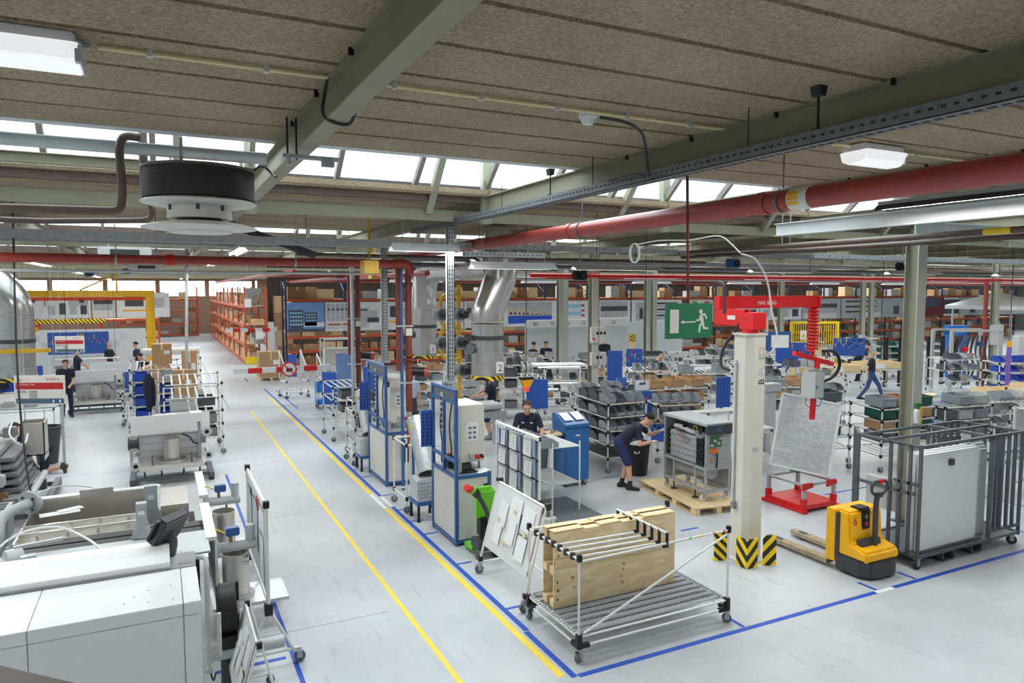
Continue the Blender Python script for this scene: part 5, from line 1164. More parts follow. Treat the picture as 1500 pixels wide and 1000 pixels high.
T1('hanging_cable', 'grey cable dropping from smoke detector to the perforated tray', 'cable', MB().tube([(3.2, 4.86, 5.27), (3.5, 4.9, 5.26), (3.72, 5.0, 5.2), (3.8, 5.05, 5.0), (3.82, 5.05, 4.88), (3.95, 5.4, 4.95), (4.15, 6.5, 5.0)], 0.014, 6), 'dark_grey')
# perforated cable tray along the second beam
def tray(x, y0, y1, z, lab, axis='y', w=0.12, hgt=0.06, pitch=0.09, holes=True, mat='galv'):
    t = T('cable_tray', lab, 'cable tray', (x, y0, z), 0 if axis == 'y' else -pi / 2); L = y1 - y0
    ob('channel', MB().bx(-w / 2, w / 2, 0, L, 0, 0.006).bx(-w / 2, -w / 2 + 0.006, 0, L, 0, hgt).bx(w / 2 - 0.006, w / 2, 0, L, 0, hgt), mat, t)
    if holes:
        m = MB()
        for k in range(int(L / pitch)):
            m.box((-w / 2 - 0.001, 0.05 + k * pitch, hgt * 0.55), (0.003, 0.03, 0.016)); m.box((w * 0.1, 0.05 + k * pitch, -0.001), (0.03, 0.045, 0.003)); m.box((w / 2 + 0.001, 0.05 + k * pitch, hgt * 0.55), (0.003, 0.03, 0.016))
        ob('slot', m, 'ink', t, kind='stuff')
    for k in range(max(2, int(L / 2.2))):
        yy = 0.4 + k * 2.2; ob('hanger', MB().cyl((0, yy, 0), (0, yy, SLAB - z), 0.006, 5), 'dark_grey', t)
    return t
tray(4.12, 1.6, 12.2, 4.90, 'perforated galvanised cable tray below the second roof beam', 'y', 0.13, 0.09, 0.075, True, 'galv_dark')
for y in (3.55, 7.3):
    h = T('tray_hanger', 'black rod hanger with bracket above the perforated tray' if y < 5 else 'slim rod hanger above the perforated tray near the post', 'hanger', (4.12, y, 4.99)); ob('rod', MB().cyl((0, 0, 0), (0, 0, 0.3), 0.009, 6), 'black', h); ob('anchor', MB().prism([(-0.04, 0.31), (0.04, 0.31), (0.025, 0.24), (-0.025, 0.24)], -0.04, 0.04), 'black', h); ob('bracket', MB().prism([(-0.05, -0.08), (0.05, -0.08), (0.03, 0.02), (-0.03, 0.02)], -0.03, 0.03), 'dark_grey', h)
tray(-7, 12.0, 23.0, 4.63, 'galvanised tray crossing over the aisle', 'x', 0.14, 0.12, 0.2, False, 'galv')
for (x0, x1, y, z, l) in ((4.4, 9.9, 12.1, 4.66, 'galvanised tray above the strip lamps'), (9.95, 17.5, 12.1, 4.64, 'galvanised tray past the olive column'), (5.0, 20, 15.2, 4.55, 'galvanised tray deeper in the roof space'), (-7, 3.4, 15.5, 4.78, 'galvanised tray behind the fan heater'), (12, 26, 10.4, 4.55, 'galvanised tray dropping toward the white umbrella')):
    t = tray(x0, 0, x1 - x0, z, l, 'x', 0.14, 0.1, 0.2, y < 13, 'galv'); t.location = (x0, y, z); t.rotation_euler = (0, 0, -pi / 2)
t = tray(4.5, 0, 1.5, 4.42, 'short perforated channel over the white reflector lamp', 'x', 0.12, 0.09, 0.08, True); t.location = (4.55, 10.95, 4.45)
# red main pipe
t = T('main_pipe', 'large red sprinkler main pipe with white band', 'pipe', (5.25, 1.5, 4.73)); 
for k in range(4): ob('pipe', MB().cyl((0, k * 3.6, 0), (0, k * 3.6 + 3.585, 0), 0.1, 18), 'red_pipe', t); ob('coupling', MB().cyl((0, k * 3.6 - 0.05, 0), (0, k * 3.6 + 0.05, 0), 0.112, 18), 'red_pipe', t)
ob('marking_band', MB().cyl((0, 3.05, 0), (0, 3.27, 0), 0.1025, 20), 'sign_white', t)
for a in range(3): ob('marking_flash', MB().box((-0.1025 * cos(0.45 * (a - 1)), 3.2, 0.1025 * sin(0.45 * (a - 1))), (0.004, 0.12, 0.035), 0, 0, 0.45 * (a - 1)), 'yellow', t)
for yy in (3.38, 6.9, 10.4): ob('pipe_clamp', MB().ring((0, yy, 0), (0, yy + 0.025, 0), 0.112, 0.1, 18).cyl((0, yy + 0.012, 0.11), (0, yy + 0.012, 0.57), 0.008, 5), 'galv_dark', t)
ob('clamp_channel', MB().bx(-0.25, 0.05, 3.3, 3.42, 0.5, 0.56), 'galv_dark', t)
# left red pipe with elbow
t = T('main_pipe', 'red sprinkler pipe crossing the aisle to the standpipe', 'pipe', (-8, 13.15, 4.40))
for k in range(3): ob('pipe', MB().cyl((k * 4.1, 0, 0), (k * 4.1 + 4.09, 0, 0), 0.075, 16), 'red_pipe', t); ob('coupling', MB().cyl((k * 4.1 - 0.06, 0, 0), (k * 4.1 + 0.06, 0, 0), 0.095, 16), 'red', t)
ob('elbow', MB().tube([(12.0, 0, 0), (12.25, 0, 0), (12.32, 0, -0.05), (12.33, 0, -0.2)], 0.09, 12), 'red_pipe', t)
for x in (3.5, 7.4, 10.2): ob('hanger', MB().ring((x, 0, 0), (x + 0.03, 0, 0), 0.085, 0.075, 14).cyl((x + 0.015, 0, 0.08), (x + 0.015, 0, 0.9), 0.008, 5), 'galv', t)
t = T('steel_conduit', 'thin grey conduit under the red crossing pipe', 'conduit', (-8, 13.0, 4.2)); ob('tube', MB().cyl((0, 0, 0), (11.6, 0, 0), 0.025, 8), 'light_grey', t)
for x in (7.6, 10.8): ob('bracket', MB().box((x, 0.05, 0.05), (0.04, 0.2, 0.03)), 'galv', t)
# more pipes: (name,label,cat, pts, r, mat)
PP = [('red_branch', 'red branch pipe far back in the roof space', [(3, 22, 4.35), (40, 22, 4.35)], 0.07, 'red_pipe'), ('red_branch', 'bright red pipe crossing behind the olive column', [(9, 17.0, 4.30), (45, 17.0, 4.30)], 0.06, 'crane_red'), ('red_branch', 'dull red pipe above the posters', [(5, 32, 4.3), (60, 32, 4.3)], 0.07, 'red_pipe'),
      ('brown_pipe', 'brown heating pipe with yellow band beside the column', [(10.2, 2.5, 4.70), (10.2, 12.5, 4.70)], 0.045, 'brown_pipe'), ('brown_pipe', 'brown heating pipe second of the pair beside the column', [(10.4, 2.5, 4.62), (10.4, 12.5, 4.62)], 0.04, 'brown_pipe'),
      ('brown_pipe', 'brown pipe dropping beside the fan heater', [(-6, 7.3, 4.6), (-0.45, 7.3, 4.6), (-0.29, 7.3, 4.62), (-0.26, 7.3, 4.72), (-0.26, 7.3, 5.0), (-0.26, 7.3, 5.18), (-0.22, 7.3, 5.26), (-0.1, 7.32, 5.27)], 0.038, 'brown_pipe'),
      ('brown_pipe', 'brown return pipe under the fan heater', [(-6, 7.9, 4.58), (-0.12, 7.9, 4.58), (-0.04, 7.9, 4.62), (-0.04, 7.9, 4.75)], 0.028, 'brown_pipe'), ('brown_pipe', 'brown riser behind the fan heater', [(-0.08, 7.6, 4.95), (-0.08, 7.6, 5.7)], 0.04, 'brown_pipe'),
      ('brown_pipe', 'long brown pipe across the roof space behind the lamps', [(2.5, 14.7, 4.62), (13, 14.7, 4.62)], 0.035, 'brown_pipe'), ('brown_pipe', 'second long brown pipe across the roof space', [(4, 17.6, 4.75), (30, 17.6, 4.75)], 0.05, 'brown_pipe'), ('grey_pipe', 'grey pipe across the roof space', [(4, 16.2, 4.5), (30, 16.2, 4.5)], 0.06, 'galv_dark'),
      ('grey_pipe', 'pale pipe along the far roof space', [(8, 26.0, 4.45), (60, 26.0, 4.45)], 0.14, 'light_grey'), ('red_branch', 'red pipe running along the aisle roof', [(3.0, 18, 4.35), (3.0, 44, 4.35)], 0.06, 'red_pipe'), ('red_branch', 'red pipe going deeper past the standpipes', [(5.0, 14, 4.25), (5.0, 31, 4.25)], 0.06, 'red_pipe'),
      ('red_branch', 'red riser on the far olive column', [(29.8, 17.2, 0.0), (29.8, 17.2, 4.3)], 0.08, 'red_pipe'), ('red_branch', 'red pipe over the pipe tangle', [(26, 18.0, 4.15), (36, 18.0, 4.15)], 0.05, 'red_pipe')]
for nm, lab, pts, r, mat in PP:
    t = T(nm, lab, 'pipe', (0, 0, 0)); ob('pipe', MB().tube(pts, r, 10), mat, t)
    p0 = Vector(pts[0]); p1 = Vector(pts[1])
    if len(pts) == 2 and abs(p1.z - p0.z) < 0.1:
        for k in range(3): q = p0.lerp(p1, 0.1 + 0.3 * k); ob('hanger', MB().cyl(q, (q.x, q.y, SLAB), 0.007, 4), 'galv', t)
    if 'yellow band' in lab: ob('yellow_band', MB().cyl((10.2, 5.6, 4.70), (10.2, 5.95, 4.70), 0.047, 10), 'signal_yellow', t)
# fan heater
t = T('fan_heater', 'round ceiling fan heater with dark drum and white diffuser disc', 'heater', (0.39, 7.55, 4.48))
ob('drum', MB().cyl((0, 0, 0.28), (0, 0, 0.55), 0.50, 36), 'heater_dark', t); ob('top_rim', MB().cyl((0, 0, 0.55), (0, 0, 0.575), 0.51, 36), 'brown_pipe', t)
for a in (0.2, 2.2, 4.3): ob('bracket', MB().box((0.4 * cos(a), 0.4 * sin(a), 0.68), (0.03, 0.03, 0.22)), 'galv', t)
ob('side_strip', MB().box((-0.497, -0.06, 0.415), (0.012, 0.05, 0.27)), 'light_grey', t)
ob('plate', MB().lathe([(0.01, 0.27), (0.3, 0.26), (0.49, 0.27), (0.52, 0.25), (0.5, 0.24), (0.3, 0.22), (0.28, 0.2)], n=36), 'heater_white', t)
ob('neck', MB().cyl((0, 0, 0.1), (0, 0, 0.23), 0.29, 30), 'heater_white', t); ob('shadow_gap', MB().cyl((0, 0, 0.06), (0, 0, 0.1), 0.2, 20), 'dark_grey', t)
ob('diffuser', MB().lathe([(0.01, 0.075), (0.3, 0.07), (0.42, 0.05), (0.52, 0.02), (0.515, 0.01), (0.3, -0.01), (0.28, -0.03), (0.01, -0.03)], n=36), 'heater_white', t)
for a in (3.6, 4.6, 5.4): ob('catch', MB().box((0.29 * cos(a), 0.29 * sin(a), 0.2), (0.03, 0.03, 0.06)), 'dark_grey', t); 
T1('heater_cable', 'black cable from the fan heater to the roof beam', 'cable', MB().tube([(0.85, 7.4, 5.04), (0.95, 7.35, 5.1), (1.03, 7.3, 5.02), (1.05, 7.2, 4.98)], 0.012, 5), 'black')
# beam trolley clamp on the large beam
t = T('beam_clamp', 'galvanised rail clamp with threaded rods under the large beam', 'clamp', (1.12, 5.95, 4.97))
ob('rail', MB().bx(-0.2, 0.24, -0.03, 0.03, -0.02, 0.01), 'galv', t); ob('bracket', MB().box((0.16, 0.02, -0.04), (0.1, 0.05, 0.05)).box((-0.15, 0, -0.04), (0.03, 0.03, 0.06)), 'galv', t)
for x in (-0.16, -0.09): ob('threaded_rod', MB().cyl((x, 0, -0.03), (x, 0, 0.3), 0.008, 6), 'black', t)
# exit sign on its pole
t = T('exit_sign', 'green hanging exit sign with running figure, arrow and doorway', 'sign', (4.80, 6.0, 3.385), RAD(2)); W, Hh = 0.645, 0.375
ob('plate', MB().bx(0, W, 0, 0.03, 0, Hh), 'sign_green', t); ob('doorway', MB().bx(0.045, 0.165, -0.003, 0.0, 0.06, 0.31), 'sign_white', t)
ob('arrow', MB().prism([(0.19, 0.175), (0.24, 0.20), (0.225, 0.182), (0.40, 0.182), (0.40, 0.168), (0.225, 0.168), (0.24, 0.15)], -0.003, 0.0), 'sign_white', t)
m = MB(); m.cyl((0.475, -0.003, 0.285), (0.475, 0, 0.285), 0.024, 14)
def limb(m, a, b, w):
    a = Vector((a[0], a[1])); b = Vector((b[0], b[1])); n = (b - a).normalized(); n = Vector((-n.y, n.x)) * w
    m.prism([(a + n)[:], (b + n)[:], (b - n)[:], (a - n)[:]], -0.003, 0.0)
for a, b, w in (((0.48, 0.255), (0.50, 0.16), 0.02), ((0.485, 0.25), (0.535, 0.255), 0.011), ((0.535, 0.255), (0.56, 0.205), 0.01), ((0.47, 0.245), (0.455, 0.19), 0.011), ((0.455, 0.192), (0.41, 0.19), 0.01), ((0.50, 0.17), (0.465, 0.13), 0.015), ((0.465, 0.135), (0.455, 0.06), 0.012), ((0.505, 0.165), (0.525, 0.1), 0.014), ((0.525, 0.105), (0.585, 0.1), 0.011)): limb(m, a, b, w)
ob('running_figure', m, 'sign_white', t); ob('pole', MB().cyl((0.34, 0.05, 0.3), (0.29, 0.05, 1.915), 0.016, 8), 'rust_pipe', t)
# speakers, sensors, coils of cable
for x, y, z, mat, l in ((8.25, 13.3, 4.22, 'black', 'small black loudspeaker hung near the olive column'), (11.6, 12.2, 4.5, 'blue_frame', 'blue sensor head hung by the crane cable'), (17.0, 11.9, 4.5, 'black', 'black blue-backed sensor under the brown pipes'), (-2.2, 30, 4.5, 'rack_blue', 'dark blue fan unit over the machine line'), (-1.0, 30, 4.6, 'rack_blue', 'dark blue fan unit second in the roof over the machine line')):
    t = T('roof_sensor', l, 'sensor', (x, y, z)); ob('case', MB().box((0, 0, 0), (0.3, 0.22, 0.2)), mat, t, 0.03); ob('bracket', MB().cyl((0, 0, 0.1), (0, 0, SLAB - z), 0.012, 5), 'galv', t); ob('lens', MB().cyl((0, -0.14, 0), (0, -0.1, 0), 0.07, 10), 'black_gloss', t)
t = T('cable_coil', 'coil of white cable hung above the boiler area', 'cable', (7.6, 10.4, 4.42))
for a in range(3): ob('loop', MB().tube([(0.1 * cos(q * 0.45), 0.02 * a, 0.14 + 0.17 * sin(q * 0.45)) for q in range(15)], 0.012, 5), 'pipe_white', t)
T1('roof_cable', 'white cable sagging across the roof space', 'cable', MB().tube([(7.6, 10.4, 4.7), (8.0, 10.3, 4.78), (8.6, 10.1, 4.8), (9.0, 9.8, 4.86), (9.1, 9.6, 4.7), (9.2, 9.5, 4.55)], 0.012, 5), 'pipe_white')
for i, (x, y, L) in enumerate(((0.6, 10.8, 2.4), (0.9, 22.6, 3.0))):
    t = T('air_unit', ('white ceiling air unit beyond the fan heater', 'white ceiling air unit over the far aisle')[i], 'air unit', (x - 1.8, y + 8, 4.6)); ob('case', MB().prism([(0, 0.3), (1.1, 0.3), (1.1, 0.1), (0.9, -0.02), (0.2, -0.02), (0, 0.1)], 0, 1.1), 'heater_white', t, 0.02); ob('grille', MB().bx(0.25, 0.85, -0.01, 0.0, 0.12, 0.24), 'dark_grey', t); ob('rod', MB().cyl((0.2, 0.5, 0.3), (0.2, 0.5, 0.67), 0.01, 5), 'galv', t)
T1('steel_brace', 'dark diagonal steel channel in the roof behind the fan heater', 'brace', MB().box((1.75, 12.6, 4.75), (1.5, 0.12, 0.12), -0.3, 0, 0.35), 'dark_grey')
for x, y in ((1.3, 9.2), (3.0, 15), (5.3, 18.2)):
    T1('yellow_hoist', 'yellow chain hoist body in the roof %s' % {1.3: 'over the aisle', 3.0: 'beside the aisle pipes', 5.3: 'over the test bays'}[x], 'hoist', MB().box((x + 2, y + 3, 4.3), (0.25, 0.3, 0.22)).cyl((x + 2, y + 3, 4.4), (x + 2, y + 3, SLAB - 0.01), 0.02, 5), 'crane_yellow', bevel=0)
# switch boxes on the column
for z, h, l in ((2.4, 0.45, 'grey switch box with three black buttons on the far olive column'), (1.75, 0.38, 'lower grey socket box on the far olive column')):
    t = T('switch_box', l, 'switch box', (11.0, 17.05, z)); ob('case', MB().bx(0, 0.5, 0, 0.13, 0, h), 'off_white', t, 0.01)
    for k in range(3 if z > 2 else 2): ob('button', MB().box((0.18 + k * 0.12, -0.01, h * 0.62), (0.06, 0.02, 0.08)), 'black', t)
    if z > 2: ob('red_knob', MB().cyl((0.06, -0.03, 0.12), (0.06, 0, 0.12), 0.035, 8), 'red', t)

# ================================================================= MACHINE LINE on the far side of the aisle
def white_boiler():
    t = T('boiler_casing', 'large white boiler casing with glossy curved hood and seams', 'boiler', (0.22, 5.76, 0))
    Z = 1.55; D = 0.76
    ob('front_panel', MB().bx(-1.105, -0.125, 0, 0.03, 0.05, Z - 0.10), 'panel_white', t, 0.004); ob('front_panel', MB().bx(-2.6, -1.11, 0, 0.03, 0.05, Z - 0.10), 'panel_white', t, 0.004); ob('front_panel', MB().bx(-0.12, 0, 0, 0.03, 0.05, Z - 0.10), 'panel_white', t, 0.004)
    for x0, x1 in ((-2.6, -1.11), (-1.105, -0.125), (-0.12, 0.0)): ob('top_panel', MB().prism([(0, Z - 0.097), (0.0, Z), (D, Z), (D, Z - 0.03), (0.03, Z - 0.03), (0.03, Z - 0.097)], x0, x1, 'x'), 'panel_white', t, 0.004)
    ob('end_panel', MB().bx(-0.03, 0.0, 0.03, D, 0.05, Z - 0.03), 'panel_white', t); ob('rear_panel', MB().bx(-2.6, 0, D, D + 0.02, 0.05, Z - 0.05), 'panel_white', t)
    prof = [(D + 0.01, Z - 0.01), (D + 0.02, Z + 0.06), (D + 0.12, Z + 0.11), (D + 0.28, Z + 0.13), (D + 0.46, Z + 0.12), (D + 0.46, Z + 0.09), (D + 0.28, Z + 0.10), (D + 0.12, Z + 0.08), (D + 0.04, Z + 0.04), (D + 0.03, Z - 0.01)]
    ob('curved_hood', MB().prism(prof, -2.6, -0.2, 'x'), 'panel_white', t, 0.003)
    ob('hood_trim', MB().bx(-2.6, -0.2, D - 0.005, D + 0.02, Z - 0.005, Z + 0.02), 'mid_grey', t)
    for x, y in ((-0.52, 0.18), (-0.46, 0.3), (-0.36, 0.38), (-0.2, 0.42), (-0.19, 0.12), (-0.36, 0.14)): ob('rivet', MB().cyl((x, y, Z), (x, y, Z + 0.003), 0.006, 6), 'mid_grey', t)
    c = ob('control_tray', MB().bx(-0.32, -0.02, D + 0.03, D + 0.45, Z - 0.02, Z + 0.0), 'light_grey', t); ob('access_frame', MB().bx(-0.14, 0.0, D + 0.1, D + 0.12, Z - 0.22, Z + 0.1).bx(-0.3, -0.28, D + 0.1, D + 0.4, Z - 0.2, Z + 0.08), 'panel_white', c)
    ob('leg', MB().bx(-2.5, -0.1, 0.1, 0.2, 0, 0.05), 'dark_grey', t)
    s = T('control_display', 'angled dark control display on top of the white boiler', 'display', (0.02, 6.9, 1.66)); 
    ob('housing', MB().box((0, 0, 0.14), (0.32, 0.10, 0.26), 0.9, 0.55, 0), 'dark_grey', s, 0.015); ob('screen', MB().box((-0.045, -0.05, 0.17), (0.28, 0.02, 0.2), 0.9, 0.55, 0), 'black_gloss', s); ob('arm', MB().tube([(0.0, -0.02, -0.1), (0.02, 0.0, 0.0), (0.0, 0, 0.1)], 0.05, 8), 'art_dark', s)
    for k in range(4): ob('rib', MB().box((-0.085 + 0.018 * k, -0.075 + 0.03 * k, 0.22 - 0.03 * k), (0.27, 0.006, 0.008), 0.9, 0.55, 0), 'light_grey', s)
white_boiler()
T1('parts_sheet', 'white plan sheet lying behind the hood of the white boiler', 'paper', MB().box((-0.75, 7.5, 1.41), (0.6, 0.22, 0.004), 0.02), 'paper'); T1('parts_sheet', 'crumpled sheet behind the hood of the white boiler', 'paper', MB().box((-0.35, 7.52, 1.42), (0.2, 0.1, 0.012), 0.5, 0.1), 'paper')
def flange(m, c, d, r=0.09, L=0.03, hole=0.045):
    c = Vector(c); d = Vector(d).normalized(); m.mat(0).ring(c, c + d * L, r, hole, 18); m.mat(1).cyl(c + d * L * 0.3, c + d * L * 0.35, hole, 14); m.mat(0); return m
def open_exchanger():
    t = T('open_exchanger', 'open stainless burner trough of a boiler under assembly', 'boiler', (-1.42, 8.65, 0)); W, D, Z = 1.75, 1.35, 1.3
    ob('base', MB().bx(0, W, 0.05, D, 0.35, Z - 0.28), 'black', t); ob('rail', MB().bx(-0.05, W, -0.55, -0.5, Z - 0.05, Z).bx(-0.05, W, -0.02, 0.0, Z - 0.12, Z - 0.02), 'galv', t)
    ob('shelf', MB().bx(-0.2, W + 0.05, -1.3, -0.62, 1.36, 1.38), 'light_grey', t)
    ob('wall', MB().bx(0, W - 0.4, D - 0.03, D, Z - 0.28, Z + 0.1), 'stainless', t); ob('wall', MB().bx(0, 0.02, 0.02, D, Z - 0.28, Z), 'stainless', t); ob('wall', MB().bx(W - 0.42, W - 0.4, 0.4, D, Z - 0.28, Z + 0.1), 'stainless', t); ob('floor_sheet', MB().bx(0, W, 0, D, Z - 0.29, Z - 0.27), 'brown_pipe', t)
    ob('top_flange', MB().bx(-0.02, W - 0.38, D - 0.02, D + 0.1, Z + 0.1, Z + 0.112), 'white_paint', t); ob('side_box', MB().bx(W - 0.38, W - 0.08, 0.5, D, Z - 0.28, Z + 0.08), 'stainless', t)
    for y in (0.0, 0.34, 0.62): ob('divider', MB().prism([(y - 0.05, Z - 0.2), (y + 0.05, Z - 0.2), (y + 0.015, Z), (y - 0.015, Z)], 0, W - 0.1, 'x'), 'stainless', t)
    for k in range(6):
        for y in (0.12, 0.46):
            x = 0.2 + k * 0.28
            ob('burner_cone', MB().cyl((x, y, Z - 0.27), (x, y, Z + 0.035), 0.085, 4, 0.008), 'steel', t)
    for y in (-0.24, -0.46): ob('black_strip', MB().bx(0, W + 0.05, y, y + 0.18, Z - 0.2, Z + 0.02), 'black', t)
    for x in (0.05, W - 0.05):
        for y in (0.1, D - 0.1): ob('leg', MB().bx(x - 0.04, x + 0.04, y - 0.04, y + 0.04, 0, 0.36), 'dark_grey', t)
    for x, y, sc in ((1.28, 0.15, 1.0), (1.2, -0.62, 0.75)):
        p = T('transition_duct', 'galvanised tapered duct piece standing on the burner trough' if sc == 1 else 'smaller galvanised duct piece beside the display', 'duct', (-1.42 + x, 8.65 + y, 1.25 if sc == 1 else 1.39))
        ob('flare', MB().prism([(-0.13 * sc, 0), (0.13 * sc, 0), (0.07 * sc, 0.22 * sc), (-0.07 * sc, 0.22 * sc)], -0.03, 0.03), 'galv', p); ob('neck', MB().bx(-0.065 * sc, 0.065 * sc, -0.05, 0.05, 0.22 * sc, 0.48 * sc), 'galv', p); ob('sticker', MB().bx(-0.03, 0.03, -0.053, -0.05, 0.33 * sc, 0.38 * sc), 'paper', p)
    T1('parts_sheet', 'printed sheet hung over the far rim of the burner trough', 'paper', MB().box((-0.75, 9.97, 1.40), (0.36, 0.008, 0.16), 0.03, 0.3), 'paper'); T1('parts_sheet', 'loose papers lying in the burner trough', 'paper', MB().box((-1.1, 9.6, 1.32), (0.4, 0.15, 0.008), 0.2).box((-1.0, 9.68, 1.33), (0.25, 0.12, 0.008), 0.5), 'paper')
    T1('steel_block', 'small galvanised bracket block behind the hood', 'bracket', MB().box((-1.15, 7.75, 1.42), (0.12, 0.1, 0.07), 0.2), 'galv', bevel=0.004)
    # side panels, valve pipes, flue cylinders, impeller on the aisle side
    p = T('boiler_cladding', 'white slotted side panel of the open boiler, aisle side', 'panel', (0.38, 9.5, 0)); ob('sheet', MB().bx(0, 0.1, 0, 1.3, 1.32, 1.36).bx(0.08, 0.1, 0, 1.3, 0.75, 1.32), 'panel_white', p)
    p = T('boiler_cladding', 'white slotted side panel beside the boiler display', 'panel', (0.36, 7.7, 0)); ob('sheet', MB().bx(0, 0.1, 0, 1.3, 1.36, 1.40).bx(0.08, 0.1, 0, 1.3, 0.65, 1.36), 'panel_white', p); m = MB()
    for k in range(14): m.bx(0.075, 0.08, 0.05 + k * 0.09, 0.09 + k * 0.09, 0.8, 1.3)
    ob('slot', m, 'mid_grey', p, kind='stuff')
    for y, z, l in ((9.9, 1.15, 'valve pipe with blue actuator beyond the first flue cylinder'), (8.2, 1.1, 'valve pipe with blue actuator and yellow wires')):
        p = T('valve_pipe', l, 'valve', (0.47, y, z)); ob('pipe', MB().cyl((0, 0, 0), (0.42, 0, 0), 0.055, 12), 'light_grey', p); m = MB(); flange(m, (0, 0, 0), (1, 0, 0), 0.1); ob('flange', m, ['light_grey', 'black'], p); ob('branch', MB().cyl((0.36, 0, 0), (0.36, 0, 0.22), 0.05, 10), 'light_grey', p); ob('actuator', MB().box((0.18, 0, 0.17), (0.14, 0.1, 0.09)), 'blue_frame', p, 0.01); ob('stem', MB().cyl((0.16, 0, 0.04), (0.16, 0, 0.14), 0.02, 8), 'cardboard_dark', p)
        ob('wire', MB().tube([(0.1, 0, 0.16), (0.0, -0.05, 0.22), (-0.02, -0.1, 0.0), (0.02, -0.12, -0.3), (0.04, -0.14, -0.5)], 0.008, 4), 'signal_yellow', p); ob('drain', MB().cyl((0.25, 0, -0.12), (0.25, 0, -0.04), 0.014, 6), 'cardboard_dark', p)
    for y, l in ((10.5, 'stainless flue cylinder farther along the open boiler'), (8.75, 'stainless flue cylinder beside the paper stand')):
        p = T('flue_cylinder', l, 'flue', (0.72, y, 0.32)); ob('tube', MB().ring((0, 0, 0), (0, 0, 0.52), 0.15, 0.146, 26), 'stainless', p); ob('collar', MB().ring((0, 0, 0), (0, 0, 0.03), 0.2, 0.15, 26), 'steel', p); ob('base_plate', MB().bx(-0.28, 0.55, -0.3, 0.3, -0.04, 0), 'alu', p); ob('support', MB().bx(-0.2, -0.1, -0.2, 0.2, -0.32, -0.04), 'dark_grey', p)
    p = T('blower', 'black round blower wheel on the side of the boiler', 'blower', (0.42, 7.25, 0.62)); ob('scroll', MB().cyl((0, 0, 0.2), (0.16, 0, 0.2), 0.24, 24), 'black', p, 0.02); ob('hub', MB().cyl((0.16, 0, 0.2), (0.19, 0, 0.2), 0.07, 14), 'steel', p); ob('bar', MB().box((0.18, 0, 0.2), (0.03, 0.04, 0.5)), 'black', p); ob('outlet', MB().bx(0, 0.16, -0.2, 0.05, -0.12, 0.0), 'black', p); ob('support', MB().bx(0.02, 0.1, -0.1, 0.1, -0.62, -0.1), 'dark_grey', p)
    p = T('drain_pipe', 'pale vertical drain pipe with elbow beside the white casing', 'pipe', (0.31, 6.75, 0)); ob('pipe', MB().tube([(-0.1, 0.3, 1.45), (0, 0.1, 1.48), (0, 0.02, 1.42), (0, 0, 1.3), (0, 0, 0.55)], 0.022, 8), 'light_grey', p); ob('valve', MB().ball((0, 0, 0.5), 0.04, 7), 'steel', p); ob('hose', MB().tube([(0, 0, 0.5), (0.03, -0.03, 0.4), (0.05, 0, 0.45)], 0.008, 4), 'black', p)
    ob('side_tube', MB().cyl((0.09, 0, 1.0), (0.09, 0, 0.6), 0.02, 8), 'off_white', p); ob('horizontal_pipe', MB().cyl((0, 0.35, 0.45), (0.7, 0.35, 0.45), 0.06, 10), 'light_grey', p)
    p = T('pipe_elbow', 'flanged grey steel elbow pipe beside the burner trough', 'pipe', (-1.62, 9.1, 0)); ob('pipe', MB().tube([(0.2, 0.7, 1.42), (0.05, 0.5, 1.4), (-0.02, 0.3, 1.36), (-0.02, 0.18, 1.25), (-0.02, 0.15, 1.0), (-0.02, 0.15, 0.5)], 0.06, 12), 'light_grey', p); m = MB(); flange(m, (0.2, 0.7, 1.42), (0.3, 0.5, 0.05), 0.14, 0.04, 0.06); ob('flange', m, ['light_grey', 'black'], p); ob('stand', MB().bx(-0.1, 0.06, 0.08, 0.22, 0, 0.5), 'dark_grey', p)
    for a in range(4): ob('bolt', MB().ball((0.18 + 0.09 * cos(a * 1.57 + 0.7) * 0.86, 0.69 - 0.09 * cos(a * 1.57 + 0.7) * 0.5, 1.42 + 0.09 * sin(a * 1.57 + 0.7)), 0.016, 5), 'ink', p)
    p = T('pump_housing', 'grey flanged pump housing behind the white boiler hood', 'pump', (-1.35, 7.9, 0)); ob('body', MB().cyl((0, 0, 1.35), (0.12, 0.05, 1.35), 0.13, 16), 'light_grey', p); ob('arm', MB().box((0.25, 0.1, 1.48), (0.4, 0.04, 0.03), 0.25), 'light_grey', p); ob('stand', MB().bx(-0.08, 0.08, -0.06, 0.06, 0, 1.3), 'dark_grey', p)
    T1('pneumatic_tube', 'thin white hose arching over the burner trough', 'hose', MB().tube([(-1.5, 7.7, 1.45), (-1.25, 7.9, 1.62), (-0.95, 8.0, 1.62), (-0.7, 7.9, 1.5), (-0.55, 7.7, 1.42)], 0.012, 5), 'paper'); T1('pneumatic_tube', 'thin white hose arching from the flanged elbow', 'hose', MB().tube([(-1.5, 9.9, 1.45), (-1.2, 10.6, 1.4), (-0.8, 11.0, 1.2), (-0.5, 11, 0.9), (-0.4, 11, 0.02)], 0.008, 5), 'paper')
open_exchanger()
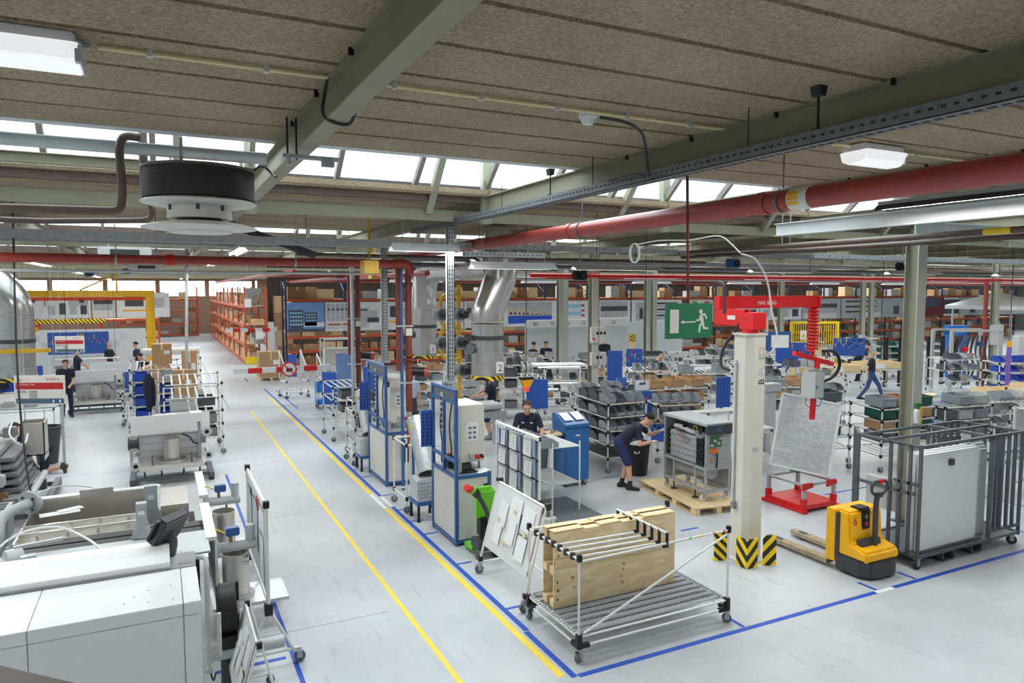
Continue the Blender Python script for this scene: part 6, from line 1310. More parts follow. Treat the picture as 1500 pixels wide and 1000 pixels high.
# whiteboard stand and leaning pin board
easel((0.46, 6.3, 0), 0, 'white pipe easel on castors beside the white boiler', 1.25, 0.9, 0.68)
w = T('whiteboard_stand', 'tall white framed planning board on a splayed pipe stand', 'board', (0.92, 7.5, 0))
for y in (0, 1.7):
    pipe(w, 'post', (0, y, 0.55), (0, y, 1.72), 0.02); pipe(w, 'leg', (0, y, 0.62), (-0.25, y, 0.13), 0.018); pipe(w, 'leg', (0, y, 0.62), (0.25, y, 0.13), 0.018); pipe(w, 'foot_rail', (-0.3, y, 0.15), (0.32, y, 0.15), 0.018); caster(w, -0.28, y, 0.06, 0.13); caster(w, 0.3, y, 0.06, 0.13)
    ob('joint', MB().box((0, y, 0.62), (0.08, 0.06, 0.12)), 'black', w); ob('joint', MB().box((0, y, 1.72), (0.06, 0.06, 0.07)), 'black', w)
for z in (0.7, 1.7): pipe(w, 'rail', (0, 0, z), (0, 1.7, z), 0.02)
ob('board', MB().bx(-0.006, 0.006, 0.04, 1.66, 0.75, 1.66), 'white_paint', w)
for y, z, a, b, mt in ((1.2, 1.05, 0.42, 0.5, 'paper_grey'), (0.65, 1.0, 0.42, 0.55, 'paper_grey'), (0.2, 0.8, 0.3, 0.5, 'paper'), (0.1, 1.35, 0.4, 0.25, 'paper')): 
    ob('chart', MB().bx(-0.012, -0.006, y, y + a, z, z + b), mt, w); ob('chart_edge', MB().bx(-0.014, -0.012, y, y + a, z + b, z + b + 0.012).bx(-0.014, -0.012, y - 0.01, y, z, z + b), 'ink', w)
ob('red_card', MB().bx(-0.012, -0.006, 0.55, 0.75, 1.5, 1.62), 'logo_red', w); ob('green_card', MB().bx(-0.012, -0.006, 1.2, 1.35, 1.5, 1.58), 'sign_green', w)

# ---- boiler units on skids (same model repeated)
def burner_unit(loc, lab, rz=0):
    t = T('burner_unit', lab, 'boiler', loc, rz, 'boilers under assembly')
    W = 1.45
    for x in (-W / 2, W / 2): ob('skid', MB().bx(x - 0.05, x + 0.05, 0, 1.1, 0.06, 0.16), 'cage_grey', t); ob('foot', MB().bx(x - 0.04, x + 0.04, 0.02, 0.1, 0, 0.06), 'rubber', t)
    for y in (0.06, 0.95): ob('cross_bar', MB().bx(-W / 2, W / 2, y, y + 0.06, 0.1, 0.16), 'cage_grey', t)
    for x in (-0.5, -0.2, 0.2, 0.5): ob('strut', MB().cyl((x, 0.1, 0.15), (x * 1.05, 0.35, 0.36), 0.025, 4), 'cage_grey', t)
    ob('tray', MB().prism([(-0.58, 0.34), (0.58, 0.34), (0.56, 0.40), (-0.56, 0.40)], 0.02, 0.62), 'stainless', t); ob('tray_front', MB().bx(-0.6, 0.6, 0.0, 0.03, 0.3, 0.38), 'off_white', t)
    ob('exchanger', MB().bx(-0.58, 0.52, 0.62, 1.1, 0.36, 1.0), 'alu', t)
    for k in range(4): ob('rib', MB().bx(-0.58, 0.52, 0.60, 0.62, 0.46 + k * 0.14, 0.48 + k * 0.14), 'steel', t)
    f = ob('flue', MB().ring((0, 0.32, 0.4), (0, 0.32, 0.88), 0.155, 0.15, 24), 'stainless', t); ob('flue_ring', MB().ring((0, 0.32, 0.4), (0, 0.32, 0.46), 0.28, 0.265, 24), 'steel', f)
    ob('front_panel', MB().bx(-0.74, 0.74, 0.5, 0.53, 0.95, 1.34), 'panel_white', t, 0.006); ob('header_pipe', MB().tube([(-0.4, 0.75, 1.0), (-0.4, 0.75, 1.2), (-0.3, 0.75, 1.26), (0.1, 0.75, 1.26)], 0.06, 10), 'light_grey', t); ob('motor_box', MB().box((0.22, 0.78, 1.2), (0.24, 0.26, 0.2)), 'mid_grey', t, 0.01); ob('air_box', MB().bx(0.38, 0.6, 0.65, 1.05, 1.0, 1.3), 'steel', t)
    m = MB(); flange(m, (0.66, 0.2, 0.98), (0, -1, 0), 0.1); ob('flange', m, ['light_grey', 'black'], t); ob('pipe', MB().cyl((0.66, 0.2, 0.98), (0.66, 0.7, 0.98), 0.06, 10), 'light_grey', t)
    m = MB(); flange(m, (0.68, 0.15, 0.5), (0, -1, 0), 0.085); ob('flange', m, ['light_grey', 'black'], t); ob('pipe', MB().cyl((0.68, 0.15, 0.5), (0.68, 0.8, 0.5), 0.05, 10), 'light_grey', t)
    m = MB(); flange(m, (-0.66, 0.05, 0.42), (0, -1, 0), 0.1); ob('flange', m, ['light_grey', 'black'], t); ob('pipe', MB().cyl((-0.66, 0.05, 0.42), (-0.66, 0.9, 0.5), 0.06, 10), 'light_grey', t)
    ob('fan_box', MB().bx(-0.78, -0.62, 0.5, 0.8, 0.62, 0.95), 'steel', t, 0.02); ob('fan_scroll', MB().cyl((-0.8, 0.62, 0.78), (-0.6, 0.62, 0.78), 0.15, 14), 'dark_grey', t)
    ob('gas_valve', MB().box((0.6, 0.45, 0.78), (0.1, 0.15, 0.14)), 'mid_grey', t, 0.01); ob('upright', MB().bx(0.5, 0.56, 0.5, 0.55, 0.4, 1.15), 'galv', t)
    ob('cable', MB().tube([(0.2, 0.6, 0.9), (0.35, 0.55, 0.82), (0.42, 0.56, 0.7), (0.55, 0.55, 0.66)], 0.014, 5), 'black', t)
    for x in (-0.36, 0.36): ob('hook', MB().cyl((x, 0.08, 0.38), (x, 0.3, 0.56), 0.018, 5), 'dark_grey', t)
    return t
bu = burner_unit((0.16, 15.7, 0), 'boiler on a dark skid with white panel beside the aisle')
dup(bu, (-1.86, 25.9, 0), 0, 'boiler on a dark skid with white panel behind the model board')
dup(bu, (-1.5, 28.6, 0), 0, 'half hidden white panelled boiler behind the one at the model board')
# ribbed machine
t = T('ribbed_exchanger', 'grey ribbed heat exchanger on a dark skid with open sheet box', 'machine', (-2.5, 14.3, 0))
for x in (-0.45, 0.62): ob('skid', MB().bx(x - 0.05, x + 0.05, -0.6, 2.2, 0.05, 0.2), 'cage_grey', t)
for y in (-0.3, 1.9): ob('cross_bar', MB().bx(-0.45, 0.62, y, y + 0.06, 0.1, 0.18), 'cage_grey', t)
ob('side_pipe', MB().cyl((0.45, -0.45, 0.42), (0.45, 1.7, 0.42), 0.06, 12), 'light_grey', t); m = MB(); flange(m, (0.45, -0.45, 0.42), (0, -1, 0), 0.12, 0.04, 0.05); ob('pipe_flange', m, ['dark_green', 'black'], t); ob('pipe_support', MB().bx(0.38, 0.52, 0.2, 0.3, 0.18, 0.37).bx(0.38, 0.52, 1.3, 1.4, 0.18, 0.37), 'galv_dark', t)
ob('ledge', MB().bx(0.1, 0.36, -0.3, 1.8, 0.42, 0.46), 'mid_grey', t); ob('core', MB().bx(-0.5, 0.0, 0.0, 1.6, 0.18, 0.9), 'dark_grey', t)
for k in range(5): ob('rib', MB().prism([(-0.4 + 0.02 * k, 0.46 + k * 0.125), (0.32 - 0.03 * k, 0.48 + k * 0.125), (0.32 - 0.03 * k, 0.545 + k * 0.125), (-0.4, 0.56 + k * 0.125)], 0.05 + 0.05 * k, 1.75), 'mid_grey', t, 0.01)
ob('end_panel', MB().bx(-1.0, 0.05, -0.04, 0.0, 0.75, 1.2), 'panel_white', t); ob('top_rails', MB().bx(-0.4, -0.3, 0, 1.6, 1.1, 1.2).bx(-0.1, 0.0, 0, 1.6, 1.08, 1.16), 'steel', t)
b = ob('sheet_box', MB().bx(0.12, 0.5, 1.5, 1.52, 0.8, 1.42).bx(0.12, 0.5, 1.98, 2.0, 0.8, 1.42).bx(0.12, 0.14, 1.5, 2.0, 0.8, 1.42).bx(0.48, 0.5, 1.5, 2.0, 0.7, 1.42).bx(0.12, 0.5, 1.5, 2.0, 0.8, 0.82), 'stainless', t)
ob('pipe_run', MB().tube([(-1.3, 1.2, 1.0), (-0.95, 1.2, 1.3), (-0.6, 1.2, 1.32), (0.05, 1.3, 1.32)], 0.07, 10), 'light_grey', t); ob('motor', MB().box((0.0, 1.3, 1.32), (0.2, 0.2, 0.18)), 'mid_grey', t, 0.01); ob('hose', MB().tube([(0.0, 1.2, 1.45), (0.1, 0.9, 1.55), (0.12, 0.5, 1.4), (0.25, 0.4, 1.25), (0.3, 0.8, 1.2), (0.3, 1.1, 1.3)], 0.014, 5), 'paper', t)
ob('pump', MB().cyl((-0.1, -0.25, 0.55), (-0.1, 0.0, 0.55), 0.15, 14).cyl((-0.35, -0.3, 0.6), (-0.35, 0.0, 0.6), 0.1, 12), 'black', t); ob('valve_body', MB().box((0.05, -0.15, 0.75), (0.16, 0.2, 0.2)), 'light_grey', t, 0.02); ob('blue_tag', MB().box((-0.05, -0.12, 0.85), (0.08, 0.1, 0.09)), 'bright_blue', t)
ob('brass_fitting', MB().box((0.1, -0.12, 0.42), (0.12, 0.1, 0.24)), 'cardboard_dark', t)
b = T('parts_crate', 'grey slotted parts crate beside the green flange', 'crate', (-2.65, 12.9, 0)); ob('box', MB().bx(0, 0.5, 0, 0.5, 0.1, 0.55), 'mid_grey', b, 0.01); ob('lid_grid', MB().bx(0, 0.5, 0, 0.5, 0.55, 0.57), 'light_grey', b); m = MB()
for i in range(3):
    for j in range(3): m.bx(0.04 + i * 0.15, 0.15 + i * 0.15, 0.04 + j * 0.15, 0.15 + j * 0.15, 0.571, 0.574)
ob('opening', m, 'ink', b, kind='stuff'); ob('plinth', MB().bx(0.05, 0.45, 0.05, 0.45, 0, 0.1), 'dark_grey', b)
T1('hanging_cable', 'dark vertical cable hanging at the edge of the machine line', 'cable', MB().tube([(-1.95, 13.3, SLAB), (-1.98, 13.2, 2.5), (-1.9, 13.1, 1.0), (-1.86, 13.05, 0.75)], 0.016, 6), 'dark_grey')
# ---- model sign boards
def model_sign(x, y, z, W, Hh, rz, lab, big):
    t = T('model_sign', lab, 'sign', (x, y, z), rz)
    ob('plate', MB().bx(0, W, 0, 0.02, 0, Hh), 'sign_white', t); ob('red_band', MB().bx(0.03 * W, 0.97 * W, -0.004, 0, 0.52 * Hh, 0.75 * Hh), 'logo_red', t); ob('slate_band', MB().bx(0.03 * W, 0.97 * W, -0.004, 0, 0.03 * Hh, 0.2 * Hh), 'sign_slate', t)
    R = (pi / 2, 0, 0)
    text_part('line_number', 'L1', 0.13 * Hh, 'sign_white', t, (0.06 * W, -0.006, 0.06 * Hh), R); text_part('band_text', 'End Of Line Test' if big else 'Assembly, Test', 0.085 * Hh, 'sign_white', t, (0.06 * W, -0.006, 0.66 * Hh), R)
    text_part('model_text', 'MODEL - R3400', 0.10 * Hh, 'ink', t, (0.05 * W, -0.003, 0.40 * Hh), R); text_part('model_text', 'R3500', 0.10 * Hh, 'ink', t, (0.3 * W, -0.003, 0.31 * Hh), R); text_part('model_text', 'R3600', 0.10 * Hh, 'ink', t, (0.3 * W, -0.003, 0.22 * Hh), R)
    text_part('maker_text', 'elco', 0.08 * Hh, 'logo_red', t, (0.1 * W, -0.003, 0.82 * Hh), R); text_part('maker_text', 'ARISTON', 0.085 * Hh, 'logo_red', t, (0.7 * W, -0.003, 0.84 * Hh), R); ob('maker_ring', MB().ring((0.66 * W, -0.003, 0.87 * Hh), (0.66 * W, 0, 0.87 * Hh), 0.04 * Hh, 0.025 * Hh, 14), 'logo_red', t); ob('maker_mark', MB().cyl((0.26 * W, -0.003, 0.845 * Hh), (0.26 * W, 0, 0.845 * Hh), 0.03 * Hh, 10), 'tape_yellow', t)
    for k in range(2): ob('pictogram', MB().bx((0.72 + 0.13 * k) * W, (0.82 + 0.13 * k) * W, -0.006, -0.004, 0.04 * Hh, 0.19 * Hh), 'logo_blue', t); ob('pictogram_mark', MB().bx((0.75 + 0.13 * k) * W, (0.79 + 0.13 * k) * W, -0.008, -0.006, 0.06 * Hh, 0.16 * Hh), 'sign_white', t)
    for q in (0.2, 0.8): ob('wire', MB().cyl((q * W, 0.01, Hh), (q * W, 0.01, SLAB - z), 0.004, 4), 'galv', t)
model_sign(-2.45, 15.9, 1.78, 0.92, 0.54, -0.42, 'white model board with red band and L1 mark, before the dark bin', True)
model_sign(-2.75, 24.6, 2.08, 0.84, 0.48, -0.42, 'smaller looking white model board hung before the workers', False)
b = T('waste_bin', 'dark grey tapered bin behind the L1 model board', 'bin', (-2.35, 18.9, 0)); ob('barrel', MB().lathe([(0.2, 0), (0.29, 0.8), (0.31, 0.82), (0.28, 0.82), (0.19, 0.05), (0.01, 0.04)], n=20).lathe([(0.01, 0.003), (0.2, 0)], n=20), 'dark_grey', b); ob('rim', MB().ring((0, 0, 0.8), (0, 0, 0.84), 0.315, 0.28, 20), 'dark_grey', b)
T1('steel_post', 'pair of pale steel uprights beside the dark bin', 'post', MB().bx(-1.98, -1.93, 18.2, 18.25, 0, 1.9), 'light_grey')
# ---- carts and cartons by the aisle
def carton(loc, d, lab, rz=0, tilt=0, mat='cardboard', grp=None):
    t = T('cardboard_box', lab, 'box', loc, rz, grp); o = ob('carton', MB().bx(-d[0] / 2, d[0] / 2, -d[1] / 2, d[1] / 2, 0, d[2]), mat, t, 0.006); tp = ob('tape', MB().bx(-0.025, 0.025, -d[1] / 2 - 0.001, d[1] / 2 + 0.001, d[2] * 0.7, d[2] + 0.001), 'wood', t)
    if d[2] > 0.35: ob('shipping_label', MB().bx(d[0] * 0.1, d[0] * 0.4, -d[1] / 2 - 0.003, -d[1] / 2, d[2] * 0.5, d[2] * 0.68), 'paper', t)
    if tilt: t.rotation_euler = (0, tilt, rz)
    return t

# ================================================================= PALLET RACKS AND POSTERS
def upright_mesh(h, d, mat):
    m = MB(); m.bx(-0.045, 0.045, 0, 0.08, 0, h); m.bx(-0.045, 0.045, d - 0.08, d, 0, h)
    k = 0.15; s = 1
    while k + 0.6 < h: m.cyl((0, 0.04 if s > 0 else d - 0.04, k), (0, d - 0.04 if s > 0 else 0.04, k + 0.6), 0.02, 4); k += 0.6; s = -s
    return m.mesh('upright', mat)
UP = {}
def pallet_rack(loc, rz, bays, bw, d, h, levels, lab, up='rack_orange', beam='rack_orange', load=None, group=None, fill=0.85, cmats=('cardboard', 'cardboard_dark', 'light_grey', 'wood')):
    """rack along local X; every bay's beams and decks are parts; the load stays loose"""
    t = T('pallet_rack', lab, 'rack', loc, rz, group); k = (h, d, up)
    if k not in UP: UP[k] = upright_mesh(*k)
    for b in range(bays + 1): new('upright', UP[k], t, (b * bw, 0, 0))
    bk = (bw, beam)
    if bk not in UP: UP[bk] = MB().bx(0.04, bw - 0.04, -0.02, 0.03, -0.06, 0.06).mesh('beam', beam); UP[('d', bw, d)] = MB().bx(0.02, bw - 0.02, 0.02, d - 0.02, 0.045, 0.06).mesh('deck', 'pallet_wood')
    if ('d', bw, d) not in UP: UP[('d', bw, d)] = MB().bx(0.02, bw - 0.02, 0.02, d - 0.02, 0.045, 0.06).mesh('deck', 'pallet_wood')
    R = Matrix.Translation(loc) @ Matrix.Rotation(rz, 4, 'Z')
    for b in range(bays):
        for z in levels:
            new('beam', UP[bk], t, (b * bw, 0, z)); new('beam', UP[bk], t, (b * bw, d, z)); new('deck', UP[('d', bw, d)], t, (b * bw, 0, z))
            if load and not (b == 0 and z == 3.0 and load.startswith('crate')):
                x = 0.12
                while x < bw - 0.35:
                    w = rnd.choice((0.42, 0.55, 0.75, 0.9)); w = min(w, bw - 0.1 - x)
                    if rnd.random() < fill and w > 0.3:
                        hh = rnd.uniform(0.25, 0.52) if z < levels[-1] else rnd.uniform(0.35, 0.75)
                        kk = ('ld', round(w, 1), round(hh, 1), rnd.choice(cmats))
                        if kk not in UP: UP[kk] = (MB().bx(-kk[1] / 2, kk[1] / 2, 0, 0.6, 0, kk[2]).mesh('carton', kk[3], 0.01), MB().bx(-0.03, 0.03, -0.002, 0.602, kk[2] * 0.75, kk[2] + 0.002).mesh('tape', 'wood'))
                        p = R @ Vector((b * bw + x + w / 2, 0.12, z + 0.062))
                        o = new('storage_box', None, None, p, rz); lb = '%s %s, %s shelf' % ({'cardboard': 'brown', 'cardboard_dark': 'dark brown', 'light_grey': 'pale grey', 'wood': 'light wood', 'off_white': 'off-white'}[kk[3]], load.replace('crate or carton', 'crate'), ('lowest', 'second', 'third', 'top')[levels.index(z)]); tag(o, lb, 'box', lb); new('carton', UP[kk][0], o); new('tape', UP[kk][1], o)
                    x += w + rnd.uniform(0.04, 0.2)
    return t
# rack beside the aisle
pallet_rack((5.2, 40.0, 0), pi / 2, 8, 3.3, 1.15, 4.1, (0.12, 1.0, 2.0, 3.0), 'long orange pallet rack lining the aisle, full of pale crates', load='crate or carton on the long orange rack beside the aisle', cmats=('light_grey', 'cardboard', 'wood', 'off_white', 'cardboard_dark'))
T1('rack_guard', 'yellow rack end guard at the foot of the aisle rack', 'guard', MB().bx(4.0, 5.2, 39.55, 39.65, 0.0, 0.4), 'signal_yellow', bevel=0.02)
h = T('steel_hopper', 'galvanised hopper on top of the aisle rack end', 'hopper', (4.63, 41.2, 3.07)); ob('bin', MB().cyl((0, 0, 0.35), (0, 0, 0.95), 0.4, 4, 0.62), 'galv', h); ob('spout', MB().cyl((0, 0, 0.0), (0, 0, 0.36), 0.3, 4, 0.4), 'galv', h)
T1('rack_sign', 'white bay number card on the end of the aisle rack', 'sign', MB().bx(4.08, 4.42, 39.93, 39.95, 3.0, 3.45), 'paper'); T1('rack_sign', 'lower white number card on the aisle rack end', 'sign', MB().bx(4.6, 5.0, 39.93, 39.95, 1.3, 1.75), 'paper')
# rack at the far end of the hall
pallet_rack((-3.0, 66.5, 0), 0, 2, 3.0, 1.2, 4.2, (0.15, 1.1, 2.1, 3.1), 'orange rack against the far brick wall', load='carton on the rack at the far brick wall', fill=0.7)
# rack row that carries the posters
pallet_rack((5.6, 36.2, 0), 0, 7, 2.9, 1.1, 4.4, (0.15, 0.85, 1.55, 3.4), 'orange and navy pallet rack behind the posters of buildings and boilers', 'rack_blue', 'rack_orange', 'carton on the rack with the building poster', fill=0.75)
pallet_rack((26.2, 36.2, 0), 0, 12, 3.4, 1.1, 4.4, (0.15, 0.85, 1.55, 3.4), 'orange pallet rack behind the coloured cross poster and grey posters', 'rack_blue', 'rack_orange', 'carton on the rack behind the grey posters', fill=0.6)
pallet_rack((-9.0, 46.5, 0), 0, 3, 3.0, 1.1, 3.6, (0.15, 1.15, 2.2), 'orange rack under the posters beyond the yellow gantry', 'rack_orange', 'rack_orange', 'carton on the rack beyond the yellow gantry', fill=0.7)
T1('partition_sheet', 'white sheet standing between the aisle rack and the building poster', 'partition', MB().bx(5.25, 5.55, 40.0, 40.06, 0, 2.2), 'white_paint')
for q in range(4): carton((6.05, 40.2, 0.9 * q), (0.9, 0.7, 0.89), 'brown carton in the tall stack beside the aisle rack', 0, 0, 'cardboard' if q % 2 else 'cardboard_dark', 'stacked cartons beside the aisle rack')
# white wall with numbers
wn = T('partition_wall', 'white partition with numbered bays between the poster racks', 'partition', (14.9, 28.6, 0)); ob('panel', MB().bx(0, 9.0, 0, 0.1, 0, 2.35), 'wall_white', wn); ob('number_rail', MB().bx(0, 5.5, -0.15, 0, 2.2, 2.55), 'white_paint', wn)
for k, n in enumerate(('80', '70', '31', '22', '15', '50')): text_part('bay_number', n, 0.24, 'ink', wn, (0.3 + k * 0.85, -0.155, 2.29), (pi / 2, 0, 0))
def poster(x0, x1, y, lab, art, bg='art_pale', z0=1.85, z1=3.3):
    t = T('wall_poster', lab, 'poster', (x0, y, z0)); W = x1 - x0; Hh = z1 - z0
    ob('board', MB().bx(0, W, 0, 0.03, 0, Hh), bg, t); ob('hanging_rail', MB().bx(0, W, 0.03, 0.07, Hh - 0.05, Hh), 'galv', t)
    def R(n, u0, u1, v0, v1, mat, k=1): return ob(n, MB().bx(u0 * W, u1 * W, -0.004 * k, 0, v0 * Hh, v1 * Hh), mat, t)
    art(t, R, W, Hh)
PY = 36.0
def art_building(t, R, W, H):
    R('sky', 0, 1, 0.1, 1, 'sky_blue'); R('ground', 0, 1, 0, 0.1, 'art_slate'); R('office_block', 0.04, 0.43, 0.1, 0.75, 'art_slate', 2); R('office_block', 0.46, 0.8, 0.2, 0.66, 'art_slate', 2); R('low_wing', 0.44, 1, 0.17, 0.32, 'art_pale', 2)
    for a in range(4):
        for b in range(5): R('window', 0.07 + b * 0.07, 0.12 + b * 0.07, 0.22 + a * 0.13, 0.29 + a * 0.13, 'art_cyan', 3)
    for a in range(3):
        for b in range(4): R('window', 0.5 + b * 0.07, 0.55 + b * 0.07, 0.36 + a * 0.1, 0.41 + a * 0.1, 'art_cyan', 3)
def art_cabs(t, R, W, H):
    for k in range(6): R('cabinet', 0.05 + k * 0.155, 0.18 + k * 0.155, 0.35, 0.95, 'art_grey', 2); R('cabinet_top', 0.07 + k * 0.155, 0.16 + k * 0.155, 0.72, 0.78, 'art_dark', 3)
    R('caption_box', 0.05, 0.97, 0.05, 0.33, 'sign_white', 2); R('caption_print', 0.08, 0.52, 0.2, 0.26, 'lips', 3); R('caption_print', 0.58, 0.92, 0.2, 0.26, 'lips', 3); R('caption_print', 0.08, 0.7, 0.11, 0.13, 'paper_grey', 3)
def art_unit(t, R, W, H): R('unit', 0.15, 0.45, 0.1, 0.8, 'art_grey', 2); R('bracket', 0.1, 0.4, 0.7, 0.75, 'art_dark', 3); R('vent', 0.4, 0.8, 0.28, 0.45, 'art_dark', 3); R('shade', 0.45, 0.75, 0.3, 0.7, 'art_grey', 1.5)
def art_valve(t, R, W, H): R('stripe', 0.1, 0.6, 0.25, 0.32, 'yellow', 2); R('valve', 0.15, 0.5, 0.45, 0.85, 'art_dark', 2); R('ring', 0.65, 0.9, 0.4, 0.8, 'art_grey', 2)
def art_burner(t, R, W, H):
    R('photo', 0.05, 0.8, 0.1, 0.95, 'art_grey', 2); ob('blue_wave', MB().prism([(0.06 * W, 0.12 * H), (0.6 * W, 0.12 * H), (0.8 * W, 0.25 * H), (0.8 * W, 0.42 * H), (0.06 * W, 0.42 * H)], -0.012, -0.008), 'art_blue', t)
    for k in range(10):
        x = (0.1 + k * 0.072) * W; z = (0.52 - k * 0.008) * H; r = 0.062 * H * (1 - k * 0.05)
        ob('burner_ring', MB().cyl((x, -0.014, z), (x, -0.008, z), r * 1.5, 12), 'sign_white', t); ob('burner_core', MB().cyl((x, -0.016, z), (x, -0.008, z), r, 12), 'art_maroon', t); ob('flame', MB().prism([(x - r * 0.7, z + 1.4 * r), (x + r * 0.7, z + 1.4 * r), (x, z + 4.5 * r)], -0.016, -0.008), 'signal_yellow', t)
    R('caption_box', 0.8, 0.99, 0.1, 0.35, 'sign_white', 3)
def art_cyan(t, R, W, H):
    for k, m in enumerate(('art_cyan', 'art_cyan', 'art_cyan')): R('spray', 0.0, 0.5, 0.1 + k * 0.3, 0.25 + k * 0.3, m, 2)
    for k in range(4): R('dot', 0.5, 0.6, 0.15 + k * 0.2, 0.24 + k * 0.2, 'art_magenta', 2)
def art_photo(t, R, W, H): R('photo', 0.05, 0.9, 0.3, 0.95, 'art_grey', 2); R('photo_band', 0.05, 0.9, 0.55, 0.75, 'art_dark', 3); R('caption_box', 0.05, 0.9, 0.03, 0.28, 'sign_white', 2)
def art_boiler(t, R, W, H): R('boiler', 0.2, 0.75, 0.1, 0.9, 'art_grey', 2); R('side', 0.6, 0.75, 0.1, 0.85, 'art_dark', 3); R('door', 0.38, 0.56, 0.2, 0.65, 'art_dark', 3)
def art_fins(t, R, W, H):
    for k in range(6): R('fin', 0.1, 0.85, 0.15 + k * 0.13, 0.24 + k * 0.13, 'art_dark' if k % 2 else 'art_grey', 2)
    R('caption_box', 0.6, 0.98, 0.05, 0.3, 'sign_white', 3)
def art_cross(t, R, W, H):
    for x0, x1, m0, m1, m2 in ((0.2, 0.75, 'yellow', 'art_violet', 'art_magenta'), (0.75, 0.2, 'art_green', 'art_blue', 'art_cyan')):
        for k, m in enumerate((m0, m1, m2) if x0 < x1 else (m2, m1, m0)):
            a = (x0 + (x1 - x0) * k / 3) * W; b = (x0 + (x1 - x0) * (k + 1) / 3) * W; z0 = (0.08 + 0.84 * k / 3) * H; z1 = (0.08 + 0.84 * (k + 1) / 3) * H
            ob('ribbon', MB().prism([(a - 0.09 * W, z0), (a + 0.09 * W, z0), (b + 0.09 * W, z1), (b - 0.09 * W, z1)], -0.01 if x0 < x1 else -0.014, -0.005), m, t)
def art_tech(t, R, W, H):
    for k in range(4): R('equipment', 0.05 + k * 0.24, 0.2 + k * 0.24, 0.15, 0.5 + 0.1 * (k % 3), 'art_dark' if k % 2 else 'art_grey', 2)
    R('band', 0.5, 0.95, 0.5, 0.9, 'art_grey', 1.5)
def art_maroon(t, R, W, H): R('photo', 0, 0.6, 0, 1, 'art_maroon', 2); R('blue_patch', 0.1, 0.5, 0.5, 1, 'art_slate', 3); R('dark_half', 0.6, 1, 0.1, 0.9, 'art_dark', 2)
X = 5.62
for W, lab, art in ((1.85, 'poster of a slate office block under blue sky', art_building), (1.5, 'poster of a row of grey cabinets with red caption', art_cabs), (1.6, 'pale poster of a grey appliance with dark vent', art_unit), (1.5, 'pale poster of a valve with yellow stripe', art_valve), (2.9, 'pale poster behind the silver ducts', art_photo), (2.6, 'pale grey poster beside the burner poster', art_photo)):
    poster(X, X + W - 0.06, PY, lab, art); X += W
poster(17.4, 21.2, PY - 0.02, 'wide poster of red burner rings with yellow flames on blue', art_burner); poster(21.3, 23.6, PY, 'poster with cyan sprays and magenta dots', art_cyan); poster(23.7, 26.0, PY, 'grey photo poster beside the olive column', art_photo); poster(26.1, 27.6, PY, 'poster of a grey floor standing boiler', art_boiler); poster(27.7, 30.0, PY, 'poster of dark stacked exchanger fins', art_fins); poster(30.6, 32.6, PY, 'white poster with a crossed rainbow ribbon', art_cross, 'sign_white')
X = 32.8
for W, lab, art in ((4, 'pale technical poster behind the crane arm', art_tech), (4, 'poster of control panels behind the red balancer', art_tech), (4, 'grey machine poster beyond the balancer', art_photo), (4.5, 'grey equipment poster by the slim columns', art_fins), (4.5, 'grey drawing poster before the near olive column', art_tech), (5, 'maroon and blue poster beyond the near olive column', art_maroon), (5, 'grey dark equipment poster near the red riser', art_tech), (6, 'pale poster above the white umbrella', art_photo)):
    poster(X, X + W - 0.1, PY, lab, art, 'art_grey' if 'grey' in lab else 'art_pale'); X += W
for x0, x1, lab, art in ((-9.5, -5.6, 'poster with rainbow brush stroke beyond the gantry', art_cross), (-5.5, -3.4, 'poster of grey skyline beyond the gantry', art_tech), (-3.3, -2.2, 'small blue toned poster beyond the gantry', art_photo), (-2.1, 0.6, 'white poster of a boiler control head beyond the gantry', art_valve)): poster(x0, x1, 46.2, lab, art, 'art_pale', 2.35, 3.75)
# barrier arms
def barrier(x0, x1, y, z, lab, sign):
    t = T('barrier_arm', lab, 'barrier', (x0, y, 0)); L = x1 - x0; n = 7
    for k in range(n): ob('band', MB().bx(k * L / n, (k + 1) * L / n, -0.05, 0.05, z - 0.09, z + 0.09), 'white_paint' if k % 2 == 0 else 'red', t)
    ob('post', MB().bx(L - 0.1, L + 0.05, 0.06, 0.2, 0, z + 0.12), 'light_grey', t)
    if sign:
        ob('sign_disc', MB().cyl((L * 0.56, -0.08, z), (L * 0.56, -0.06, z), 0.26, 24), 'red', t); ob('sign_face', MB().cyl((L * 0.56, -0.09, z), (L * 0.56, -0.075, z), 0.21, 24), 'sign_white', t); ob('sign_truck', MB().box((L * 0.56, -0.095, z - 0.02), (0.2, 0.01, 0.12)), 'ink', t); ob('sign_bar', MB().box((L * 0.56, -0.1, z), (0.44, 0.01, 0.035), 0, 0, 0.78), 'red', t)
barrier(2.19, 5.42, 25.5, 1.17, 'red and white barrier arm with no forklift sign across the aisle edge', True); barrier(2.95, 5.4, 38.0, 1.9, 'upper red and white barrier beam before the aisle rack', False)

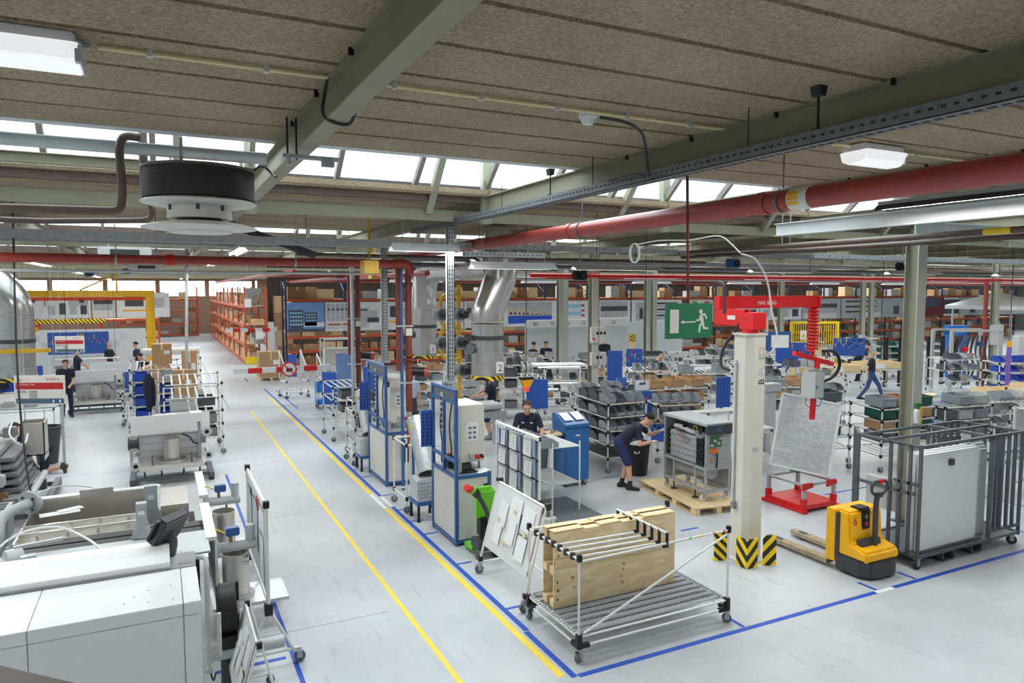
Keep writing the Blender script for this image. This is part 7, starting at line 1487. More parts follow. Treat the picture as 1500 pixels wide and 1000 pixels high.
# ================================================================= RACKS OF BINS, BENCHES AND CARTS
def bin_mesh(w, d, h, mat):
    """open-fronted stacking bin, front to -Y"""
    m = MB(); e = 0.012
    m.bx(-w / 2, w / 2, 0, d, 0, e); m.bx(-w / 2, w / 2, d - e, d, 0, h)
    for s in (-1, 1): m.prism([(0, 0), (d, 0), (d, h), (d * 0.4, h), (0, h * 0.45)], s * (w / 2) - e / 2, s * (w / 2) + e / 2, 'x')
    m.bx(-w / 2, w / 2, 0, e, 0, h * 0.42)
    for k in range(3): m.bx(w / 2, w / 2 + 0.008, d * (0.45 + k * 0.18), d * (0.5 + k * 0.18), 0.02, h)
    return m.mesh('storage_bin', mat)
BM = {c: bin_mesh(0.2, 0.36, 0.17, c) for c in ('bin_grey', 'bin_dark', 'bin_green', 'bin_blue', 'light_grey')}
TOTE = {}
def tote_mesh(w, d, h, mat):
    k = (w, d, h, mat)
    if k not in TOTE:
        m = MB(); m.bx(-w / 2, w / 2, 0, 0.012, 0, h); m.bx(-w / 2, w / 2, d - 0.012, d, 0, h); m.bx(-w / 2, -w / 2 + 0.012, 0, d, 0, h); m.bx(w / 2 - 0.012, w / 2, 0, d, 0, h); m.bx(-w / 2, w / 2, 0, d, 0, 0.012)
        m.bx(-w / 2 - 0.012, w / 2 + 0.012, -0.012, 0, h - 0.03, h); TOTE[k] = m.mesh('storage_tote', mat)
    return TOTE[k]
RACKM = {}
def flow_rack(loc, rz, w, d, h, nlev, lab, group=None, wheels=True, mat='pipe_white', base=0.3, slope=0.04):
    """pipe-and-joint rack: local front at y=0, shelves sloping to the front"""
    t = T('flow_rack', lab, 'rack', loc, rz, group)
    k = (w, d, h, nlev, mat, base)
    zs = [base + (h - base - 0.05) * i / max(1, nlev - 1) for i in range(nlev)]
    if k not in RACKM:
        post = MB().cyl((0, 0, 0.13 if wheels else 0), (0, 0, h), 0.016, 6).mesh('post', mat)
        sh = MB()
        for y, dz in ((0, 0), (d, slope)): sh.cyl((0, y, dz), (w, y, dz), 0.015, 5)
        for x in (0, w): sh.cyl((x, 0, 0), (x, d, slope), 0.015, 5)
        n = max(3, int(w / 0.16))
        for i in range(1, n): sh.add([(i * w / n - 0.018, 0, 0.012), (i * w / n + 0.018, 0, 0.012), (i * w / n + 0.018, d, slope + 0.012), (i * w / n - 0.018, d, slope + 0.012), (i * w / n - 0.018, 0, 0.002), (i * w / n + 0.018, 0, 0.002), (i * w / n + 0.018, d, slope + 0.002), (i * w / n - 0.018, d, slope + 0.002)], [(0, 1, 2, 3), (7, 6, 5, 4), (0, 4, 5, 1), (1, 5, 6, 2), (2, 6, 7, 3), (3, 7, 4, 0)])
        jm = MB()
        for z in zs:
            for x in (0, w):
                for y, dz in ((0, 0), (d, slope)): jm.box((x, y, z + dz), (0.045, 0.045, 0.07))
        RACKM[k] = (post, sh.mesh('shelf', 'off_white' if mat == 'pipe_white' else mat), jm.mesh('connector', 'black'))
    post, sh, jm = RACKM[k]
    for x in (0, w):
        for y in (0, d):
            new('post', post, t, (x, y, 0))
            if wheels: caster(t, x, y, 0.06, 0.13)
    for z in zs: new('shelf', sh, t, (0, 0, z))
    j = new('connector', jm, t); j['kind'] = 'stuff'
    return t, zs
NB = [0]
def fill_bins(loc, rz, w, d, zs, cols, lab, prob=0.9, kind='bin', rows=1, slope=0.04):
    R = Matrix.Translation(loc) @ Matrix.Rotation(rz, 4, 'Z')
    for li, z in enumerate(zs):
        for r in range(rows):
            n = int((w - 0.04) / (0.215 if kind == 'bin' else 0.45))
            for i in range(n):
                if rnd.random() > prob: continue
                c = rnd.choice(cols)
                p = Vector(((i + 0.5) * w / n, 0.03 + r * 0.42 if kind == 'bin' else 0.05 + r * 0.5, z + 0.016 + slope * (0.4 + 0.42 * r) / max(d, 0.4)))
                me = BM[c] if kind == 'bin' else tote_mesh(0.38, min(0.5, d - 0.08), 0.2, c)
                o = new('storage_bin' if kind == 'bin' else 'storage_tote', me, None, R @ p, rz)
                o.rotation_euler = (math.atan2(slope, d), 0, rz); NB[0] += 1
                cn = {'bin_grey': 'grey', 'bin_dark': 'dark grey', 'bin_green': 'green', 'bin_blue': 'blue', 'light_grey': 'pale grey', 'cardboard': 'brown cardboard', 'cardboard_dark': 'dark cardboard', 'mid_grey': 'mid grey', 'wood': 'wooden'}[c]
                lb = '%s %s, %s shelf, %s' % (cn, 'bin' if kind == 'bin' else 'tray', 'lower' if li < len(zs) - 1 and len(zs) < 3 else ('bottom', 'next to bottom', 'middle', 'upper', 'topmost')[li if len(zs) > 4 else li + 1 if li < len(zs) - 1 else 4], lab); tag(o, lb, 'bin' if kind == 'bin' else 'tray', lb)
# 1: big bin trolley beside the dustbin, bins towards the side and front
loc = (8.50, 12.52, 0); _, zs = flow_rack(loc, 0, 0.98, 1.45, 1.52, 5, 'white pipe trolley with four shelves of grey bins beside the dustbin', base=0.3)
fill_bins(loc, 0, 0.98, 1.45, zs[1:], ('bin_grey', 'bin_grey', 'bin_dark'), 'on the trolley beside the dustbin', 0.97, 'bin', 3)
ob('mesh_deck', MB().bx(0.02, 0.96, 0.02, 1.43, 0.33, 0.345), 'dark_grey', bpy.data.objects['flow_rack'])
# tool pegboards
def pegboard(loc, rz, w, h, lab, tools=True, mat='tool_blue', legs=True):
    t = T('tool_board', lab, 'tool board', loc, rz); z0 = 0.9 if legs else 0
    ob('panel', MB().bx(0, w, 0, 0.02, z0, z0 + h), mat, t)
    m = MB()
    for i in range(int(w / 0.07)):
        for j in range(int(h / 0.07)): m.box((0.04 + i * 0.07, -0.001, z0 + 0.04 + j * 0.07), (0.014, 0.003, 0.014))
    ob('peg_hole', m, 'ink', t, kind='stuff')
    if legs:
        for x in (0.02, w - 0.02): pipe(t, 'post', (x, 0.03, -loc[2]), (x, 0.03, z0 + h), 0.016)
    if tools:
        for k in range(int(w * 9)):
            x = 0.08 + k * (w - 0.12) / max(1, int(w * 9)); z = z0 + h * rnd.uniform(0.45, 0.85); L = rnd.uniform(0.1, 0.22)
            o = T('hand_tool', 'small hand tool hung on the ' + ' '.join(lab.split(',')[0].replace('blue ', '', 1).split()[:9]), 'tool', Matrix.Translation(loc) @ Matrix.Rotation(rz, 4, 'Z') @ Vector((x, -0.025, z)), rz, 'tools on ' + lab)
            ob('grip', MB().box((0, 0.018, L * 0.25), (0.04, 0.014, L * 0.5)), rnd.choice(('tool_yellow', 'tool_yellow', 'black', 'red')), o); ob('shank', MB().box((0, 0.02, -L * 0.25), (0.022, 0.01, L * 0.5)), 'steel', o)
    return t
pegboard((9.75, 13.8, 0), -RAD(24), 0.75, 0.62, 'blue tool board with yellow handled tools, behind the bin trolley'); pegboard((9.7, 12.6, -0.35), -RAD(24), 0.6, 0.4, 'blue tool board low beside the bending man')
pegboard((8.3, 15.9, 0), -RAD(24), 0.55, 0.75, 'blue perforated board on the lamp bench', False); pegboard((11.3, 16.7, 0.3), -RAD(24), 0.42, 1.0, 'tall blue sheet board near the switch boxes', False)
pegboard((10.5, 15.05, 0.15), RAD(20), 0.4, 0.6, 'blue sheet board beside the carton rack', False); pegboard((12.3, 13.4, 0.1), RAD(-5), 0.42, 0.75, 'blue sheet board at the end of the carton rack', False)
pegboard((14.3, 20.0, 0.3), -RAD(24), 0.55, 0.7, 'blue tool board behind the exit sign'); pegboard((20.5, 18.6, 0.3), -RAD(24), 0.9, 0.8, 'blue tool board with yellow tools beyond the crane pillar')
pegboard((24.0, 19.6, 0.4), -RAD(24), 1.3, 0.7, 'blue tool board with yellow spanners near the bending worker'); pegboard((21.3, 20.0, 0.0), -RAD(24), 0.9, 0.75, 'blue sheet board behind the walking man', False)
# lamp bench
def bench(loc, rz, w, lab, top='light_grey', lamp=False, shelf=True, clutter=True, group=None):
    t = T('work_bench', lab, 'bench', loc, rz, group)
    for x in (0, w):
        for y in (0, 0.7): pipe(t, 'leg', (x, y, 0), (x, y, 0.86 if y == 0 else (1.9 if lamp else 1.25)), 0.018)
    ob('bench_top', MB().bx(-0.03, w + 0.03, -0.03, 0.73, 0.86, 0.9), top, t)
    if shelf: ob('upper_shelf', MB().bx(0, w, 0.42, 0.72, 1.22, 1.25), 'off_white', t); ob('lower_shelf', MB().bx(0, w, 0.05, 0.7, 0.28, 0.3), 'off_white', t)
    for z in (0.28, 0.8): pipe(t, 'rail', (0, 0, z), (w, 0, z), 0.016); pipe(t, 'rail', (0, 0.7, z), (w, 0.7, z), 0.016)
    joints(t, [(x, y, z) for x in (0, w) for y in (0, 0.7) for z in (0.3, 0.84)])
    if lamp: ob('lamp_canopy', MB().bx(-0.05, w + 0.05, 0.1, 0.75, 1.9, 1.95), 'white_paint', t); ob('lamp_tube', MB().cyl((0.1, 0.35, 1.88), (w - 0.1, 0.35, 1.88), 0.016, 6), 'lamp_tube', t)
    if clutter:
        R = Matrix.Translation(loc) @ Matrix.Rotation(rz, 4, 'Z')
        for k in range(int(w * 2.2)):
            x = 0.15 + k * (w - 0.2) / max(1, int(w * 2.2)); c = rnd.choice(('bin_grey', 'bin_dark', 'light_grey', 'cardboard', 'mid_grey', 'bin_green'))
            o = new('parts_tray', tote_mesh(0.26, 0.3, 0.12, c), None, R @ Vector((x, 0.12, 0.902)), rz); tag(o, 'small open parts tray on the ' + ' '.join(lab.split()[:9]), 'tray', 'trays on ' + lab)
    return t
bench((8.75, 16.2, 0), -RAD(20), 1.3, 'white bench with canopy lamp behind the clipboard stand', lamp=True)
loc = (8.9, 14.5, 0); _, zs = flow_rack(loc, 0, 1.4, 0.75, 1.45, 4, 'white rack of ribbed grey bins in front of the far olive column', base=0.35); fill_bins(loc, 0, 1.4, 0.75, zs[1:], ('bin_grey', 'bin_grey', 'light_grey'), 'on the rack before the far olive column', 0.85)
loc = (10.9, 14.3, 0); _, zs = flow_rack(loc, -RAD(8), 1.75, 0.7, 1.45, 4, 'white pipe rack of brown cardboard trays under the exit sign', base=0.35); fill_bins(loc, -RAD(8), 1.75, 0.7, zs, ('cardboard',), 'on the rack under the exit sign', 1.0, 'tray')
loc = (10.0, 12.75, 0); _, zs = flow_rack(loc, -RAD(12), 1.1, 0.6, 1.35, 4, 'white pipe rack with a row of four grey bins behind the open boiler', base=0.3); fill_bins(loc, -RAD(12), 1.1, 0.6, zs[2:], ('bin_grey',), 'on the rack behind the open boiler', 1.0)
bench((10.3, 11.5, 0), -RAD(6), 1.7, 'long white assembly table behind the open boiler', 'white_paint', False, True, False)
for k in range(3): T1('metal_sheet', 'white sheet metal panel lying on the long assembly table', 'panel', MB().bx(0, 1.2 - 0.2 * k, 0, 0.5, 0, 0.02), 'panel_white', 'panels on the long table', loc=(10.45 + 0.1 * k, 11.5, 0.902 + 0.024 * k), rz=-RAD(6 + 4 * k))
carton((10.1, 10.8, 0), (0.6, 0.5, 0.6), 'large brown carton standing under the assembly table by the crane', 0.2)
s = T('info_sign', 'grey pole sign with white header among the racks', 'sign', (10.4, 13.9, 0)); ob('pole', MB().bx(-0.03, 0.03, 0, 0.04, 0, 1.4), 'light_grey', s); ob('plate', MB().bx(-0.22, 0.22, -0.02, 0, 1.15, 1.75), 'light_grey', s); ob('header', MB().bx(-0.2, 0.2, -0.025, -0.02, 1.5, 1.73), 'paper', s); ob('header_print', MB().bx(-0.09, 0.09, -0.028, -0.025, 1.63, 1.68), 'logo_blue', s)
# green tote rack and its neighbours behind the foil board
loc = (12.75, 10.75, 0); _, zs = flow_rack(loc, -RAD(20), 0.75, 0.9, 1.5, 5, 'white pipe rack of dark green totes behind the foil board', base=0.45); fill_bins(loc, -RAD(20), 0.75, 0.9, zs[1:], ('bin_green', 'bin_green', 'bin_dark'), 'on the rack behind the foil board', 1.0, 'tray', 1); fill_bins((loc[0] + 0.1, loc[1] + 0.45, 0), -RAD(20), 0.75, 0.9, zs[4:], ('bin_green',), 'at the back of the rack behind the foil board', 1.0, 'tray', 1)
loc = (13.75, 9.95, 0); _, zs = flow_rack(loc, -RAD(8), 1.5, 0.9, 1.4, 5, 'white pipe rack of dark grey and brown totes behind the cage trolley', base=0.35); fill_bins(loc, -RAD(8), 1.5, 0.9, zs[1:], ('bin_dark', 'bin_dark', 'cardboard', 'bin_grey', 'bin_green'), 'on the rack behind the cage trolley', 0.85, 'tray', 1)
loc = (15.5, 9.7, 0); _, zs = flow_rack(loc, -RAD(8), 1.4, 0.9, 1.35, 4, 'white pipe rack of mid grey totes beyond the olive column', base=0.35); fill_bins(loc, -RAD(8), 1.4, 0.9, zs, ('bin_grey', 'bin_dark', 'light_grey'), 'on the rack beyond the olive column', 0.9, 'tray', 1)
loc = (17.3, 9.9, 0); _, zs = flow_rack(loc, -RAD(8), 1.3, 0.8, 1.3, 4, 'white pipe rack of grey bins beside the blue skip', base=0.35); fill_bins(loc, -RAD(8), 1.3, 0.8, zs, ('bin_grey', 'light_grey'), 'on the rack beside the blue skip', 0.9)
b = T('blue_skip', 'blue tipping skip with wood offcuts beyond the olive column', 'skip', (18.0, 11.6, 0)); ob('hopper', MB().prism([(0, 0.3), (1.1, 0.3), (1.4, 1.0), (0, 1.0)], 0, 0.9), 'blue_cabinet', b, 0.01); ob('base', MB().bx(0.1, 1.0, 0.1, 0.8, 0, 0.3), 'dark_grey', b)
T1('wood_offcut', 'pale wood offcuts heaped in the blue skip', 'wood', MB().box((18.5, 12.0, 1.06), (0.4, 0.25, 0.12), 0.4), 'wood')
# rows of further racks and benches: x range, y, kinds
def row(y, xs, lab, kinds, rz):
    for i, x in enumerate(xs):
        k = kinds[i % len(kinds)]; loc = (x + rnd.uniform(-0.15, 0.15), y + rnd.uniform(-0.25, 0.25), 0); a = rz + rnd.uniform(-0.15, 0.15)
        if k == 'g': _, zs = flow_rack(loc, a, 1.5, 0.8, rnd.choice((1.35, 1.5)), 4, 'white pipe rack of grey bins ' + lab, 'grey bin racks ' + lab); fill_bins(loc, a, 1.5, 0.8, zs[1:], ('bin_grey', 'bin_dark', 'light_grey'), lab, 0.6)
        elif k == 'v': _, zs = flow_rack(loc, a, 1.3, 0.8, 1.5, 5, 'white pipe rack of green bins ' + lab, 'green bin racks ' + lab); fill_bins(loc, a, 1.3, 0.8, zs[1:], ('bin_green', 'bin_green', 'bin_grey'), lab, 0.75)
        elif k == 't': _, zs = flow_rack(loc, a, 1.7, 0.8, 1.3, 4, 'white pipe rack of long trays ' + lab, 'tray racks ' + lab); fill_bins(loc, a, 1.7, 0.8, zs, ('bin_grey', 'mid_grey', 'bin_dark', 'light_grey', 'cardboard'), lab, 0.8, 'tray')
        elif k == 'u': _, zs = flow_rack(loc, a, 1.3, 0.7, 1.6, 5, 'white pipe rack with blue bins ' + lab, 'blue bin racks ' + lab); fill_bins(loc, a, 1.3, 0.7, zs[1:], ('bin_blue', 'bin_grey', 'bin_blue'), lab, 0.6)
        elif k == 'b': bench(loc, a, 1.6, 'white work bench ' + lab, rnd.choice(('white_paint', 'light_grey', 'pallet_wood')), rnd.random() < 0.3, True, True, 'benches ' + lab)
        elif k == 'w':
            p = T('wooden_crate', 'shallow pale wooden crate on a pipe table ' + lab, 'crate', (loc[0], loc[1], 0.87), a, 'wooden crates ' + lab)
            for q in range(4): ob('side_board', (MB().bx(0, 1.6, 0, 0.03, 0, 0.26), MB().bx(0, 1.6, 0.77, 0.8, 0, 0.26), MB().bx(0, 0.03, 0.03, 0.77, 0, 0.26), MB().bx(1.57, 1.6, 0.03, 0.77, 0, 0.26))[q], 'wood', p)
            ob('bottom', MB().bx(0, 1.6, 0, 0.8, 0, 0.02), 'pallet_wood', p); ob('card', MB().bx(0.5, 0.9, -0.008, 0, 0.03, 0.22), 'paper', p)
            q = T('pipe_table', 'white pipe table under a wooden crate ' + lab, 'table', loc, a, 'pipe tables ' + lab)
            for xx in (0, 0.8, 1.6):
                for yy in (0, 0.8): pipe(q, 'leg', (xx, yy, 0), (xx, yy, 0.83), 0.016)
            for zz in (0.3, 0.83): pipe(q, 'rail', (0, 0, zz), (1.6, 0, zz), 0.016); pipe(q, 'rail', (0, 0.8, zz), (1.6, 0.8, zz), 0.016)
            ob('table_top', MB().bx(0, 1.6, 0, 0.8, 0.845, 0.868), 'off_white', q); joints(q, [(xx, yy, zz) for xx in (0, 0.8, 1.6) for yy in (0, 0.8) for zz in (0.3, 0.8)])
row(17.5, (9.2, 12.5, 14.7, 17.0, 19.2), 'in the row below the white numbered wall', 'bgtgt', -RAD(20))
row(14.2, (14.2, 16.4), 'in the row behind the red balancer', 'tg', -RAD(12))
row(18.3, (21.6, 24.0), 'behind the walking man', 'ww', -RAD(14))
row(11.6, (20.6, 22.6), 'in the row beyond the olive column', 'ww', -RAD(10))
row(20.9, (9.8, 12.0, 17.6, 20.0, 22.4), 'in the row before the orange racks', 'gbgtb', -RAD(15))
row(24.0, (9.5, 12.0, 18.8, 21.5), 'near the two workers at the orange rack', 'tgbg', -RAD(15))
row(20.6, (28.2,), 'seen beside the olive column', 'v', -RAD(12))
row(15.6, (24.6, 31.5), 'in the row of the blue bins', 'gu', -RAD(12))
row(13.4, (24.2, 26.4), 'near the purple sling', 'ut', -RAD(10))
row(21.8, (26.0, 30.4, 33.0), 'before the far grey posters', 'gtg', -RAD(15))
row(25.5, (25.5, 29, 33), 'at the foot of the poster racks', 'tbg', -RAD(15))
row(22.0, (7.2,), 'beside the silver duct', 't', 0)
row(19.25, (8.7, 10.9, 12.9, 16.0, 18.2), 'in the second row below the numbered wall', 'tgtbg', -RAD(18))
row(22.6, (10.2, 14.2, 16.4), 'in the row behind the leaning balding worker', 'gtg', -RAD(15))
row(8.3, (16.6, 18.8), 'beside the pale sheet panel', 'tw', -RAD(10))
row(10.0, (19.6, 21.9), 'far along the blue tape', 'gt', -RAD(10))
row(27.0, (9.5, 12.0), 'close to the orange racks', 'bt', 0)
row(13.9, (28.5, 31), 'beyond the purple sling', 'gt', -RAD(10))
print('bins', NB[0])

# ================================================================= LEFT BACK: gantry, benches, cartons
t = T('gantry_crane', 'yellow steel gantry frame over the machine line', 'gantry', (-0.4, 35.6, 0))
for x, y in ((0, 0), (0.15, 1.6), (-5.6, 0), (-5.6, 1.6)): ob('leg', MB().bx(x - 0.1, x + 0.1, y - 0.1, y + 0.1, 0, 3.72), 'crane_yellow', t); ob('foot', MB().bx(x - 0.2, x + 0.2, y - 0.2, y + 0.2, 0, 0.03), 'crane_yellow', t)
for y in (0, 1.6): ob('bridge_beam', MB().bx(-6.4, 0.25, y - 0.09, y + 0.09, 3.62, 3.9), 'crane_yellow', t)
for x in (0, -5.6): ob('end_beam', MB().bx(x - 0.08, x + 0.08, 0, 1.6, 3.62, 3.8), 'crane_yellow', t)
ob('rail', MB().bx(-6.2, 0, 0.7, 0.8, 3.45, 3.6), 'rack_orange', t); ob('brace', MB().cyl((-2.6, 0.1, 3.9), (-1.2, 0.1, 4.6), 0.05, 4).cyl((-1.2, 0.1, 4.6), (-1.2, 0.1, 3.9), 0.05, 4), 'crane_yellow', t)
for x in (-4.4, -2.6, -1.6): ob('trolley', MB().box((x, 0.75, 3.42), (0.18, 0.2, 0.12)), 'dark_grey', t); ob('hoist_cable', MB().cyl((x, 0.75, 3.36), (x, 0.75, 2.3), 0.01, 4), 'black', t)
ob('hook_block', MB().prism([(-4.6, 2.3), (-4.2, 2.3), (-4.3, 2.1), (-4.5, 2.1)], 0.7, 0.8), 'crane_yellow', t)
t = T('spreader_bar', 'yellow and black striped spreader bar hanging under the gantry', 'bar', (-4.6, 34.2, 2.55)); ob('bar', MB().bx(0, 2.6, -0.04, 0.04, 0, 0.16), 'hazard', t); ob('cable', MB().cyl((0.6, 0, 0.16), (0.6, 0, 2.75), 0.008, 4), 'black', t); ob('cable', MB().cyl((2.0, 0, 0.16), (2.0, 0, 2.75), 0.008, 4), 'black', t)
t = T('partition_wall', 'low white partition behind the workers under the gantry', 'partition', (-7.5, 39.2, 0)); ob('panel', MB().bx(0, 6.9, 0, 0.1, 0, 2.05), 'wall_white', t)
for k in range(10): ob('pinned_sheet', MB().bx(1.2 + (k % 5) * 0.35 + (3.2 if k > 4 else 0), 1.48 + (k % 5) * 0.35 + (3.2 if k > 4 else 0), -0.01, 0, 1.2 + 0.35 * (k % 2), 1.5 + 0.35 * (k % 2)), 'paper_grey', t)
pegboard((-4.5, 37.8, 0.1), 0, 2.4, 1.0, 'blue tool wall under the yellow gantry')
bench((-3.6, 31.6, 0), 0, 2.2, 'bench of parts before the blue tool wall')
def desk_cluster(x, y, lab):
    bench((x, y, 0), -0.1, 1.7, lab, 'light_grey', False, True, True)
    pegboard((x + 0.9, y + 0.75, 0.3), -0.2, 0.5, 0.7, 'blue tool board with yellow tools at the bench %s' % ('by the silver duct' if y > 20 else 'at the line edge'))
    m = T('monitor', 'black monitor on the ' + lab, 'monitor', (x + 0.45, y + 0.4, 1.252)); ob('screen', MB().box((0, 0, 0.24), (0.45, 0.04, 0.28)), 'black', m); ob('stand', MB().box((0, 0.03, 0.06), (0.06, 0.05, 0.12)).box((0, 0.02, 0.005), (0.2, 0.15, 0.01)), 'dark_grey', m)
desk_cluster(-4.2, 21.8, 'bench with trays beside the silver duct'); desk_cluster(-5.0, 17.6, 'bench with cartons at the machine line edge')
mo = T('yellow_motor', 'yellow motor unit on the bench by the silver duct', 'motor', (-2.75, 22.3, 1.25)); ob('body', MB().cyl((-0.15, 0, 0.15), (0.15, 0, 0.15), 0.14, 14), 'crane_yellow', mo); ob('foot', MB().box((0, 0, 0.02), (0.3, 0.2, 0.04)), 'crane_yellow', mo)
carton((-4.6, 18.1, 1.252), (0.4, 0.3, 0.3), 'carton on the bench at the machine line edge')
T1('blue_tote', 'bright blue open tote on the bench by the silver duct', 'tote', MB().bx(-3.9, -3.4, 22.4, 22.65, 1.252, 1.5), 'bin_blue')
# carts between boiler and aisle
loc = (0.05, 18.2, 0); fr, zs = flow_rack(loc, 0, 1.25, 1.3, 1.75, 5, 'white pipe rack with long rails behind the skid boiler', base=0.4, slope=0.1); fill_bins(loc, 0, 1.25, 1.3, zs[:3], ('bin_dark', 'mid_grey', 'light_grey'), 'on the rack behind the skid boiler', 0.8, 'tray', 2)
loc = (-0.75, 21.6, 0); fr, zs = flow_rack(loc, 0, 1.2, 1.5, 1.8, 5, 'white pipe rack with blue bins and cartons by the aisle', base=0.4, slope=0.1); fill_bins(loc, 0, 1.2, 1.5, zs[:4], ('bin_blue', 'light_grey', 'bin_blue'), 'on the carton rack by the aisle', 0.7, 'tray', 1)
carton((0.05, 22.2, 1.86), (0.5, 0.5, 0.55), 'brown carton standing on top of the aisle pipe rack'); carton((0.55, 21.25, 0.9), (0.5, 0.3, 0.85), 'tall brown carton in front of the aisle pipe rack', 0, 0, 'cardboard'); bpy.data.objects['cardboard_box'].name = 'cardboard_box'
loc = (-0.2, 25.8, 0); fr, zs = flow_rack(loc, 0, 1.4, 1.2, 1.7, 4, 'white pipe rack with white roll beside the far aisle', base=0.4, slope=0.1)
T1('foil_roll', 'white roll laid on top of the far aisle pipe rack', 'roll', MB().cyl((-0.5, 26.4, 1.86), (1.2, 26.4, 1.86), 0.12, 14), 'pipe_white')
c = carton((0.15, 25.2, 0.7), (0.75, 0.5, 0.95), 'large brown carton leaning beside the far aisle rack', 0.1, -0.35); carton((0.85, 25.35, 0.7), (0.45, 0.4, 1.25), 'tall brown carton behind the grey pole', 0.0)
for z, x, y in ((0.0, 0.15, 25.2), (0.0, 0.85, 25.35), (0, 0.55, 21.25)): T1('carton_stand', 'low grey stand under the %s carton' % {25.2: 'leaning', 25.35: 'tall', 21.25: 'front'}[y], 'stand', MB().bx(x - 0.35, x + 0.4, y - 0.25, y + 0.25, 0, 0.695 if y > 22 else 0.895), 'light_grey')
T1('steel_pole', 'grey galvanised pole standing beside the aisle cartons', 'pole', MB().cyl((0.66, 23.4, 0.0), (0.84, 24.2, SLAB - 0.01), 0.05, 8), 'galv')
pegboard((-0.95, 23.78, 0), -0.1, 0.62, 0.6, 'blue perforated board on a white cart near the skid boiler', False)
loc = (-1.0, 23.1, 0); fr, zs = flow_rack(loc, 0, 0.7, 0.6, 1.0, 4, 'small white cart under the blue perforated board', base=0.3); fill_bins(loc, 0, 0.7, 0.6, zs, ('light_grey', 'bin_blue', 'mid_grey'), 'on the small white cart', 0.9, 'tray')
j = T('hanging_jacket', 'dark navy jacket hanging by the aisle rack', 'jacket', (-0.3, 20.9, 0)); ob('jacket', MB().tube([(0, 0, 0.7), (0.02, 0.02, 0.95), (-0.02, 0, 1.25), (0, 0, 1.55), (0.0, 0, 1.72)], [0.06, 0.10, 0.11, 0.13, 0.05], 10), 'navy', j); ob('sleeve', MB().tube([(0.09, 0, 1.6), (0.13, -0.02, 1.2), (0.11, 0, 0.85)], [0.05, 0.05, 0.04], 8), 'navy', j); ob('hook', MB().cyl((0, 0, 1.7), (0, 0, 1.85), 0.01, 5), 'galv', j); ob('stand', MB().cyl((0, 0.12, 0), (0, 0.12, 1.9), 0.018, 6), 'pipe_white', j)
b = T('test_cabinet', 'pale grey low test cabinet with yellow hose coil', 'cabinet', (-0.65, 17.2, 0)); ob('body', MB().bx(0, 0.6, 0, 0.45, 0.05, 0.95), 'light_grey', b, 0.008); ob('lid', MB().bx(-0.01, 0.61, -0.01, 0.46, 0.95, 0.98), 'dark_grey', b); ob('panel', MB().bx(0.4, 0.56, -0.006, 0, 0.55, 0.85), 'white_paint', b); ob('plinth', MB().bx(0.03, 0.57, 0.03, 0.42, 0, 0.05), 'black', b)
T1('yellow_hose', 'coil of yellow air hose hung on the grey test cabinet', 'hose', MB().tube([(-0.15 + 0.11 * cos(a * 0.55), 17.16, 0.5 + 0.11 * sin(a * 0.55)) for a in range(26)] + [(0.1, 17.14, 0.55), (0.5, 17.3, 0.62), (0.8, 17.4, 0.7)], 0.014, 6), 'signal_yellow')
# ================================================================= CENTRE BACK: carts beside the test bays
loc = (3.98, 16.2, 0); fr, zs = flow_rack(loc, 0, 0.6, 0.75, 1.35, 4, 'white pipe cart with dark trays before the farther standpipe', base=0.35); fill_bins(loc, 0, 0.6, 0.75, zs[1:], ('bin_dark', 'bin_grey'), 'on the cart before the farther standpipe', 1.0, 'tray')
loc = (3.95, 18.3, 0); fr, zs = flow_rack(loc, 0, 0.85, 1.2, 1.45, 4, 'white pipe cart with castors at the end of the test bays', base=0.35); fill_bins(loc, 0, 0.85, 1.2, zs[1:3], ('bin_dark', 'light_grey'), 'on the cart at the end of the test bays', 0.9, 'tray')
b = T('waste_bin', 'black round bin under the test bay cart', 'bin', (4.95, 17.6, 0)); ob('barrel', MB().lathe([(0.2, 0), (0.24, 0.55), (0.26, 0.57), (0.23, 0.57), (0.19, 0.05), (0.01, 0.04)], n=18).lathe([(0.01, 0.002), (0.2, 0)], n=18), 'black', b); ob('rim', MB().ring((0, 0, 0.55), (0, 0, 0.59), 0.265, 0.23, 18), 'black', b)
for x, y, w, h, rz, l, mt in ((4.0, 19.9, 0.5, 0.9, -0.9, 'leaning blue tool sheet on the test bay cart', 'tool_blue'), (4.9, 22.2, 0.6, 1.2, -0.5, 'grey blue screen panel beside the test bays', 'board_blue'), (5.6, 21.6, 0.5, 0.8, -1.0, 'blue angled panel next to the grey blue screen', 'tool_blue'), (4.2, 26.9, 0.35, 0.8, -0.8, 'small blue panel on the trolley by the barrier', 'tool_blue')):
    t = T('partition_screen', l, 'panel', (x, y, 0), rz); ob('sheet', MB().bx(0, w, 0, 0.02, 0.75, 0.75 + h), mt, t); 
    for q in (0.02, w - 0.02): pipe(t, 'post', (q, 0.03, 0), (q, 0.03, 0.8 + h), 0.016)
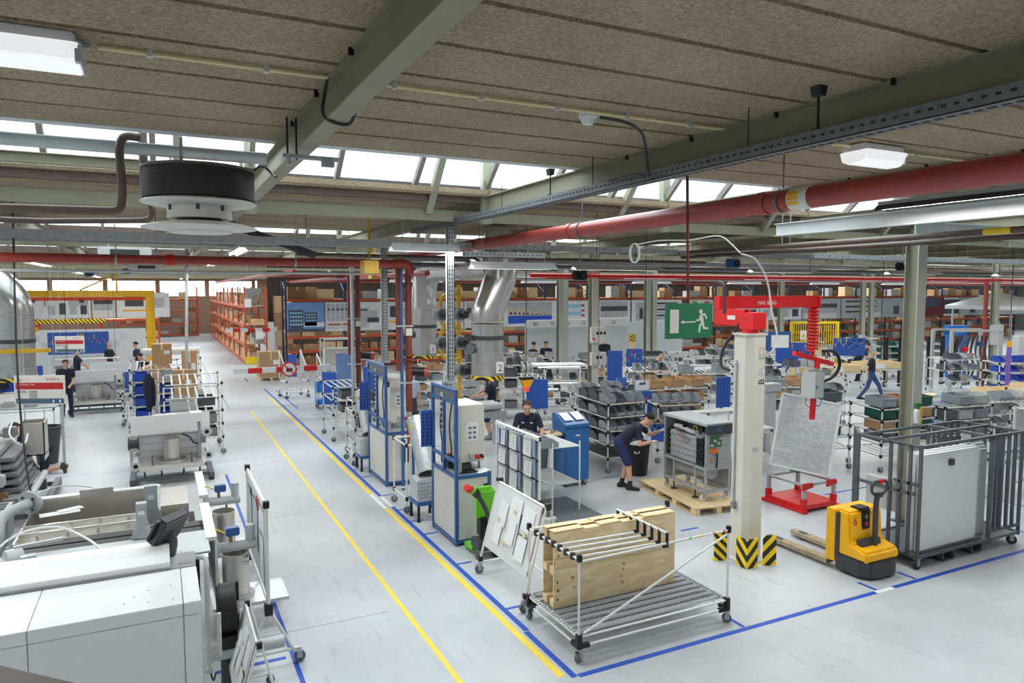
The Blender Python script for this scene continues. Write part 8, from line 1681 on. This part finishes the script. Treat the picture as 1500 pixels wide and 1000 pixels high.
for y, z, l in ((23.6, 0.0, 'bright blue cart with red box inside beyond the test bays'),):
    t = T('parts_cart', l, 'cart', (4.6, y, z)); ob('tray', MB().bx(0, 0.7, 0, 0.5, 0.55, 0.6).bx(0, 0.7, 0, 0.02, 0.6, 0.85).bx(0, 0.7, 0.48, 0.5, 0.6, 0.85).bx(0, 0.02, 0, 0.5, 0.6, 0.85).bx(0.68, 0.7, 0, 0.5, 0.6, 0.85), 'bright_blue', t); ob('tray', MB().bx(0, 0.7, 0, 0.5, 0.14, 0.3), 'bright_blue', t); ob('frame', MB().bx(0, 0.03, 0, 0.03, 0.1, 0.6).bx(0.67, 0.7, 0, 0.03, 0.1, 0.6).bx(0, 0.03, 0.47, 0.5, 0.1, 0.6).bx(0.67, 0.7, 0.47, 0.5, 0.1, 0.6), 'light_grey', t)
    for x in (0.05, 0.65):
        for yy in (0.05, 0.45): caster(t, x, yy, 0.05, 0.11)
    ob('red_box', MB().bx(0.35, 0.62, 0.1, 0.35, 0.6, 0.8), 'rack_orange', t)
def pipe_trolley(x, y, rz, lab, h=1.7):
    t = T('pipe_trolley', lab, 'trolley', (x, y, 0), rz)
    for a in (0, 0.8):
        for b in (0, 0.7): pipe(t, 'post', (a, b, 0.13), (a, b, h if b else h * 0.6), 0.02); caster(t, a, b, 0.06, 0.13, 'rubber')
    for z in (0.2, 0.6, 0.95): pipe(t, 'rail', (0, 0, z), (0.8, 0, z), 0.02); pipe(t, 'rail', (0, 0.7, z), (0.8, 0.7, z), 0.02); pipe(t, 'rail', (0, 0, z), (0, 0.7, z), 0.02); pipe(t, 'rail', (0.8, 0, z), (0.8, 0.7, z), 0.02)
    pipe(t, 'brace', (0, 0, 1.0), (0, 0.7, h), 0.02); pipe(t, 'brace', (0.8, 0, 1.0), (0.8, 0.7, h), 0.02); ob('side_sheet', MB().prism([(0.0, 0.95), (0.7, 0.95), (0.7, h)], 0.81, 0.83, 'x'), 'light_grey', t)
    joints(t, [(a, b, z) for a in (0, 0.8) for b in (0, 0.7) for z in (0.2, 0.6, 0.95)])
pipe_trolley(4.05, 26.4, 0.2, 'white pipe trolley with castors before the barrier arm'); pipe_trolley(5.1, 25.6, 0.1, 'second white pipe trolley right behind the barrier trolley', 1.5) if False else pipe_trolley(5.4, 26.7, 0.1, 'white pipe trolley beside the stainless tank stand', 1.5)
t = T('tank_stand', 'stainless tank panel on a tall white pipe stand near the posters', 'stand', (6.0, 29.3, 0))
for x in (0, 1.5):
    for y in (0, 0.8): pipe(t, 'post', (x, y, 0.13), (x, y, 1.9), 0.02); caster(t, x, y, 0.07, 0.13, 'rubber')
for z in (0.4, 1.9): pipe(t, 'rail', (0, 0, z), (1.5, 0, z), 0.02); pipe(t, 'rail', (0, 0.8, z), (1.5, 0.8, z), 0.02)
ob('tank', MB().bx(0.05, 1.45, 0.1, 0.7, 0.7, 1.5), 'stainless', t, 0.03); ob('front_frame', MB().bx(0.0, 1.5, 0.04, 0.09, 0.62, 0.68).bx(0, 1.5, 0.04, 0.09, 1.5, 1.56).bx(0, 0.05, 0.04, 0.09, 0.62, 1.56).bx(1.45, 1.5, 0.04, 0.09, 0.62, 1.56), 'white_paint', t)
pallet((4.3, 32.6, 0), 0, 'small wooden pallet under the large carton by the rack', 1.0, 1.0); carton((4.3, 32.6, 0.14), (0.95, 0.9, 1.1), 'large brown carton with label on a pallet by the aisle rack')
t = T('flat_trolley', 'low galvanised flat trolley under silver duct one', 'trolley', (6.3, 20.6, 0), 0.2); ob('box', MB().bx(0, 1.2, 0, 0.7, 0.2, 0.45), 'galv', t, 0.01); ob('lid_line', MB().bx(0, 1.2, -0.01, 0.0, 0.33, 0.35), 'dark_grey', t)
for x in (0.1, 1.1):
    for y in (0.1, 0.6): caster(t, x, y, 0.08, 0.19, 'rubber')
loc = (7.6, 18.6, 0); fr, zs = flow_rack(loc, 0, 0.9, 0.7, 1.4, 5, 'white rack of galvanised ducts between the silver ducts', base=0.3); fill_bins(loc, 0, 0.9, 0.7, zs, ('light_grey', 'light_grey', 'mid_grey'), 'on the rack between the silver ducts', 1.0, 'tray')
t = T('roller_table', 'galvanised roller table with ducts before the worker in shorts', 'table', (6.7, 15.6, 0)); ob('top', MB().bx(0, 0.9, 0, 0.7, 0.8, 0.95), 'galv', t, 0.01)
for x in (0.05, 0.85):
    for y in (0.05, 0.65): ob('leg', MB().bx(x - 0.03, x + 0.03, y - 0.03, y + 0.03, 0, 0.8), 'light_grey', t)
for k in range(3): ob('duct_piece', MB().cyl((0.1, 0.12 + k * 0.22, 1.05), (0.8, 0.12 + k * 0.22, 1.05), 0.09, 12), 'light_grey', t)
t = T('bin_tray_rack', 'pipe rack with slanted grey bin row behind the clipboard stand', 'rack', (6.05, 10.6, 0))
for x in (0, 0.55):
    for y in (0, 1.1): pipe(t, 'post', (x, y, 0), (x, y, 1.25), 0.016)
for z in (0.5, 1.15): pipe(t, 'rail', (0, 0, z), (0, 1.1, z), 0.016); pipe(t, 'rail', (0.55, 0, z), (0.55, 1.1, z), 0.016); ob('deck', MB().bx(0, 0.55, 0, 1.1, z, z + 0.012), 'light_grey', t)
for k in range(4): o = new('storage_bin', BM['bin_grey'], None, (6.2, 10.75 + k * 0.26, 1.165), pi / 2); tag(o, 'grey open-front bin in the slanted row behind the clipboard stand', 'bin', 'bins behind the clipboard stand')
b = T('waste_bin', 'tall mid grey square bin between standing man and blue cabinet', 'bin', (6.95, 12.95, 0)); ob('body', MB().prism([(-0.18, 0), (0.18, 0), (0.25, 1.0), (-0.25, 1.0)], -0.22, 0.22), 'mid_grey', b, 0.01); ob('rim', MB().bx(-0.27, 0.27, -0.24, 0.24, 1.0, 1.04), 'mid_grey', b)
# ================================================================= RIGHT BACK
t = T('machine_column', 'pale grey machine column with triangular foot beyond the crane', 'machine', (13.2, 12.6, 0)); ob('column', MB().bx(-0.15, 0.15, -0.12, 0.12, 0, 1.5), 'light_grey', t, 0.01); ob('foot', MB().prism([(-0.55, 0), (-0.15, 0.55), (-0.15, 0)], -0.04, 0.04), 'light_grey', t); ob('head', MB().box((0.05, 0, 1.55), (0.5, 0.3, 0.2)), 'light_grey', t, 0.02)
t = T('machine_guard', 'bright yellow machine guard cage near the far posters', 'guard', (25.4, 23.0, 0), -RAD(20))
for x in (0, 1.1, 2.2): ob('post', MB().bx(x - 0.05, x + 0.05, -0.05, 0.05, 0, 2.5), 'signal_yellow', t)
for z in (0.1, 2.45): ob('rail', MB().bx(0, 2.2, -0.05, 0.05, z - 0.05, z + 0.05), 'signal_yellow', t)
[ob('mesh_bar', MB().bx(0.12 + q * 0.11, 0.15 + q * 0.11, 0, 0.02, 0.12, 2.42), 'tool_yellow', t) for q in range(19)]; ob('warning_plate', MB().bx(0.4, 0.7, -0.06, -0.05, 1.7, 2.1), 'paper', t); ob('warning_mark', MB().prism([(0.45, 1.8), (0.65, 1.8), (0.55, 2.0)], -0.065, -0.06), 'yellow', t)
t = T('notice_easel', 'blue framed notice board beside the yellow machine guard', 'board', (23.6, 22.8, 0), -RAD(20)); ob('frame', MB().bx(0, 1.2, 0, 0.04, 0.6, 2.1), 'blue_frame', t); ob('sheet', MB().bx(0.3, 1.1, -0.01, 0, 1.4, 1.95), 'paper', t); ob('sheet', MB().bx(0.3, 0.9, -0.01, 0, 0.75, 1.3), 'paper_grey', t); ob('stand', MB().bx(0.1, 0.15, 0.01, 0.05, 0, 0.6).bx(1.05, 1.1, 0.01, 0.05, 0, 0.6), 'blue_frame', t)
t = T('test_machine', 'tangle of grey pipes and gauges in a frame with a white screen box', 'machine', (26.4, 16.4, 0), -RAD(20))
for x in (0, 2.0):
    for y in (0, 1.0): ob('post', MB().bx(x - 0.05, x + 0.05, y - 0.05, y + 0.05, 0, 2.4), 'light_grey', t)
for z in (2.35,): ob('rail', MB().bx(0, 2.0, -0.04, 0.04, z, z + 0.08), 'light_grey', t); ob('rail', MB().bx(0, 2.0, 0.96, 1.04, z, z + 0.08), 'light_grey', t)
for k in range(9): ob('pipe', MB().tube([(0.15 + k * 0.2, 0.3 + 0.1 * (k % 3), 0.3), (0.2 + k * 0.19, 0.25, 0.9 + 0.1 * (k % 4)), (0.12 + k * 0.2, 0.4, 1.5), (0.3 + k * 0.17, 0.3, 2.2)], 0.04, 6), ('galv_dark', 'brown_pipe', 'dark_grey')[k % 3], t)
for k in range(8): ob('valve', MB().box((0.2 + (k * 0.37) % 1.7, 0.2, 0.6 + (k * 0.43) % 1.5), (0.18, 0.16, 0.16)), ('black', 'galv', 'crane_red', 'blue_frame')[k % 4], t, 0.01)
sc = T('screen_terminal', 'pale terminal with dark screen and cables at the pipe machine', 'terminal', (28.95, 15.1, 0), -RAD(30)); ob('post', MB().bx(-0.1, 0.1, 0, 0.2, 0, 1.5), 'light_grey', sc); ob('housing', MB().bx(-0.4, 0.4, -0.1, 0.35, 1.5, 2.2), 'white_paint', sc, 0.02); ob('screen', MB().bx(-0.2, 0.22, -0.12, -0.1, 1.7, 2.05), 'black', sc); ob('lower_box', MB().bx(-0.3, 0.35, -0.1, 0.3, 1.1, 1.35), 'light_grey', sc, 0.02)
for k in range(4): ob('cable', MB().tube([(-0.2 + k * 0.1, -0.08, 1.1), (-0.25 + k * 0.12, -0.2, 0.6), (-0.1 + k * 0.05, -0.15, 0.15)], 0.025, 5), 'light_grey', sc)
T1('switch_cabinet', 'white switch cabinet on the far right olive column', 'cabinet', MB().bx(30.1, 30.75, 17.0, 17.17, 1.7, 2.5), 'white_paint', bevel=0.01)
t = T('blue_press', 'bright blue press frame before the far posters', 'press', (30.2, 18.9, 0), -RAD(20)); ob('frame', MB().bx(0, 0.15, 0, 0.3, 0, 2.3).bx(0.75, 0.9, 0, 0.3, 0, 2.3).bx(0, 0.9, 0, 0.3, 2.0, 2.4).bx(0, 0.9, 0, 0.3, 0.5, 0.7), 'bright_blue', t); ob('ram', MB().cyl((0.45, 0.15, 1.2), (0.45, 0.15, 2.0), 0.1, 10), 'galv', t)
t = T('canopy_umbrella', 'white canopy hood standing far beyond the olive columns', 'canopy', (42.2, 23.7, 0)); ob('canopy', MB().cyl((0, 0, 3.05), (0, 0, 3.75), 2.6, 4, 0.3), 'white_paint', t); ob('valance', MB().cyl((0, 0, 2.85), (0, 0, 3.05), 2.6, 4, 2.6, False), 'white_paint', t)
for a in range(4): ob('post', MB().cyl((2.2 * cos(a * pi / 2 + pi / 4), 2.2 * sin(a * pi / 2 + pi / 4), 0), (2.2 * cos(a * pi / 2 + pi / 4), 2.2 * sin(a * pi / 2 + pi / 4), 3.0), 0.05, 6), 'light_grey', t)
t = T('lifting_sling', 'purple lifting sling hanging near the right hand pipe racks'.replace('right hand ', ''), 'sling', (23.4, 12.75, 0.4)); ob('sling', MB().tube([(0, 0, 0.05), (0.05, 0.03, 0.6), (-0.03, 0, 1.2), (0, 0, 1.75)], 0.07, 7), 'purple', t); ob('hook', MB().box((0, 0, 1.85), (0.14, 0.1, 0.2)), 'yellow', t, 0.02); ob('chain', MB().cyl((0, 0, 1.95), (0, 0, 4.9), 0.015, 5), 'dark_grey', t)
t = T('sheet_stack_stand', 'pale grey upright sheet panel at the edge of the pipe tables', 'panel', (14.9, 7.9, 0), -RAD(25)); ob('sheet', MB().bx(0, 1.2, 0, 0.05, 0.6, 1.6), 'light_grey', t); ob('post', MB().bx(-0.06, -0.02, 0, 0.04, 0, 1.65), 'pipe_white', t); ob('post', MB().bx(1.2, 1.24, 0, 0.04, 0, 1.65), 'pipe_white', t)
bench((13.2, 7.9, 0), -RAD(12), 1.5, 'grey topped low bench beside the cage trolley', 'mid_grey', False, False, False)
for x, y, l in ((27.5, 24.2, 'first'), (28.0, 24.1, 'second'), (18.9, 26.0, 'third')): t = T('striped_post', 'wooden post with yellow striped cap, %s of the row at the far racks' % l, 'post', (x, y, 0)); ob('post', MB().bx(-0.12, 0.12, -0.05, 0.05, 0, 1.6), 'wood', t); ob('cap', MB().bx(-0.14, 0.14, -0.07, 0.07, 1.6, 1.95), 'hazard', t)
for k in range(6): T1('black_post', 'black safety post in the row before the far posters', 'post', MB().bx(-0.06, 0.06, -0.06, 0.06, 0, 2.0), 'black', 'black posts before the far posters', loc=(26.2 + k * 0.75, 18.9 - 0.1 * k, 0))
# hanging wires over the racks
for k, (x, y) in enumerate(((7.6, 14.6), (10.6, 16.1), (9.2, 12.2), (14.5, 12.6), (18.2, 13.3), (-2.1, 21), (-1.2, 24.4), (-2.4, 30.2))):
    T1('hanging_cable', 'thin cable hanging from the roof %s' % ('over the bin racks' if x > 0 else 'over the machine line'), 'cable', MB().cyl((x, y, 1.9), (x, y, SLAB), 0.008, 4), 'dark_grey', 'cables over the racks' if x > 0 else 'cables over the machine line')
